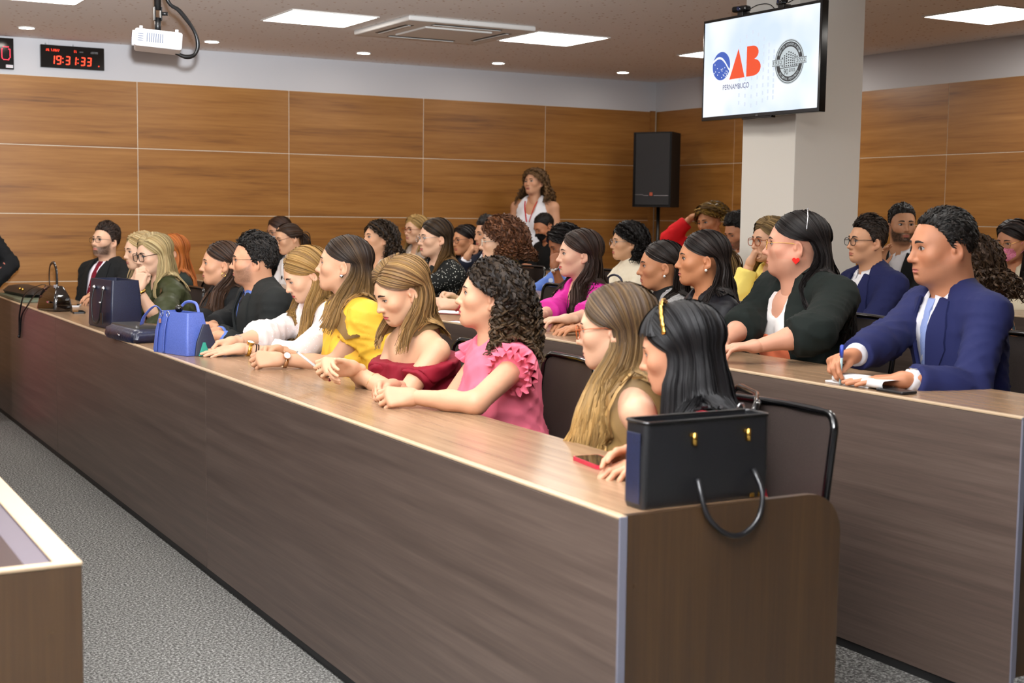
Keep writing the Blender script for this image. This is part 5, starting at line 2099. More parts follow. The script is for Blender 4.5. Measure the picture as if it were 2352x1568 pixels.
def chair(x, y, fz, rot, label):
    """rot in degrees: 0 = facing -X"""
    o = empty('office_chair', (x, y, fz), label, 'chair', 'black mesh office chairs')
    o.rotation_euler = (0, 0, math.radians(rot + 90))
    if not CH:
        w, z0, z1 = 0.225, 0.50, 0.885
        def bow(px, pz):
            return -0.215 - 0.055 * (pz - 0.5) / 0.4 + 0.035 * (1 - (px / w) ** 2) * -1
        out = rounded(2 * w, z1 - z0, 0.045, 5, -w, z0)
        P = np.array([(a, bow(a, b), b) for a, b in out])
        P = np.vstack([P[k] + (P[(k + 1) % len(P)] - P[k]) * t for k in range(len(P)) for t in np.linspace(0, 1, 2, endpoint=False)])
        P[:, 1] = [bow(a, b) for a, b in P[:, [0, 2]]]
        V, F = tube_vf(P, 0.011, 8, 1.0, False, 0, True)
        CH['back_frame'] = (V, F, M_BLACKGLOSS, True)
        nu, nv = 13, 9
        gx, gz = np.linspace(-w + 0.012, w - 0.012, nu), np.linspace(z0 + 0.012, z1 - 0.012, nv)
        V1 = np.array([(a, bow(a, b) + 0.003, b) for a in gx for b in gz])
        V2 = V1 - np.array([0, 0.006, 0])
        F1 = grid_faces(nu, nv)
        CH['backrest'] = (np.vstack([V1, V2]), np.vstack([F1, F1[:, ::-1] + len(V1)]), M_MESHBACK, True)
        bm = bmesh.new()
        bm_box(bm, (-0.24, -0.22, 0.395), (0.24, 0.25, 0.455), 0.028, 4)
        CH['seat'] = (np.array([v.co[:] for v in bm.verts]), [tuple(v.index for v in f.verts) for f in bm.faces] if not bm.verts.index_update() else None, M_SEATPAD, True)
        bm.free()
        V, F = tube_vf([(0, -0.02, 0.12), (0, -0.02, 0.40)], 0.028, 12)
        CH['gas_column'] = (V, F, M_BLACK, True)
        V, F = tube_vf(spline([(0, -0.15, 0.40), (0, -0.27, 0.41), (0, -0.28, 0.50), (0, -0.275, 0.62)], 14), 0.020, 8, 0.6)
        CH['back_bracket'] = (V, F, M_BLACK, True)
        for k in range(5):
            q = math.radians(90 + 72 * k)
            e = (0.27 * math.cos(q), -0.02 + 0.27 * math.sin(q), 0.075)
            V, F = tube_vf([(0, -0.02, 0.125), e], [0.024, 0.016], 8)
            CH['base_leg%d' % k] = (V, F, M_BLACK, True)
            V, F = tube_vf([(e[0] - 0.012 * math.sin(q), e[1] + 0.012 * math.cos(q), 0.028), (e[0] + 0.012 * math.sin(q), e[1] - 0.012 * math.cos(q), 0.028)], 0.027, 12)
            CH['caster%d' % k] = (V, F, M_BLACK, True)
    for nm, d in list(CH.items()):
        pn = nm.rstrip('01234')
        if isinstance(d, tuple):
            c = mesh(pn, d[0], d[1], d[2], None, d[3])
            CH[nm] = c.data
            c.parent = o
        else:
            c = bpy.data.objects.new(pn, d)
            COL.objects.link(c)
            c.parent = o
    return o
# ------------------------------------------------------------------ the audience
CL = {}


def C(name, *rgb, **kw):
    if name not in CL:
        CL[name] = fabric(name, srgb(*rgb), **kw)
    return CL[name]


C('black suiting', 20, 21, 22)
C('charcoal suiting', 30, 32, 31)
C('navy suiting', 26, 31, 72)
C('dark trousers', 18, 18, 22)
C('white shirting', 236, 236, 242, rough=0.8, sheen=0.0)


def rest(row, x, y, sp=0.13, reach=0.24, lift=0.034):
    """both wrists on the desk of that row, hands forward"""
    zz = ROWZ[row] + lift
    return {'R': dict(w=(ROWX[row] + reach, y + sp, zz), dir=(-1, -0.25, -0.05)), 'L': dict(w=(ROWX[row] + reach, y - sp, zz), dir=(-1, 0.25, -0.05))}


def clasp(L_, R_, dz=0.0):
    return {'L': dict(w=L_, pose='clasp', dir=(-1, 0.30, 0.05 + dz), dor=(-0.25, -0.75, 0.55)), 'R': dict(w=R_, pose='clasp', dir=(-1, -0.35, 0.0 + dz), dor=(-0.2, 0.75, 0.6))}


def sit(p, name, dx=-0.05, rot=None):
    f = U(p.y * np.array([1, 1, 0]))
    a = math.degrees(math.atan2(f[1], f[0])) - 180
    return chair(p.P[0] - f[0] * dx, p.P[1] - f[1] * dx, p.fz, a if rot is None else rot, 'black mesh office chair under ' + name)


DK = dict(c0=srgb(30, 21, 17), c1=srgb(74, 50, 36))

# ---- row one, from the far end to the near end
p = Person('bearded man in black suit with dark red tie leaning back', (2.300, 9.996, 1.267), FLZ[0], 29.0, -6, 0, 31.0, -0.10, fem=False, skin=(238, 198, 174))
p.arms({'R': dict(w=(2.130, 10.317, 0.701)), 'L': dict(w=(2.160, 9.332, 0.751))})
p.suit(C('black suiting'), C('pale pink shirting', 238, 228, 238), dotted('red striped tie', srgb(128, 18, 40), srgb(90, 10, 26), 60, 0.4, wav='DIAGONAL'), depth='open')
p.trousers(C('dark trousers'))
p.finish(dict(jaw=1.05, nose=1.0), dict(kind='short', c0=srgb(34, 24, 19), c1=srgb(70, 48, 34), top=0.028, front=0.02), lash=0.1, brow=(44, 30, 24), beard=((52, 36, 28), 0.85, 0.008), lip=(190, 110, 104), seed=11)
p.glasses('soft', M_DARKMETAL, 0.025, 0.0165, 0.0013)
sit(p, 'the man with the dark red tie')

p = Person('fair-haired woman in white half hidden behind the blonde in olive green', (2.250, 8.838, 1.233), FLZ[0], 9.7, 6, 0, 5.7, 0.08, skin=(244, 206, 182), near=False)
p.arms({'R': dict(w=(2.168, 9.210, 0.890)), 'L': dict(w=(2.247, 9.091, 0.890))})
p.garment('blouse', C('white shirting'), 0.012, (1.9, 1.9), 'v')
p.trousers(C('dark trousers'))
p.finish({}, dict(kind='long', c0=srgb(170, 140, 92), c1=srgb(236, 216, 168), len=0.22, n=240), seed=12)
sit(p, 'the fair-haired woman in white')

p = Person('woman with long copper hair in dark clothes behind the blonde', (2.620, 9.463, 1.205), FLZ[0], -5.5, 4, 0, -3.5, 0.02, near=False)
p.arms(rest(0, 0, p.H[1], reach=0.33))
p.garment('jacket', C('dark green knit', 34, 42, 38), 0.016, (1.9, 1.9), 'v')
p.trousers(C('dark trousers'))
p.finish({}, dict(kind='long', c0=srgb(146, 74, 26), c1=srgb(206, 124, 54), len=0.34, vol=0.016, n=280), seed=13)
sit(p, 'the copper-haired woman')

p = Person('blonde woman in olive blouse and thick black glasses, chin on hands', (2.150, 8.143, 1.233), FLZ[0], 15.2, 10, 0, 1.2, 0.16, skin=(242, 204, 182))
p.arms({'L': dict(w=(1.980, 7.827, 1.043), pose='fist', dir=(0.25, 0.15, 1), dor=(-0.6, -0.7, 0.1), pole=(-0.1, -0.5, -1)), 'R': dict(w=(1.980, 7.954, 1.062), pose='clasp', dir=(0.25, -0.35, 1), dor=(-0.9, 0.1, 0.1), pole=(-0.1, 0.5, -1), nails=(190, 30, 50))})
olive = C('olive satin', 58, 62, 38, rough=0.5)
p.garment('blouse', olive, 0.014, (1.15, 1.15), 'v', 0.02, extra=[ell(p.S[k] * 0.45 + p.arm[k]['E'] * 0.55, (0.078, 0.078, 0.085), 0.04) for k in ('R', 'L')])
p.trousers(C('dark trousers'))
p.finish({}, dict(kind='long', c0=srgb(150, 124, 82), c1=srgb(232, 214, 160), len=0.25, vol=0.014, af=70, ff=0.02, fb=-0.03, wave=0.002, n=360, part=-0.25), seed=14, lip=(196, 92, 96))
p.glasses('rect', M_BLACKGLOSS, 0.0265, 0.023, 0.0024)
p.watch('L', M_GOLD)
for sg in (-1, 1):
    t = np.linspace(0, 1, 40)
    pts = np.array([p.pt(sg * (0.13 - 0.06 * a), 0.11 * math.sin(1.5 * a + .15), -0.035 - 0.22 * a) for a in t])
    pts = push_out(pts, p.torso(0.016), 0.003)
    V = np.stack([pts, pts + (p.x * sg * 0.05 - p.z * 0.012)[None] + np.sin(t * 60)[:, None] * p.y * 0.007 + p.y * 0.015], 1)
    mesh('ruffle', V.reshape(-1, 3), grid_faces(40, 2), C('bronze lace', 116, 88, 58), p.root, True)
sit(p, 'the blonde in olive green')

p = Person('dark-haired woman in black blazer over a leaf-print blouse', (2.300, 7.313, 1.207), FLZ[0], -9.5, 0, 0, 6.5, 0.10, skin=(226, 176, 146))
p.arms({'L': dict(w=(1.961, 6.630, 0.885), dir=(-1, 0.4, 0)), 'R': dict(w=(2.053, 7.033, 0.885), dir=(-1, -0.3, 0))})
p.garment('blouse', dotted('leaf print', srgb(216, 206, 180), srgb(70, 118, 78), 15, 0.30), 0.009, (0, 0), 'v')
p.garment('blazer', C('black suiting'), 0.020, (1.75, 1.75), 'open', 0.010)
p.trousers(C('dark trousers'))
p.finish(dict(nose=1.08, jaw=1.0), dict(kind='long', c0=srgb(32, 22, 18), c1=srgb(96, 66, 46), len=0.36, af=112, vol=0.014, el=-14, wave=0.014, ff=0.20, fb=0.0, grad=0.3, n=340), seed=15, lip=(186, 100, 96))
p.earring('hoop', M_GOLD)
sit(p, 'the woman in the leaf-print blouse')

p = Person('stocky man with glasses in black suit, blue shirt and black tie', (2.260, 6.650, 1.248), FLZ[0], -16.8, 0, 0, -2.8, 0.10, 1.02, nk=0.86, fem=False, w=1.18, skin=(228, 176, 146))
p.arms({'L': dict(w=(2.043, 6.496, 0.885), dir=(-0.7, 0.8, 0)), 'R': dict(w=(2.083, 6.681, 0.890), dir=(-0.8, -0.7, 0))})
p.suit(C('charcoal suiting'), C('blue shirting', 96, 122, 196), C('black tie', 14, 14, 16, rough=0.5))
p.trousers(C('dark trousers'))
p.finish(dict(jaw=1.08, full=0.8, nose=1.1), dict(kind='short', c0=srgb(16, 14, 13), c1=srgb(48, 40, 34), top=0.030, side=0.013, front=0.014, mess=0.35, wave=0.003, line=[26, 26, 23, 12, -4, -24, -28, -14, -4, -18, -36, -46, -48.0]), lash=0.1, brow=(22, 17, 15), beard=((58, 44, 38), 0.55, 0.010), lip=(178, 104, 98), seed=16)
p.glasses('soft', M_DARKMETAL, 0.024, 0.017, 0.0011)
sit(p, 'the stocky man in the black suit')

p = Person('blonde woman in sheer white blouse looking down and writing', (2.300, 6.036, 1.205), FLZ[0], -2.9, 26, 0, 3.1, 0.18, skin=(244, 202, 176), w=1.08)
p.arms({'R': dict(w=(1.897, 5.956, 0.900), pose='pen', dir=(-1, -0.1, -0.1), dor=(0, 0.45, 0.9)), 'L': dict(w=(1.946, 5.886, 0.885), pose='flat', dir=(-1, 0.15, -0.08), dor=(0, -0.3, 1))})
p.garment('blouse', dotted('white dotted voile', srgb(240, 226, 222), srgb(252, 252, 255), 70, 0.18), 0.018, (1.42, 1.42), 'v', 0.022)
p.trousers(C('dark trousers'))
p.finish(dict(jaw=0.98), dict(kind='long', c0=srgb(122, 88, 46), c1=srgb(218, 176, 106), len=0.40, af=88, vol=0.018, part=0.2, ff=0.10, fb=-0.03, wave=0.006, n=420), eye=0.35, seed=17, lip=(190, 84, 84))
p.watch('L', M_GOLD, t=0.03)
p.bangle('L', C('brown cord', 50, 32, 24), 0.030, 0.058, 0.003)
p.bangle('L', C('brown cord', 50, 32, 24), 0.030, 0.068, 0.003)
p.bangle('R', M_SILVER, 0.029, 0.03, 0.0015)
p.earring('stud', M_SILVER, size=0.0035)
p.necklace(M_SILVER, 0.09)
P_BW = p
sit(p, 'the writing woman in white')

p = Person('woman in bright yellow dress with draped sleeves, eyes closed, hands clasped', (2.220, 5.378, 1.279), FLZ[0], -27.5, -4, 0, -4.5, 0.10, skin=(232, 186, 158))
a_ = clasp((1.939, 5.328, 0.890), (2.023, 5.624, 0.895))
a_['L']['e'] = (2.163, 5.300, 0.880)
p.arms(a_)
yel = C('yellow crepe', 250, 196, 66, rough=0.6)
p.garment('dress', yel, 0.012, (0, 0), 'v')
P_Y = p
for k, sg in (('R', 1), ('L', -1)):
    S = p.S[k]
    Q = [cone(S + p.z * 0.012, S - p.z * 0.30 - p.y * 0.075 + p.x * sg * 0.015, 0.068, 0.115, 0.03, True), cone(S + p.z * 0.01, p.arm[k]['E'] * 0.55 + S * 0.45 - p.y * 0.03, 0.064, 0.075, 0.04, True), cone(S - p.x * sg * 0.05 + p.z * 0.02, S + p.z * 0.006, 0.052, 0.060, 0.03)]
    V, F = skin_over(Q, 0.010)
    p.block += Q
    o = mesh('draped_sleeve', V, F, yel, p.root, True)
    p.crease(o.data, V, 0.007)
p.trousers(yel, 'skirt')
p.finish(dict(nose=0.95), dict(kind='long', c0=srgb(30, 20, 17), c1=srgb(178, 138, 84), len=0.30, af=110, el=-12, vol=0.013, grad=0.70, streak=0.08, ff=0.14, fb=-0.04, wave=0.006, n=380), eye=0.2, seed=18, lip=(196, 120, 116), lash=0.8)
p.earring('stud', M_SILVER, size=0.0085)
p.watch('L', mat('rose gold', srgb(214, 168, 130), 0.2, metal=1.0), mat('bright dial', srgb(245, 246, 250), 0.1))
sit(p, 'the woman in yellow')

p = Person('woman in dark red off-shoulder top looking down at her phone', (2.170, 4.701, 1.204), FLZ[0], 1.2, 24, 0, 3.2, 0.10, skin=(242, 200, 170))
p.arms({'L': dict(w=(1.990, 4.611, 0.895), e=(2.146, 4.522, 0.875), pose='clasp', dir=(-1, 0.22, 0.10), dor=(-0.05, -0.80, 0.55), nails=(120, 30, 50)), 'R': dict(w=(1.942, 4.604, 0.930), pose='hold', dir=(-1, -0.25, 0.10), dor=(-0.2, 0.85, 0.45))})
wine = C('wine crepe', 126, 16, 36, rough=0.7)
p.garment('top', wine, 0.012, (0, 0), 'none', cuts=[plane(p.pt(0, 0, -0.128), -p.z + p.y * 0.16, 0.01, 's')], fold=0.002)
Q = p.torso(0.022) + p.arm_prims('R', 0.022, 0.62, 0.05) + p.arm_prims('L', 0.022, 0.62, 0.05)
Q += [plane(p.pt(0, 0, -0.098), -p.z + p.y * 0.10, 0.008, 's'), plane(p.pt(0, 0, -0.225), p.z - p.y * 0.12, 0.008, 's')]
V, F = skin_over(Q, 0.0095)
o = mesh('shoulder_band', V, F, wine, p.root, True)
p.crease(o.data, V, 0.003)
Q2 = p.torso(0.030) + p.arm_prims('R', 0.029, 0.55, 0.05) + p.arm_prims('L', 0.029, 0.55, 0.05)
Q2 += [plane(p.pt(0, 0, -0.094), -p.z + p.y * 0.10, 0.008, 's'), plane(p.pt(0, 0, -0.165), p.z - p.y * 0.14, 0.008, 's')]
V, F = skin_over(Q2, 0.0095)
o = mesh('folded_collar', V, F, wine, p.root, True)
p.crease(o.data, V, 0.003)
p.trousers(C('black suiting'), 'skirt')
p.finish(dict(nose=1.02), dict(kind='long', c0=srgb(84, 58, 36), c1=srgb(198, 158, 98), len=0.25, af=104, el=-14, vol=0.024, ff=0.08, fb=-0.03, wave=0.008, n=420, grad=0.25), eye=0.35, seed=19, lip=(196, 96, 96))
p.earring('stud', M_SILVER, size=0.007)
p.necklace(M_GOLD, 0.10)
p.bangle('L', M_GOLD, 0.029, 0.10, 0.0032)
P_RED = p
sit(p, 'the woman in dark red')

p = Person('curly-haired woman in pink blouse with pleated ruffle shoulders, hands clasped', (2.260, 4.155, 1.215), FLZ[0], -26.6, -7, 0, -8.6, 0.06, 0.99, skin=(236, 188, 160), w=1.04)
a_ = clasp((1.909, 4.152, 0.888), (1.982, 4.337, 0.892))
a_['L']['e'] = (2.071, 3.896, 0.885)
p.arms(a_)
pink = C('candy pink cotton', 242, 118, 142, rough=0.7)
p.garment('blouse', pink, 0.014, (0.10, 0.10), 'round', 0.012, fold=0.007)
for k, sg in (('R', 1), ('L', -1)):
    # pleated ruffle standing off the armhole
    S, E = p.S[k], p.arm[k]['E']
    d = U(E - S)
    a1 = U(np.cross(d, p.x))
    a2 = np.cross(d, a1)
    for lay, (b0, rr, ln) in enumerate(((-0.035, 0.062, 0.060), (0.000, 0.056, 0.055))):
        n = 120
        A = np.linspace(0, 2 * np.pi, n)
        rows = []
        for q in np.linspace(0, 1, 6):
            wv = 0.012 * q * np.sin(A * 17) + 0.006 * q * np.sin(A * 29 + 1)
            r = rr + 0.022 * q + wv
            rows.append(S + d * (b0 + ln * q + 0.008 * q * np.cos(A * 17))[:, None] + r[:, None] * (np.cos(A)[:, None] * a1 + np.sin(A)[:, None] * a2) + p.x * sg * 0.004)
        mesh('ruffle', np.stack(rows, 1).reshape(-1, 3), grid_faces(n, 6), pink, p.root, True)
p.trousers(C('black suiting'))
p.finish(dict(nose=0.98, jaw=0.97), dict(kind='curly', c0=srgb(24, 18, 15), c1=srgb(92, 68, 40), len=0.200, curl=0.0105, vol=0.016, flare=0.010, af=92, el=-10, n=480, lw=0.0050, grad=0.40, streak=0.25, ff=0.02, fb=-0.01), seed=20, lip=(204, 92, 104), lash=0.9)
sit(p, 'the woman in pink')

p = Person('woman with long ombre hair and tortoiseshell glasses seen from behind', (2.200, 3.286, 1.176), FLZ[0], -44.8, 6, 0, -31.8, 0.12, 1.0, skin=(238, 196, 172))
p.arms({'R': dict(w=(2.13, p.H[1] + 0.10, 0.77)), 'L': dict(w=(2.13, p.H[1] - 0.08, 0.77))})
p.garment('top', C('blush jersey', 224, 172, 186), 0.010, (0, 0), 'scoop', cuts=[cone(p.S[k], p.S[k] + p.z * 0.12, 0.075, 0.085, 0.01, False, 's') for k in 'RL'])
p.trousers(C('dark trousers'))
p.finish({}, dict(kind='long', c0=srgb(54, 40, 30), c1=srgb(184, 146, 88), len=0.46, af=82, vol=0.018, grad=0.85, streak=0.15, ff=0.16, fb=0.02, wave=0.010, n=480), seed=21)
p.glasses('soft', mat('tortoiseshell', srgb(150, 70, 24), 0.2), 0.024, 0.020, 0.0018)
sit(p, 'the woman with ombre hair')

p = Person('woman with straight black hair, fringe and gold headband, red top', (2.200, 2.973, 1.144), FLZ[0], -44.5, 12, 0, -30.5, 0.10, 0.99, skin=(218, 164, 136))
p.arms({'R': dict(w=(2.006, 2.811, 0.900), pose='rest', dir=(-1, 0.1, 0.1), dor=(0, 0.5, 0.8)), 'L': dict(w=(1.98, 2.74, 0.885), dir=(-1, 0.3, 0))})
p.garment('top', C('red knit', 176, 22, 44), 0.014, (1.85, 1.85), 'scoop')
p.trousers(C('dark trousers'))
p.finish({}, dict(kind='long', c0=srgb(9, 8, 9), c1=srgb(20, 18, 20), len=0.30, af=64, vol=0.016, ff=0.0, fb=-0.03, wave=0.0015, bangs=14, n=460, lw=0.0066), seed=22, eye=0.6)
a = np.linspace(-1.0, 1.0, 40)
hb, _ = on_skull(np.stack([np.sin(a * 1.35), np.full(40, 0.34), np.cos(a * 1.35)], -1), np.full(40, 0.026))
V, F = tube_vf(p.T(hb), [0.0085 + 0.0020 * math.sin(i * 2.1) for i in range(40)], 8, 0.5)
mesh('headband', V, F, M_GOLD, p.root, True)
chair(2.20, 2.87, FLZ[0], 4, 'black mesh office chair nearest the camera behind the black tote bag')

# ---- row two
p = Person('woman with hair tied back and brown glasses bending her head', (3.580, 9.738, 1.302), FLZ[1], 3.8, 16, 0, 3.8, 0.10, skin=(240, 194, 162), near=False)
p.arms(rest(1, 0, p.H[1]))
p.garment('blouse', dotted('black on white print', srgb(238, 238, 240), srgb(20, 20, 24), 9, 0.16), 0.012, (1.8, 1.8), 'v')
p.trousers(C('dark trousers'))
p.finish({}, dict(kind='tied', c0=srgb(26, 20, 18), c1=srgb(104, 70, 44), vol=0.012, tail=0.16, n=320), eye=0.4, seed=31)
p.glasses('rect', mat('brown horn', srgb(90, 36, 24), 0.25), 0.025, 0.017, 0.0018)
sit(p, 'the woman with tied-back hair')

p = Person('woman with centre-parted brown hair in the far corner, head just visible', (4.020, 11.168, 1.328), FLZ[1], 12.2, 12, 0, 0.2, 0.10, near=False)
p.facep = {}
p.arms(rest(1, 0, p.H[1], reach=0.40))
p.garment('top', C('black suiting'), 0.012, (1.8, 1.8), 'round')
p.trousers(C('dark trousers'))
p.finish({}, dict(kind='long', c0=srgb(52, 34, 26), c1=srgb(84, 58, 42), len=0.25, vol=0.010, n=260), seed=32)
p.glasses('rect', M_BLACKGLOSS, 0.025, 0.018, 0.0016)
p.mask(C('white mask cloth', 226, 230, 236))
sit(p, 'the centre-parted woman in the far corner')

p = Person('woman with long curly brown hair gazing up behind the yellow dress', (3.800, 8.589, 1.315), FLZ[1], 4.1, -8, 4, 0.1, 0.06, skin=(240, 192, 160), near=False)
p.arms(rest(1, 0, p.H[1]))
p.arms({'L': dict(w=(3.070, 7.639, 0.990), pose='clasp', dir=(-0.9, 0.3, 0.2), dor=(0, -0.8, 0.5)), 'R': dict(w=(3.151, 7.884, 0.990), pose='clasp', dir=(-0.9, -0.3, 0.2))})
p.garment('top', C('cream knit', 226, 214, 196), 0.012, (1.8, 1.8), 'scoop')
p.trousers(C('dark trousers'))
p.finish({}, dict(kind='curly', c0=srgb(34, 26, 20), c1=srgb(88, 66, 44), len=0.22, curl=0.009, vol=0.016, flare=0.03, n=320, lw=0.0056, af=90), seed=33)
sit(p, 'the curly woman gazing up')

p = Person('woman with long straight hair, clear glasses and dotted dark jacket', (3.800, 7.718, 1.343), FLZ[1], -0.3, 2, 0, 5.7, 0.06, skin=(244, 204, 180))
p.arms(rest(1, 0, p.H[1]))
p.garment('jacket', dotted('white pin dots on black', srgb(24, 25, 24), srgb(206, 206, 196), 75, 0.20), 0.018, (1.8, 1.8), 'v', 0.008)
p.lapels(p.torso(0.018), C('charcoal suiting'), 0.05, 0.18, 0.04)
p.trousers(C('dark trousers'))
p.finish(dict(nose=1.08), dict(kind='long', c0=srgb(34, 26, 21), c1=srgb(160, 118, 68), len=0.40, af=100, vol=0.012, grad=0.75, streak=0.12, ff=0.14, fb=-0.02, wave=0.004, n=340, part=0.15), seed=34, lip=(200, 112, 108))
p.glasses('soft', M_SILVER, 0.026, 0.019, 0.0012)
p.necklace(M_GOLD, 0.08, pend=False)
sit(p, 'the woman in the dotted jacket')

p = Person('woman with big auburn curls and clear glasses in pale green blazer', (3.750, 6.783, 1.339), FLZ[1], -26.0, 0, 0, -11.0, 0.10, skin=(246, 206, 182))
p.arms({'L': dict(w=(3.368, 6.580, 1.005), pose='hold', dir=(-1, 0.25, 0.10), dor=(0, -0.7, 0.6)), 'R': dict(w=(3.594, 7.055, 1.010), pose='clasp', dir=(-1, -0.2, 0.15), dor=(-0.1, 0.7, 0.6))})
lime = C('pale lime suiting', 208, 212, 138)
p.garment('blazer', lime, 0.018, (1.80, 1.80), 'v', 0.012)
p.lapels(p.torso(0.018), lime, 0.05, 0.2, 0.05)
p.trousers(C('dark trousers'))
p.finish({}, dict(kind='curly', c0=srgb(58, 34, 22), c1=srgb(146, 92, 54), len=0.085, curl=0.0105, vol=0.030, flare=0.015, af=88, el=-16, amp0=0.9, n=620, lw=0.0046, pitch=0.026, fb=-0.02), seed=35)
p.glasses('round', mat('clear frame', srgb(210, 196, 180), 0.15), 0.024, 0.019, 0.0020)
p.bangle('L', C('red beads', 170, 60, 66), 0.029, 0.015, 0.004)
sit(p, 'the woman with auburn curls')

p = Person('woman with long wavy dark hair in magenta V-neck blouse', (3.750, 5.951, 1.299), FLZ[1], -16.3, 0, 0, -0.3, 0.06, 0.99, skin=(246, 206, 184))
p.arms({'L': dict(w=(3.175, 5.387, 0.990), e=(3.359, 5.158, 0.975), dir=(-1, 0.3, 0)), 'R': dict(w=(3.325, 5.684, 0.990), dir=(-1, -0.3, 0))})
p.garment('blouse', C('magenta viscose', 204, 44, 150, rough=0.6), 0.016, (1.55, 1.55), 'v', 0.020, fold=0.007)
for q in (-0.19, -0.25, -0.31, -0.37):
    b = march(p.torso(0.018), p.pt(0.0, 0, q)[None], p.y, 0.4, -0.05)[0]
    V, F = tube_vf([b - p.y * 0.002, b + p.y * 0.003], 0.006, 12)
    mesh('button', V, F, M_PAPER, p.root)
p.trousers(C('dark trousers'))
p.finish(dict(nose=1.1), dict(kind='long', c0=srgb(30, 22, 19), c1=srgb(78, 54, 40), len=0.36, af=94, vol=0.020, ff=0.12, fb=-0.02, wave=0.014, n=420, grad=0.2, part=0.1), seed=36, lip=(206, 88, 96), lash=0.9)
p.necklace(M_GOLD, 0.09)
sit(p, 'the woman in magenta')

p = Person('woman with sleek tucked dark hair, black turtleneck and checked pinafore', (3.850, 5.369, 1.261), FLZ[1], -25.7, 2, 0, -17.7, 0.08, skin=(208, 152, 116))
p.arms(rest(1, 0, p.H[1]))
p.garment('turtleneck', C('black suiting'), 0.010, (1.9, 1.9), 'turtle')
p.garment('pinafore', dotted('black and white check', srgb(230, 230, 230), srgb(30, 30, 34), 60, 0.35, wav='DIAGONAL'), 0.018, (0.12, 0.12), 'deepv')
p.trousers(C('dark trousers'))
p.finish(dict(nose=1.08), dict(kind='long', c0=srgb(20, 16, 15), c1=srgb(58, 44, 36), len=0.28, af=118, el=-12, vol=0.008, ff=0.02, fb=-0.02, wave=0.003, n=340), seed=37, lip=(176, 98, 92))
p.earring('stud', mat('white plastic', srgb(240, 240, 240), 0.3), size=0.006)
sit(p, 'the woman in the checked pinafore')

p = Person('woman with long dark hair, pearl earrings and black V-neck jacket', (3.640, 4.775, 1.316), FLZ[1], -25.4, 0, 0, -15.4, 0.08, skin=(214, 154, 116))
p.arms(rest(1, 0, p.H[1]))
p.garment('jacket', C('black satin', 14, 14, 20, rough=0.5), 0.016, (1.9, 1.9), 'v', 0.010)
p.trousers(C('dark trousers'))
p.finish(dict(nose=1.1), dict(kind='long', c0=srgb(18, 14, 14), c1=srgb(56, 44, 38), len=0.38, af=110, el=-12, vol=0.014, ff=0.0, fb=-0.04, wave=0.007, n=400, part=0.12), seed=38, lip=(184, 100, 94), lash=0.9)
p.earring('stud', mat('pearl', srgb(238, 232, 224), 0.15), size=0.0065)
sit(p, 'the woman with pearl earrings')

p = Person('large woman in black cardigan with red heart earrings and glasses', (3.750, 4.299, 1.389), FLZ[1], -39.2, -2, 0, -9.2, 0.10, 1.10, nk=0.78, w=1.62, bust=1.35, skin=(236, 182, 160))
p.arms({'L': dict(w=(3.190, 4.018, 0.992), dir=(-1, 0.5, 0), e=(3.310, 3.747, 0.985)), 'R': dict(w=(3.386, 4.302, 0.992), dir=(-1, -0.4, 0), pole=(0.1, 0.4, -1))})
p.garment('top', C('white jersey', 240, 236, 234), 0.010, (0, 0), 'scoop')
bt = p.torso(0.0135)
V, F = skin_over(bt + [plane(p.pt(0, 0, -0.185), -p.z, 0.006, 's')], 0.011)
V, F, _ = prune(V, F, (V - p.Nk) @ p.y > 0.0)
mesh('orange_panel', V, F, C('orange jersey', 244, 128, 88), p.root, True)
p.garment('cardigan', C('black knit', 14, 22, 19), 0.022, (1.40, 1.40), 'open', 0.012, fold=0.006, front=[cone(p.pt(0, 0.25, 0.02), p.pt(0, 0.33, -0.25), 0.13, 0.19, 0.02, False, 's'), cone(p.pt(0, 0.33, -0.25), p.pt(0, 0.36, -0.6), 0.19, 0.20, 0.02, False, 's')])
p.trousers(C('dark trousers'))
p.finish(dict(jaw=1.16, full=1.6, nose=1.05, chin=0.9), dict(kind='long', c0=srgb(16, 13, 13), c1=srgb(44, 36, 33), len=0.40, af=116, el=-6, vol=0.014, ff=-0.03, fb=-0.06, wave=0.010, n=420), seed=39, lip=(196, 108, 104), blush=0.4)
p.glasses('round', M_GOLD, 0.023, 0.019, 0.0010)
p.earring('heart', mat('red acrylic', srgb(230, 40, 32), 0.25))
t = np.linspace(-1, 1, 30)
hb, _ = on_skull(np.stack([np.sin(t * 1.3), np.full(30, -0.25), np.cos(t * 1.3)], -1), np.full(30, 0.024))
V, F = tube_vf(p.T(hb), 0.0042, 6, 0.5)
mesh('headband', V, F, M_SILVER, p.root, True)
sit(p, 'the large woman in the cardigan')

p = Person('man in navy suit and light blue tie holding a pen', (3.650, 3.419, 1.406), FLZ[1], -21.0, 5, 0, -13.0, 0.10, 1.10, nk=0.90, fem=False, w=1.06, skin=(212, 152, 120))
p.arms({'R': dict(w=(3.113, 3.366, 1.000), pose='pen', dir=(-1, -0.12, -0.02), dor=(0.1, 0.35, 0.9)), 'L': dict(w=(3.259, 3.181, 0.985), pose='flat', dir=(-0.75, 0.75, -0.03), dor=(0, 0, 1))})
p.suit(C('navy suiting'), C('white shirting'), dotted('light blue dotted tie', srgb(150, 168, 220), srgb(90, 104, 176), 90, 0.12, rough=0.5), sleeve=1.90)
p.trousers(C('navy suiting'))
p.finish(dict(jaw=1.14, full=0.7, nose=1.18), dict(kind='short', c0=srgb(14, 12, 11), c1=srgb(44, 36, 30), top=0.013, front=0.004, side=0.006, n=2000, lw=0.7, mess=0.4, line=[27, 26, 22, 12, -2, -26, -32, -14, -6, -20, -40, -47, -49.0]), lash=0.05, brow=(30, 22, 18), beard=((110, 78, 66), 0.22, 0.0), lip=(190, 116, 104), seed=40)
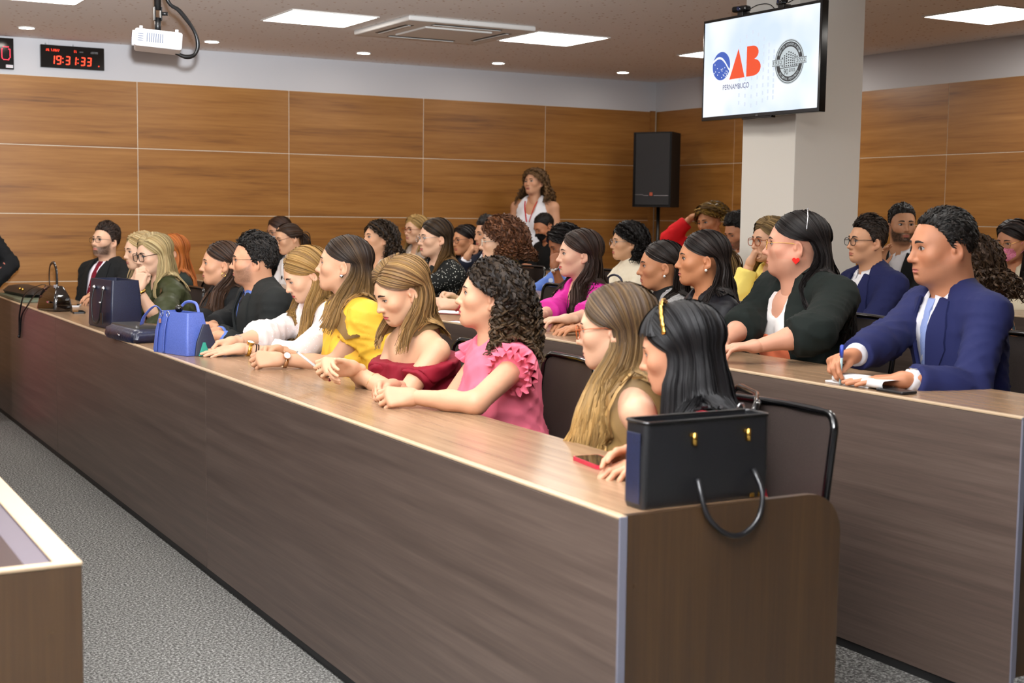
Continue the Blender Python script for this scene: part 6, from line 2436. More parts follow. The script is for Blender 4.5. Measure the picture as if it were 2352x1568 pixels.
p.watch('L', mat('two-tone steel', srgb(220, 200, 160), 0.2, metal=1.0))
P_BLUE = p
sit(p, 'the man in the navy suit')

p = Person('person beyond the right edge with one fingertip on the second desk', (3.680, 2.600, 1.400), FLZ[1], 0, 0, 0, 0, 0.10, fem=False, near=False)
p.arms({'R': dict(w=(3.350, 2.615, 0.985), pose='rest', dir=(-0.9, 0.22, -0.05)), 'L': dict(w=(3.42, 2.40, 0.99), dir=(-1, 0.1, 0))})
p.garment('shirt', C('grey shirting', 120, 122, 128), 0.012, (1.85, 1.85), 'round')
p.trousers(C('dark trousers'))
p.finish({}, dict(kind='short', **DK), seed=41)
sit(p, 'the person beyond the right edge')

# ---- row three
p = Person('blonde woman with brown glasses in beige blazer far back', (4.950, 10.410, 1.357), FLZ[2], 14.5, 2, 0, 10.5, 0.06, near=False, skin=(244, 202, 174))
p.arms(rest(2, 0, p.H[1]))
p.garment('top', C('cream knit'), 0.009, (0, 0), 'v')
p.garment('blazer', C('greige suiting', 172, 158, 146), 0.018, (1.85, 1.85), 'open', 0.010)
p.trousers(C('dark trousers'))
p.finish({}, dict(kind='long', c0=srgb(140, 104, 58), c1=srgb(230, 196, 128), len=0.20, vol=0.016, n=280, part=-0.2, af=80), seed=51)
p.glasses('rect', MATS['tortoiseshell'], 0.026, 0.020, 0.0022)
sit(p, 'the blonde in the beige blazer')

p = Person('dark-haired woman with glasses between the dotted jacket and the man resting his chin', (5.020, 9.665, 1.287), FLZ[2], 10.5, 4, 5, 8.5, 0.08, near=False, skin=(222, 164, 126))
p.arms(rest(2, 0, p.H[1]))
p.garment('top', C('black suiting'), 0.012, (1.85, 1.85), 'v')
p.trousers(C('dark trousers'))
p.finish({}, dict(kind='long', c0=srgb(22, 17, 16), c1=srgb(54, 40, 33), len=0.32, vol=0.012, n=280, af=88), seed=52)
p.glasses('soft', MATS['brown horn'], 0.025, 0.018, 0.0018)
sit(p, 'the dark-haired woman with glasses')

p = Person('young man in dark navy suit resting his chin on his fist', (4.900, 9.053, 1.346), FLZ[2], 1.5, 4, 0, 5.5, 0.12, fem=False, near=False, skin=(232, 182, 150))
p.arms({'R': dict(w=(4.720, 9.043, 1.168), pose='fist', dir=(0.3, -0.35, 0.9), dor=(-0.9, 0.2, 0.3), pole=(-0.2, 0.3, -1)), 'L': dict(w=(4.80, 8.80, 1.0))})
p.suit(C('midnight suiting', 22, 26, 42), C('white shirting'), None)
p.trousers(C('dark trousers'))
p.finish(dict(jaw=1.06), dict(kind='short', c0=srgb(26, 20, 17), c1=srgb(58, 44, 34), top=0.030, front=0.024, side=0.008, sweep=(0.6, -0.8, 0.2)), lash=0.1, brow=(24, 18, 15), beard=((110, 84, 70), 0.25, 0.0), seed=53)
p.bangle('R', M_BLACK, 0.031, 0.01, 0.003)
sit(p, 'the man resting his chin')

p = Person('woman in blue print blouse covering her face with her hand', (5.100, 8.305, 1.291), FLZ[2], -9.6, 26, 0, -3.6, 0.14, near=False, skin=(176, 118, 86))
p.arms({'L': dict(w=(4.860, 8.017, 1.143), pose='fist', dir=(0.25, 0.3, 1), dor=(-0.8, -0.5, 0.1), pole=(-0.3, -0.2, -1)), 'R': dict(w=(4.75, 8.45, 1.0))})
p.garment('blouse', dotted('blue floral print', srgb(104, 136, 214), srgb(214, 224, 244), 14, 0.22), 0.014, (1.05, 1.5), 'round', 0.014)
p.trousers(C('dark trousers'))
p.finish(dict(nose=1.1), dict(kind='curly', c0=srgb(16, 13, 13), c1=srgb(44, 36, 34), len=0.06, curl=0.008, vol=0.024, n=360, lw=0.0052, pitch=0.028, af=96), eye=0.25, seed=54)
p.watch('L', M_SILVER, t=0.012)
sit(p, 'the woman in the blue print blouse')

p = Person('woman with chin-length black curls and round glasses in cream turtleneck', (5.100, 7.495, 1.323), FLZ[2], -14.3, 0, 0, -6.3, 0.06, skin=(244, 198, 164))
p.arms(rest(2, 0, p.H[1]))
p.garment('sweater', C('ivory knit', 240, 230, 208), 0.016, (1.9, 1.9), 'turtle', 0.014)
p.trousers(C('dark trousers'))
p.finish({}, dict(kind='curly', c0=srgb(14, 12, 12), c1=srgb(40, 34, 32), len=0.125, curl=0.010, vol=0.018, flare=0.04, n=420, lw=0.0048, af=96, part=0.2), seed=55, lip=(204, 116, 108))
p.glasses('round', M_SILVER, 0.026, 0.022, 0.0012)
sit(p, 'the woman in the cream turtleneck')

p = Person('brown-haired woman with ponytail mostly hidden behind the pearl earrings', (4.920, 6.361, 1.305), FLZ[2], -17.8, 0, 0, -17.8, 0.08, near=False)
p.arms(rest(2, 0, p.H[1]))
p.garment('top', C('black suiting'), 0.012, (1.85, 1.85), 'round')
p.trousers(C('dark trousers'))
p.finish({}, dict(kind='tied', c0=srgb(86, 62, 42), c1=srgb(196, 160, 104), vol=0.014, tail=0.24, n=300), seed=56)
sit(p, 'the hidden woman with the ponytail')

p = Person('woman with tortoiseshell glasses in yellow blazer, fingers at her mouth', (4.900, 5.823, 1.376), FLZ[2], -6.2, 4, 0, -6.2, 0.08, skin=(238, 192, 164))
p.arms({'R': dict(w=(4.800, 5.865, 1.244), pose='fist', dir=(0.2, -0.35, 1), dor=(-0.8, 0.5, 0.1), pole=(-0.2, 0.2, -1)), 'L': dict(w=(4.75, 5.80, 1.0))})
p.garment('blazer', C('lemon suiting', 248, 226, 122), 0.018, (1.86, 1.86), 'v', 0.012)
p.trousers(C('dark trousers'))
p.finish({}, dict(kind='long', c0=srgb(86, 66, 42), c1=srgb(186, 154, 98), len=0.30, vol=0.020, wave=0.010, n=340, part=-0.2, af=86, ff=0.08), seed=57, lip=(190, 96, 92))
p.glasses('soft', MATS['tortoiseshell'], 0.026, 0.021, 0.0021)
sit(p, 'the woman in the yellow blazer')

p = Person('young man with black glasses in navy suit and open white collar', (5.250, 5.445, 1.380), FLZ[2], -14.0, 0, 0, -10.0, 0.06, 1.0, fem=False, skin=(238, 188, 156))
p.arms(rest(2, 0, p.H[1], reach=0.36))
p.suit(C('navy suiting'), C('white shirting'), None)
p.trousers(C('navy suiting'))
p.finish(dict(jaw=1.02, nose=1.05), dict(kind='short', c0=srgb(32, 24, 20), c1=srgb(70, 54, 42), top=0.026, front=0.022, side=0.005, sweep=(-0.3, -1, 0.1)), lash=0.1, brow=(30, 22, 18), lip=(190, 112, 100), seed=58)
p.glasses('soft', M_BLACKGLOSS, 0.0245, 0.020, 0.0018)
sit(p, 'the young man with black glasses')

p = Person('woman with brown curls in orange tropical-print dress behind the navy suit', (5.050, 4.573, 1.292), FLZ[2], -41.9, 6, 0, -31.9, 0.14, near=False, skin=(196, 138, 104))
p.arms(rest(2, 0, p.H[1]))
p.garment('dress', dotted('tropical print', srgb(226, 146, 92), srgb(40, 56, 66), 9, 0.30), 0.014, (0.7, 0.7), 'round')
p.trousers(C('dark trousers'), 'skirt')
p.finish({}, dict(kind='curly', c0=srgb(44, 30, 22), c1=srgb(110, 82, 56), len=0.16, curl=0.010, vol=0.030, flare=0.05, n=340, lw=0.0052), seed=59)
sit(p, 'the woman in the tropical print')

# ---- row four and standing people
p = Person('man in black face mask and black hoodie looking down', (6.350, 10.660, 1.388), FLZ[3], 1.2, 28, 0, 1.2, 0.16, fem=False, near=False, skin=(212, 152, 118))
p.facep = {}
p.arms(rest(3, 0, p.H[1]))
p.garment('hoodie', C('black suiting'), 0.018, (1.75, 1.75), 'round')
p.trousers(C('dark trousers'))
p.finish({}, dict(kind='short', c0=srgb(22, 17, 15), c1=srgb(56, 44, 36), top=0.012, front=0.004, side=0.003, lw=0.7, n=1400), lash=0.1, eye=0.4, seed=61)
p.mask(C('black mask cloth', 12, 12, 13))
sit(p, 'the man in the black mask')

p = Person('person in red blazer with golden curls, hand raised to the head', (6.400, 8.305, 1.462), FLZ[3], 12.3, 10, 8, 2.3, 0.10, near=False, skin=(206, 146, 108))
p.arms({'R': dict(w=(6.340, 8.454, 1.487), pose='rest', dir=(0.35, -0.7, 0.35), dor=(-0.2, 0.3, 0.9), pole=(-0.6, 0.5, -0.6)), 'L': dict(w=(6.15, 8.15, 1.04))})
p.garment('blazer', C('scarlet suiting', 206, 26, 32), 0.018, (1.80, 1.80), 'v', 0.010)
p.trousers(C('dark trousers'))
p.finish({}, dict(kind='curly', c0=srgb(58, 36, 20), c1=srgb(222, 176, 82), len=0.03, curl=0.011, vol=0.028, n=420, lw=0.0052, pitch=0.028, af=100, el=-6), seed=62)
sit(p, 'the person in the red blazer')

p = Person('man with wavy black hair bowing his head beside the column', (6.350, 7.903, 1.397), FLZ[3], -0.9, 26, 0, -4.9, 0.12, fem=False, near=False, skin=(224, 166, 134))
p.arms(rest(3, 0, p.H[1]))
p.suit(C('midnight suiting'), C('white shirting'), None)
p.trousers(C('dark trousers'))
p.finish({}, dict(kind='short', c0=srgb(16, 14, 13), c1=srgb(46, 40, 35), top=0.032, front=0.02, side=0.012, mess=0.4, wave=0.004), lash=0.1, eye=0.4, beard=((40, 30, 26), 0.6, 0.006), seed=63)
sit(p, 'the man bowing his head')

p = Person('bearded man in black jacket and open white shirt turned to the right', (6.500, 6.436, 1.462), FLZ[3], 60.6, 0, 0, 20.6, 0.06, 1.04, fem=False, near=False, skin=(228, 178, 146))
p.arms({'R': dict(w=(6.250, 6.380, 1.171), pose='rest', dir=(0.1, -0.1, 1), dor=(0, 0.9, 0.1), pole=(0, 0.3, -1)), 'L': dict(w=(6.2, 6.3, 1.04))})
p.suit(C('black suiting'), C('white shirting'), None)
p.trousers(C('dark trousers'))
p.finish(dict(jaw=1.04), dict(kind='short', c0=srgb(20, 16, 14), c1=srgb(52, 40, 32), top=0.022, front=0.012, side=0.006), lash=0.1, brow=(22, 17, 14), beard=((38, 27, 22), 0.9, 0.008), seed=64)
sit(p, 'the bearded man in the black jacket')

p = Person('woman in pink lace face mask and cream blazer at the right edge', (6.500, 5.555, 1.380), FLZ[3], 4.4, 12, 0, -1.6, 0.06, near=False, skin=(214, 156, 124))
p.facep = {}
p.arms({'R': dict(w=(6.260, 5.570, 1.206), pose='rest', dir=(0.35, -0.5, 0.8), dor=(-0.6, 0.6, 0.3), pole=(-0.1, 0.4, -1)), 'L': dict(w=(6.15, 5.35, 1.04))})
p.garment('top', noisy('pink lace', srgb(180, 36, 66), srgb(240, 110, 130), 90, 0.8), 0.010, (0, 0), 'v')
p.garment('blazer', C('cream suiting', 222, 214, 190), 0.020, (1.93, 1.93), 'open', 0.012)
p.trousers(C('grey suiting', 60, 62, 64))
p.finish({}, dict(kind='long', c0=srgb(20, 14, 14), c1=srgb(60, 42, 36), len=0.30, vol=0.014, n=320, af=80, part=0.2), seed=65)
p.glasses('round', M_GOLD, 0.025, 0.019, 0.0011)
p.mask(noisy('rose lace mask', srgb(190, 84, 120), srgb(236, 156, 182), 220, 0.8))
sit(p, 'the woman in the pink mask')

p = Person('woman in white strap top with red lanyard standing by the back wall', (6.500, 11.115, 1.788), FLZ[3], 25.6, -8, 4, 35.6, 0.02, near=True, stand=True, skin=(234, 184, 154), w=1.28)
p.arms({'R': dict(w=tuple(p.pt(0.24, 0.06, -0.56)), dir=(0, 0, -1), dor=(0, 1, 0)), 'L': dict(w=tuple(p.pt(-0.24, 0.06, -0.56)), dir=(0, 0, -1), dor=(0, -1, 0))})
p.garment('top', C('white shirting'), 0.010, (0, 0), 'scoop', cuts=[cone(p.S[k] + p.x * sg * 0.0, p.S[k] + p.z * 0.1, 0.085, 0.09, 0.01, False, 's') for k, sg in (('R', 1), ('L', -1))])
p.trousers(C('dark trousers'))
p.finish(dict(full=0.3), dict(kind='curly', c0=srgb(84, 60, 40), c1=srgb(170, 130, 84), amp0=0.6, len=0.20, curl=0.010, vol=0.020, flare=0.05, n=340, lw=0.0052, af=84), seed=66, lip=(180, 104, 98))
lan = C('red ribbon', 200, 36, 44)
for sg in (-1, 1):
    q = np.linspace(0, 1, 14)
    O = np.array([p.pt(sg * (0.062 - 0.050 * a), 0, 0.0 - 0.19 * a) for a in q])
    pts = march(p.torso(0.010), O, p.y, 0.3, -0.06) + p.y * 0.012
    tube('lanyard', pts, 0.006, lan, p.root, 6, 0.4)

p = Person('person in black floral blouse standing at the left edge, elbow out', (1.329, 10.000, 1.564), 0.0, 74.5, 0, 0, 77.5, 0.0, near=False, stand=True)
p.arms({'L': dict(w=tuple(p.pt(-0.17, 0.04, -0.46)), pole=tuple(-p.x * 1.0 - p.y * 0.25), dir=tuple(p.x * 0.6 + p.y * 0.5 - p.z * 0.5), dor=tuple(-p.x)), 'R': dict(w=tuple(p.pt(0.17, 0.04, -0.46)), pole=tuple(p.x * 1.0 - p.y * 0.25), dor=tuple(p.x))})
p.garment('blouse', dotted('black floral print', srgb(14, 14, 16), srgb(232, 140, 118), 13, 0.20), 0.014, (1.8, 1.8), 'v', 0.010)
p.trousers(C('coral crepe', 244, 128, 140), 'skirt')
p.finish({}, dict(kind='long', **DK), seed=67)
# ------------------------------------------------------------------ bags and things on the desks
def ring2(w, d, r, n=6):
    return np.array(rounded(w, d, min(r, w / 2 - 1e-4, d / 2 - 1e-4), n, -w / 2, -d / 2))


def bag_shell(name, c, rot, prof, m, parent, thick=0.006, soft=0.0, closed=False, inner=None):
    """open container: prof = [(z, width, depth, corner radius), ...] from base to rim; width runs along the rotated x axis"""
    R = rotz(math.radians(rot))
    rows = [np.c_[ring2(w, d, r), np.full(28, z)] for z, w, d, r in prof]
    n = len(rows[0])
    base = rows[0].copy()
    base[:, :2] *= 0.02
    out = [base] + rows
    if not closed:
        z, w, d, r = prof[-1]
        out.append(np.c_[ring2(w - 2 * thick, d - 2 * thick, max(r - thick, 0.001)), np.full(n, z)])
        z2, w2, d2, r2 = prof[0]
        out.append(np.c_[ring2(w2 - 2 * thick, d2 - 2 * thick, max(r2 - thick, 0.001)), np.full(n, z2 + 0.01)])
        b = out[-1].copy()
        b[:, :2] *= 0.02
        out.append(b)
    else:
        b = rows[-1].copy()
        b[:, :2] *= 0.02
        out.append(b)
    P = np.array(out)
    if soft:
        P[..., 1] += soft * np.sin(P[..., 0] * 31 + P[..., 2] * 17) * np.clip((P[..., 2] - prof[0][0]) / 0.1, 0, 1)
        P[..., 2] += soft * 0.6 * np.sin(P[..., 0] * 23 + 1) * (P[..., 2] > prof[0][0] + 0.02)
    V = np.asarray(c) + P.reshape(-1, 3) @ R.T
    F = []
    for i in range(len(out) - 1):
        for j in range(n):
            k = (j + 1) % n
            F.append((i * n + j, i * n + k, (i + 1) * n + k, (i + 1) * n + j))
    bm = bmesh.new()
    vs = [bm.verts.new(v) for v in V]
    for f in F:
        bm.faces.new([vs[q] for q in f])
    bmesh.ops.recalc_face_normals(bm, faces=bm.faces)
    o = bm_obj(name, bm, m, parent, False)
    for p in o.data.polygons:
        p.use_smooth = True
    md = o.modifiers.new('edge', 'EDGE_SPLIT')
    md.split_angle = math.radians(50)
    return o


def strap(name, pts, r, m, parent, flat=1.0, sides=8, n=28):
    return tube(name, spline(pts, n), r, m, parent, sides, flat)


M_LEATHER = noisy('black leather', srgb(10, 10, 12), srgb(17, 17, 20), 260, 0.38, 0.15, 0.001, spec=0.5)
M_NAVYL = noisy('navy leather', srgb(18, 22, 42), srgb(26, 31, 56), 260, 0.4, 0.15, 0.001, spec=0.5)
M_BLUEL = noisy('cobalt leather', srgb(76, 96, 172), srgb(88, 108, 186), 200, 0.42, 0.12, 0.001, spec=0.5)
M_PATENT = mat('patent leather', srgb(20, 12, 9), 0.07, spec=0.8, coat=0.5)
M_GREENF = mat('grey green folder', srgb(86, 96, 78), 0.5)
Z1, Z2, Z3 = ROWZ[0], ROWZ[1], ROWZ[2]

# big black tote on the near corner of the first desk
b = empty('tote_bag', (1.875, 2.50, Z1), 'large black leather tote with gold bar clasps on the near desk corner', 'bag')
bag_shell('bag_body', (1.893, 2.478, Z1 + 0.001), 0, [(0, 0.350, 0.070, 0.012), (0.01, 0.356, 0.078, 0.014), (0.11, 0.354, 0.080, 0.014), (0.192, 0.346, 0.082, 0.012)], M_LEATHER, b)
rim = np.c_[ring2(0.346, 0.082, 0.012) + np.array([1.893, 2.478]), np.full(28, Z1 + 0.194)]
V, F = tube_vf(rim, 0.0042, 6, 1.0, False, 0, True)
mesh('rim_piping', V, F, M_BLACKGLOSS, b, True)
for cx in (1.850, 2.003):
    box('clasp_bar', (cx - 0.013, 2.432, Z1 + 0.158), (cx + 0.003, 2.441, Z1 + 0.165), M_GOLD, b, 0.0015)
    V, F = tube_vf([(cx, 2.434, Z1 + 0.138), (cx, 2.434, Z1 + 0.166)], [0.0065, 0.0055], 14)
    mesh('clasp', V, F, M_GOLD, b, True)
strap('handle', [(1.862, 2.434, Z1 + 0.06), (1.858, 2.416, Z1 + 0.03), (1.868, 2.401, Z1 - 0.02), (1.915, 2.396, Z1 - 0.062), (1.965, 2.396, Z1 - 0.068), (2.010, 2.398, Z1 - 0.035), (2.024, 2.404, Z1 + 0.02), (2.020, 2.434, Z1 + 0.07)], 0.0062, M_LEATHER, b)
strap('handle', [(1.80, 2.520, Z1 + 0.15), (1.82, 2.526, Z1 + 0.09), (1.93, 2.530, Z1 + 0.05), (2.03, 2.526, Z1 + 0.09), (2.05, 2.520, Z1 + 0.15)], 0.0062, M_LEATHER, b)
for cx in (2.022, 2.046):
    box('gold_tab', (cx - 0.006, 2.4365, Z1 + 0.004), (cx + 0.006, 2.442, Z1 + 0.014), M_GOLD, b, 0.001)
V, F = lathe_ring(np.array([2.050, 2.520, Z1 + 0.200]), np.array([1.0, 0, 0]), np.array([0, 0, 1.0]), 0.010, 0.002)
mesh('strap_ring', V, F, M_CHROME, b, True)
box('side_gusset', (1.7135, 2.452, Z1 + 0.012), (1.7160, 2.504, Z1 + 0.17), M_NAVYL, b, 0.001)

# cobalt handbag
b = empty('handbag', (1.74, 6.10, Z1), 'cobalt blue structured handbag with belted straps on the front desk', 'bag')
c = np.array([1.735, 6.10, Z1 + 0.001])
ROT = 286
bag_shell('bag_body', c, ROT, [(0, 0.285, 0.125, 0.012), (0.012, 0.29, 0.13, 0.014), (0.10, 0.27, 0.115, 0.012), (0.188, 0.235, 0.085, 0.010)], M_BLUEL, b)
R = rotz(math.radians(ROT))
loc = lambda x, y, z: c + R @ np.array([x, y, 0]) + np.array([0, 0, z])
for sx_ in (-0.105, -0.045):
    strap('belt', [loc(sx_, -0.069, 0.004), loc(sx_ * 0.96, -0.066, 0.07), loc(sx_ * 0.92, -0.058, 0.13), loc(sx_ * 0.88, -0.049, 0.165)], 0.009, M_BLUEL, b, 0.25)
    V, F = lathe_ring(loc(sx_ * 0.86, -0.046, 0.176), U(R @ np.array([1.0, 0, 0])), np.array([0, 0, 1.0]), 0.012, 0.0022)
    mesh('strap_ring', V, F, M_CHROME, b, True)
box('name_tag', tuple(loc(-0.072, -0.067, 0.145) - np.array([0.006, 0.002, 0.010])), tuple(loc(-0.072, -0.067, 0.145) + np.array([0.006, 0.002, 0.010])), M_CHROME, b, 0.001)
strap('handle', [loc(-0.09, -0.046, 0.186), loc(-0.10, -0.075, 0.21), loc(-0.16, -0.09, 0.165), loc(-0.20, -0.085, 0.12)], 0.012, M_BLUEL, b, 0.25)
strap('handle', [loc(-0.09, 0.040, 0.185), loc(-0.05, 0.055, 0.225), loc(0.03, 0.055, 0.225), loc(0.08, 0.040, 0.185)], 0.007, M_BLUEL, b)
V, F = ico(loc(-0.02, 0.0, 0.200), 0.018, 8)
mesh('rosette', V, F, M_BLACKGLOSS, b, True)
bag_shell('side_flap', loc(0.165, 0.02, 0.0), ROT + 70, [(0, 0.10, 0.012, 0.005), (0.06, 0.085, 0.012, 0.005), (0.14, 0.03, 0.012, 0.005)], M_NAVYL, b, closed=True)
bag_shell('green_lining', loc(0.176, 0.005, 0.001), ROT + 70, [(0, 0.05, 0.008, 0.003), (0.06, 0.012, 0.008, 0.003)], mat('teal lining', srgb(30, 140, 120), 0.5), b, closed=True)

# navy tote
b = empty('tote_bag', (1.79, 7.60, Z1), 'tall navy tote with hanging handles beside the blonde in olive', 'bag')
c = np.array([1.795, 7.605, Z1 + 0.001])
ROT = 276
bag_shell('bag_body', c, ROT, [(0, 0.36, 0.17, 0.010), (0.01, 0.37, 0.18, 0.012), (0.14, 0.36, 0.17, 0.012), (0.262, 0.345, 0.150, 0.010)], M_NAVYL, b)
R = rotz(math.radians(ROT))
for sx_ in (-0.075, 0.075):
    V, F = ico(loc(sx_, -0.088, 0.215), 0.012, 8)
    mesh('handle_anchor', V, F, M_SILVER, b, True)
strap('handle', [loc(-0.075, -0.09, 0.215), loc(-0.078, -0.104, 0.14), loc(-0.055, -0.108, 0.05), loc(0.0, -0.110, 0.022), (loc(0.055, -0.108, 0.05)), loc(0.078, -0.104, 0.14), loc(0.075, -0.09, 0.215)], 0.0075, M_LEATHER, b, 0.6)
V, F = tube_vf([loc(0.082, -0.11, 0.145), loc(0.082, -0.11, 0.135)], 0.008, 10)
mesh('buckle', V, F, M_SILVER, b, True)
bag_shell('luggage_tag', loc(0.095, -0.108, 0.025), ROT, [(0, 0.028, 0.006, 0.002), (0.06, 0.028, 0.006, 0.002)], M_LEATHER, b, closed=True)

# soft satin pouch hanging over the desk edge
b = empty('clutch_bag', (1.68, 6.80, Z1), 'flat navy satin pouch lying between the navy tote and the cobalt handbag', 'bag')
bag_shell('pouch', (1.70, 6.82, Z1 + 0.001), 276, [(0, 0.40, 0.15, 0.03), (0.018, 0.43, 0.17, 0.035), (0.05, 0.42, 0.16, 0.03), (0.066, 0.38, 0.12, 0.03)], noisy('navy satin', srgb(14, 18, 40), srgb(24, 30, 58), 40, 0.3, 0.3, 0.01, spec=0.6), b, soft=0.006, closed=True)
bag_shell('flap', (1.72, 6.85, Z1 + 0.066), 276, [(0, 0.38, 0.14, 0.02), (0.008, 0.36, 0.13, 0.02)], M_LEATHER, b, closed=True)
V, F = tube_vf([(1.612, 6.79, Z1 + 0.034), (1.612, 6.75, Z1 + 0.030)], 0.0035, 8)
mesh('brand_bar', V, F, M_SILVER, b, True)

# patent handbag with a strap over the edge
b = empty('handbag', (1.74, 8.95, Z1), 'dark brown patent handbag with an upright handle, strap hanging over the edge', 'bag')
c = np.array([1.735, 8.95, Z1 + 0.001])
ROT = 284
R = rotz(math.radians(ROT))
bag_shell('bag_body', c, ROT, [(0, 0.25, 0.115, 0.02), (0.012, 0.265, 0.13, 0.022), (0.09, 0.24, 0.105, 0.02), (0.15, 0.19, 0.05, 0.015), (0.158, 0.17, 0.03, 0.01)], M_PATENT, b, closed=True)
strap('handle', [loc(-0.045, -0.01, 0.155), loc(-0.048, -0.01, 0.23), loc(-0.03, -0.01, 0.285), loc(0.02, -0.01, 0.300), loc(0.055, -0.01, 0.25), loc(0.06, -0.01, 0.155)], 0.011, M_PATENT, b, 0.3)
box('clasp', tuple(loc(0.058, -0.02, 0.155) - np.array([0.012, 0.012, 0.010])), tuple(loc(0.058, -0.02, 0.155) + np.array([0.012, 0.012, 0.010])), M_SILVER, b, 0.002)
box('name_plate', tuple(loc(0.05, -0.066, 0.058) - np.array([0.004, 0.026, 0.006])), tuple(loc(0.05, -0.066, 0.058) + np.array([0.004, 0.026, 0.006])), M_CHROME, b, 0.002)
strap('shoulder_strap', [loc(-0.09, 0.0, 0.15), (1.70, 9.20, Z1 + 0.15), (1.64, 9.42, Z1 + 0.08), (1.628, 9.56, Z1 - 0.05), (1.630, 9.60, Z1 - 0.16), (1.630, 9.605, Z1 - 0.225), (1.630, 9.58, Z1 - 0.19), (1.629, 9.50, Z1 - 0.07), (1.634, 9.30, Z1 + 0.012), (1.66, 9.15, Z1 + 0.10), loc(-0.07, -0.01, 0.15)], 0.006, M_LEATHER, b, 0.35, 8, 60)
V, F = ico((1.626, 9.600, Z1 - 0.215), 0.010, 8)
mesh('strap_buckle', V, F, M_BLACKGLOSS, b, True)

# black bag and folders at the far left end
b = empty('shoulder_bag', (1.78, 10.25, Z1), 'black shoulder bag slumped at the far left end of the front desk', 'bag')
bag_shell('bag_body', (1.80, 10.28, Z1 + 0.022), 275, [(0, 0.66, 0.16, 0.05), (0.02, 0.70, 0.18, 0.06), (0.05, 0.56, 0.13, 0.05), (0.072, 0.30, 0.06, 0.02)], M_LEATHER, b, soft=0.008, closed=True)
for yy in (10.06, 10.17):
    V, F = ico((1.735, yy, Z1 + 0.072), 0.010, 7)
    mesh('stud', V, F, M_GOLD, b, True)
b = empty('document_folder', (1.79, 9.98, Z1), 'grey-green document folder under the slumped black bag', 'folder')
box('cover', (1.66, 9.72, Z1 + 0.001), (1.95, 10.62, Z1 + 0.020), M_GREENF, b, 0.003)
box('sticky_tab', (1.80, 9.735, Z1 + 0.0202), (1.86, 9.80, Z1 + 0.026), mat('mint tab', srgb(120, 220, 170), 0.5), b, 0.001)

# beige quilted bag on the second desk
b = empty('handbag', (3.25, 10.30, Z2), 'beige quilted handbag on the second desk behind the dark-haired woman', 'bag')
M_QUILT = mat('beige quilted leather', srgb(222, 180, 136), 0.45)
_g = N(M_QUILT, 'ShaderNodeNewGeometry')
_s = N(M_QUILT, 'ShaderNodeSeparateXYZ')
L(M_QUILT, _g.outputs['Position'], _s.inputs[0])
hts = []
for sg in (1, -1):
    ad = N(M_QUILT, 'ShaderNodeMath', operation='MULTIPLY_ADD')
    L(M_QUILT, _s.outputs['Z'], ad.inputs[0])
    ad.inputs[1].default_value = sg * 1.0
    L(M_QUILT, _s.outputs['Y'], ad.inputs[2])
    mu = N(M_QUILT, 'ShaderNodeMath', operation='MULTIPLY')
    mu.inputs[1].default_value = 85.0
    L(M_QUILT, ad.outputs[0], mu.inputs[0])
    si = N(M_QUILT, 'ShaderNodeMath', operation='SINE')
    L(M_QUILT, mu.outputs[0], si.inputs[0])
    ab = N(M_QUILT, 'ShaderNodeMath', operation='ABSOLUTE')
    L(M_QUILT, si.outputs[0], ab.inputs[0])
    hts.append(ab)
mi = N(M_QUILT, 'ShaderNodeMath', operation='MINIMUM')
L(M_QUILT, hts[0].outputs[0], mi.inputs[0])
L(M_QUILT, hts[1].outputs[0], mi.inputs[1])
_bp = N(M_QUILT, 'ShaderNodeBump')
_bp.inputs['Strength'].default_value = 0.9
_bp.inputs['Distance'].default_value = 0.01
L(M_QUILT, mi.outputs[0], _bp.inputs['Height'])
L(M_QUILT, _bp.outputs[0], M_QUILT.node_tree.nodes['Principled BSDF'].inputs['Normal'])
bag_shell('bag_body', (3.24, 10.30, Z2 + 0.001), 276, [(0, 0.30, 0.12, 0.02), (0.015, 0.31, 0.13, 0.025), (0.10, 0.29, 0.11, 0.02), (0.165, 0.24, 0.05, 0.02)], M_QUILT, b, closed=True)
strap('handle', [(3.19, 10.40, Z2 + 0.13), (3.175, 10.42, Z2 + 0.09), (3.172, 10.43, Z2 + 0.05)], 0.006, mat('brown strap', srgb(90, 54, 30), 0.4), b, 0.5)
V, F = ico((3.185, 10.24, Z2 + 0.155), 0.010, 7)
mesh('ring_stud', V, F, M_GOLD, b, True)

# dark bag on the third desk, its handle showing in front of the cream turtleneck
b = empty('handbag', (4.72, 7.02, Z3), 'navy handbag with an arched handle in front of the cream turtleneck', 'bag')
bag_shell('bag_body', (4.72, 7.02, Z3 + 0.001), 275, [(0, 0.26, 0.10, 0.02), (0.01, 0.27, 0.11, 0.02), (0.10, 0.24, 0.08, 0.02)], M_NAVYL, b, closed=True)
strap('handle', [(4.70, 7.10, Z3 + 0.095), (4.69, 7.09, Z3 + 0.15), (4.69, 7.02, Z3 + 0.172), (4.69, 6.95, Z3 + 0.15), (4.70, 6.94, Z3 + 0.095)], 0.007, M_NAVYL, b)


def slab(name, c, ux, uy, w, h, t, m, label, cat, top=None, topm=None, group=None, rad=0.012):
    """thin rounded slab (phone, pad) with a separate face"""
    ux = U(ux)
    nz = U(np.cross(ux, U(uy)))
    uy = np.cross(nz, ux)
    o = empty(name, tuple(c), label, cat, group)
    pl = [(a - w / 2, b_ - h / 2) for a, b_ in rounded(w, h, rad)]
    prism('case', pl, c, ux, uy, nz, t, m, o)
    if topm is not None:
        pl = [(a - w / 2 + 0.004, b_ - h / 2 + 0.004) for a, b_ in rounded(w - 0.008, h - 0.008, rad * 0.8)]
        prism(top, pl, np.asarray(c) + nz * t, ux, uy, nz, 0.0005, topm, o)
    return o


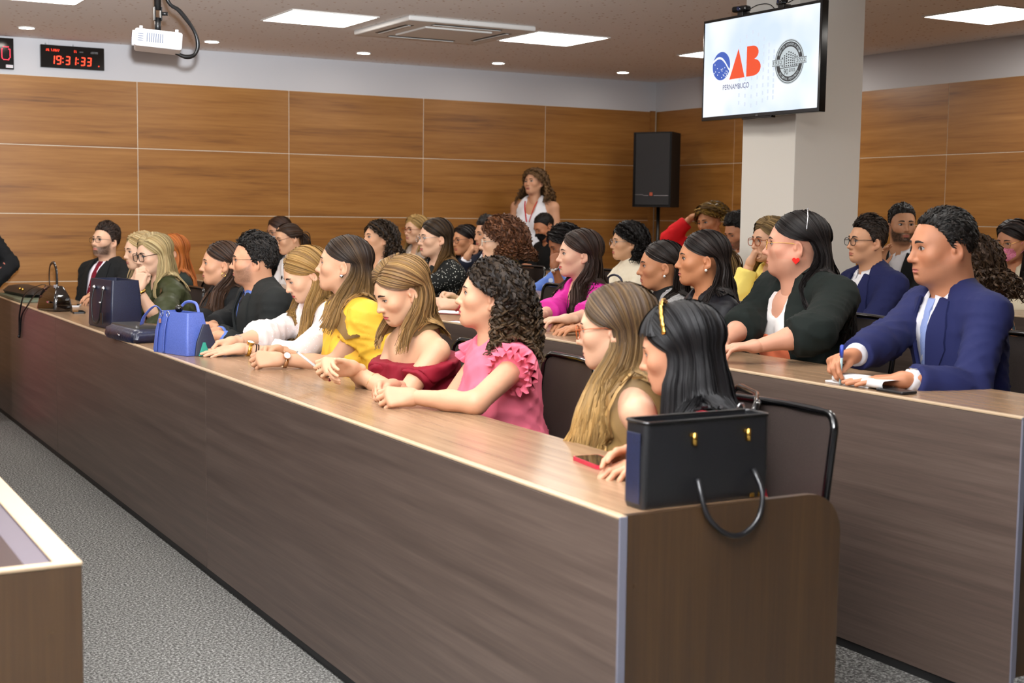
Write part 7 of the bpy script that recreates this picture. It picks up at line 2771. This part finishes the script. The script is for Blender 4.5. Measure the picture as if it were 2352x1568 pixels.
M_GLASS = mat('phone glass', srgb(16, 18, 20), 0.04, spec=0.8)
slab('smartphone', np.array([1.940, 2.965, Z1 + 0.0005]), (0.12, 1, 0), (-1, 0.12, 0), 0.155, 0.078, 0.010, mat('red phone case', srgb(170, 24, 52), 0.4), 'phone in a dark red case lying on the front desk', 'phone', 'screen', M_GLASS)
slab('smartphone', np.array([1.93, 9.30, Z1 + 0.0005]), (0.3, 1, 0), (-1, 0.3, 0), 0.15, 0.074, 0.009, mat('white phone', srgb(226, 226, 230), 0.3), 'white phone on the front desk by the man with the red tie', 'phone', 'screen', M_GLASS)
slab('smartphone', np.array([1.83, 8.72, Z1 + 0.0005]), (0.1, 1, 0), (-1, 0.1, 0), 0.16, 0.076, 0.009, M_BLACK, 'black phone on the front desk behind the patent handbag', 'phone', 'screen', M_GLASS)
for k, (a, c_) in enumerate(((1.80, 8.86), (1.83, 8.94))):
    o = empty('sweet', (a, c_, Z1), 'gold-wrapped sweet beside the black phone, ' + ('nearer one' if k == 0 else 'farther one'), 'sweet', 'wrapped sweets')
    bag_shell('wrapper', (a, c_, Z1 + 0.001), 30 + 50 * k, [(0, 0.035, 0.02, 0.008), (0.012, 0.05, 0.028, 0.010), (0.022, 0.035, 0.016, 0.007)], mat('gold foil', srgb(236, 204, 110), 0.25, metal=0.4), o, soft=0.004, closed=True)

# phone held by the woman in dark red
hi_, tw_ = P_RED.handinfo['L']
g0 = (np.array(hi_['thumb']) + np.array(hi_[0])) / 2
slab('smartphone', g0 + np.array([-0.020, 0.018, 0.012]), (-0.55, 0.25, 0.48), (0.30, 0.75, -0.1), 0.150, 0.074, 0.008, mat('phone aluminium', srgb(150, 148, 144), 0.35, metal=0.6), 'silver phone held by the woman in dark red', 'phone', 'screen', M_GLASS)


def pen(tip, d, m, label, ln=0.14):
    d = U(d)
    o = empty('pen', tuple(tip), label, 'pen')
    V, F = tube_vf([tip, tip + d * 0.012, tip + d * 0.014, tip + d * ln * 0.72], [0.001, 0.0035, 0.0043, 0.0045], 10)
    mesh('barrel', V, F, M_SILVER if m is None else m, o, True)
    V, F = tube_vf([tip + d * ln * 0.70, tip + d * ln], [0.0052, 0.0050], 10)
    mesh('cap', V, F, mat('pen blue', srgb(60, 80, 180), 0.3), o, True)
    q = U(np.cross(d, (0.3, 0.9, 0.1)))
    V, F = tube_vf([tip + d * ln * 0.74 + q * 0.007, tip + d * ln * 0.99 + q * 0.007], 0.0015, 6)
    mesh('clip', V, F, MATS['pen blue'], o, True)


def held_tip(p, k, z):
    hi, tw = p.handinfo[k]
    m = (np.array(hi['thumb']) + np.array(hi[0])) / 2
    return m


m_ = held_tip(P_BW, 'R', Z1)
d_ = U(np.array([-0.15, 0.35, 0.75]))
pen(m_ - d_ * 0.035, d_, None, 'blue pen in the hand of the writing woman in white')
m_ = held_tip(P_BLUE, 'R', Z2)
d_ = U(np.array([-0.05, -0.10, 0.98]))
pen(m_ - d_ * 0.035, d_, mat('pale pen', srgb(160, 186, 190), 0.3), 'pale blue pen held upright by the man in the navy suit')

# papers
def sheet(c, rot, w, h, m, label, n=1, cat='paper', curl=0.0):
    o = empty('paper_pad' if n > 3 else 'paper_sheet', tuple(c), label, cat)
    nu, nv = 12, 6
    R = rotz(math.radians(rot))
    gx, gy = np.linspace(-w / 2, w / 2, nu), np.linspace(-h / 2, h / 2, nv)
    X, Y = np.meshgrid(gx, gy, indexing='ij')
    Zc = 0.0006 * n + curl * np.clip((X + w / 2) / w, 0, 1) ** 2
    top = np.stack([X, Y, Zc], -1).reshape(-1, 3) @ R.T + c
    bot = np.stack([X, Y, 0 * X + 0.0002], -1).reshape(-1, 3) @ R.T + c
    G = Geo()
    G.add(top, grid_faces(nu, nv))
    G.add(bot, grid_faces(nu, nv)[:, ::-1])
    G.make('page', [m], o, False)
    return o


sheet(np.array([1.86, 6.02, Z1 + 0.0005]), 15, 0.20, 0.14, M_PAPER, 'white note paper under the hand of the writing woman')
sheet(np.array([1.80, 6.10, Z1 + 0.0004]), 20, 0.16, 0.10, mat('red pad cover', srgb(196, 60, 66), 0.5), 'red notebook cover under the white note paper')
sheet(np.array([3.40, 6.72, Z2 + 0.0005]), 20, 0.20, 0.28, M_PAPER, 'white papers in front of the pale green blazer')
sheet(np.array([3.34, 6.60, Z2 + 0.0014]), 28, 0.05, 0.22, mat('red booklet', srgb(170, 50, 50), 0.5), 'narrow red booklet at the edge of the white papers')
sheet(np.array([3.17, 6.06, Z2 + 0.0005]), 8, 0.10, 0.20, M_PAPER, 'small white leaflet near the second desk edge')
sheet(np.array([3.175, 6.12, Z2 + 0.0012]), 14, 0.012, 0.14, mat('pink marker', srgb(160, 40, 90), 0.4), 'dark pink marker on the small white leaflet')
# spiral of the note pad of the man in blue: a folded-back page
o = empty('notepad', (3.20, 3.33, Z2), 'white notepad with a curled page by the man in the navy suit', 'notepad')
R = rotz(math.radians(14))
box('pad', (3.15, 3.24, Z2 + 0.0005), (3.26, 3.44, Z2 + 0.006), M_PAPER, o, 0.001, 1)
t = np.linspace(0, 1, 14)
prof = np.stack([3.155 - 0.012 * np.sin(np.pi * t), Z2 + 0.006 + 0.026 * (1 - np.cos(np.pi * t)) / 2 + 0 * t], -1)
pts = [(x, y, z) for x, z in np.vstack([prof, [[3.20, Z2 + 0.033], [3.26, Z2 + 0.026]]]) for y in (3.17, 3.40)]
G = Geo()
G.add(np.array(pts), grid_faces(16, 2))
G.make('curled_page', [M_PAPER], o)
box('tray', (3.135, 3.075, Z2 + 0.0005), (3.20, 3.19, Z2 + 0.010), M_LEATHER, empty('pen_case', (3.165, 3.13, Z2), 'flat dark pen case right of the notepad', 'pen case'), 0.003)
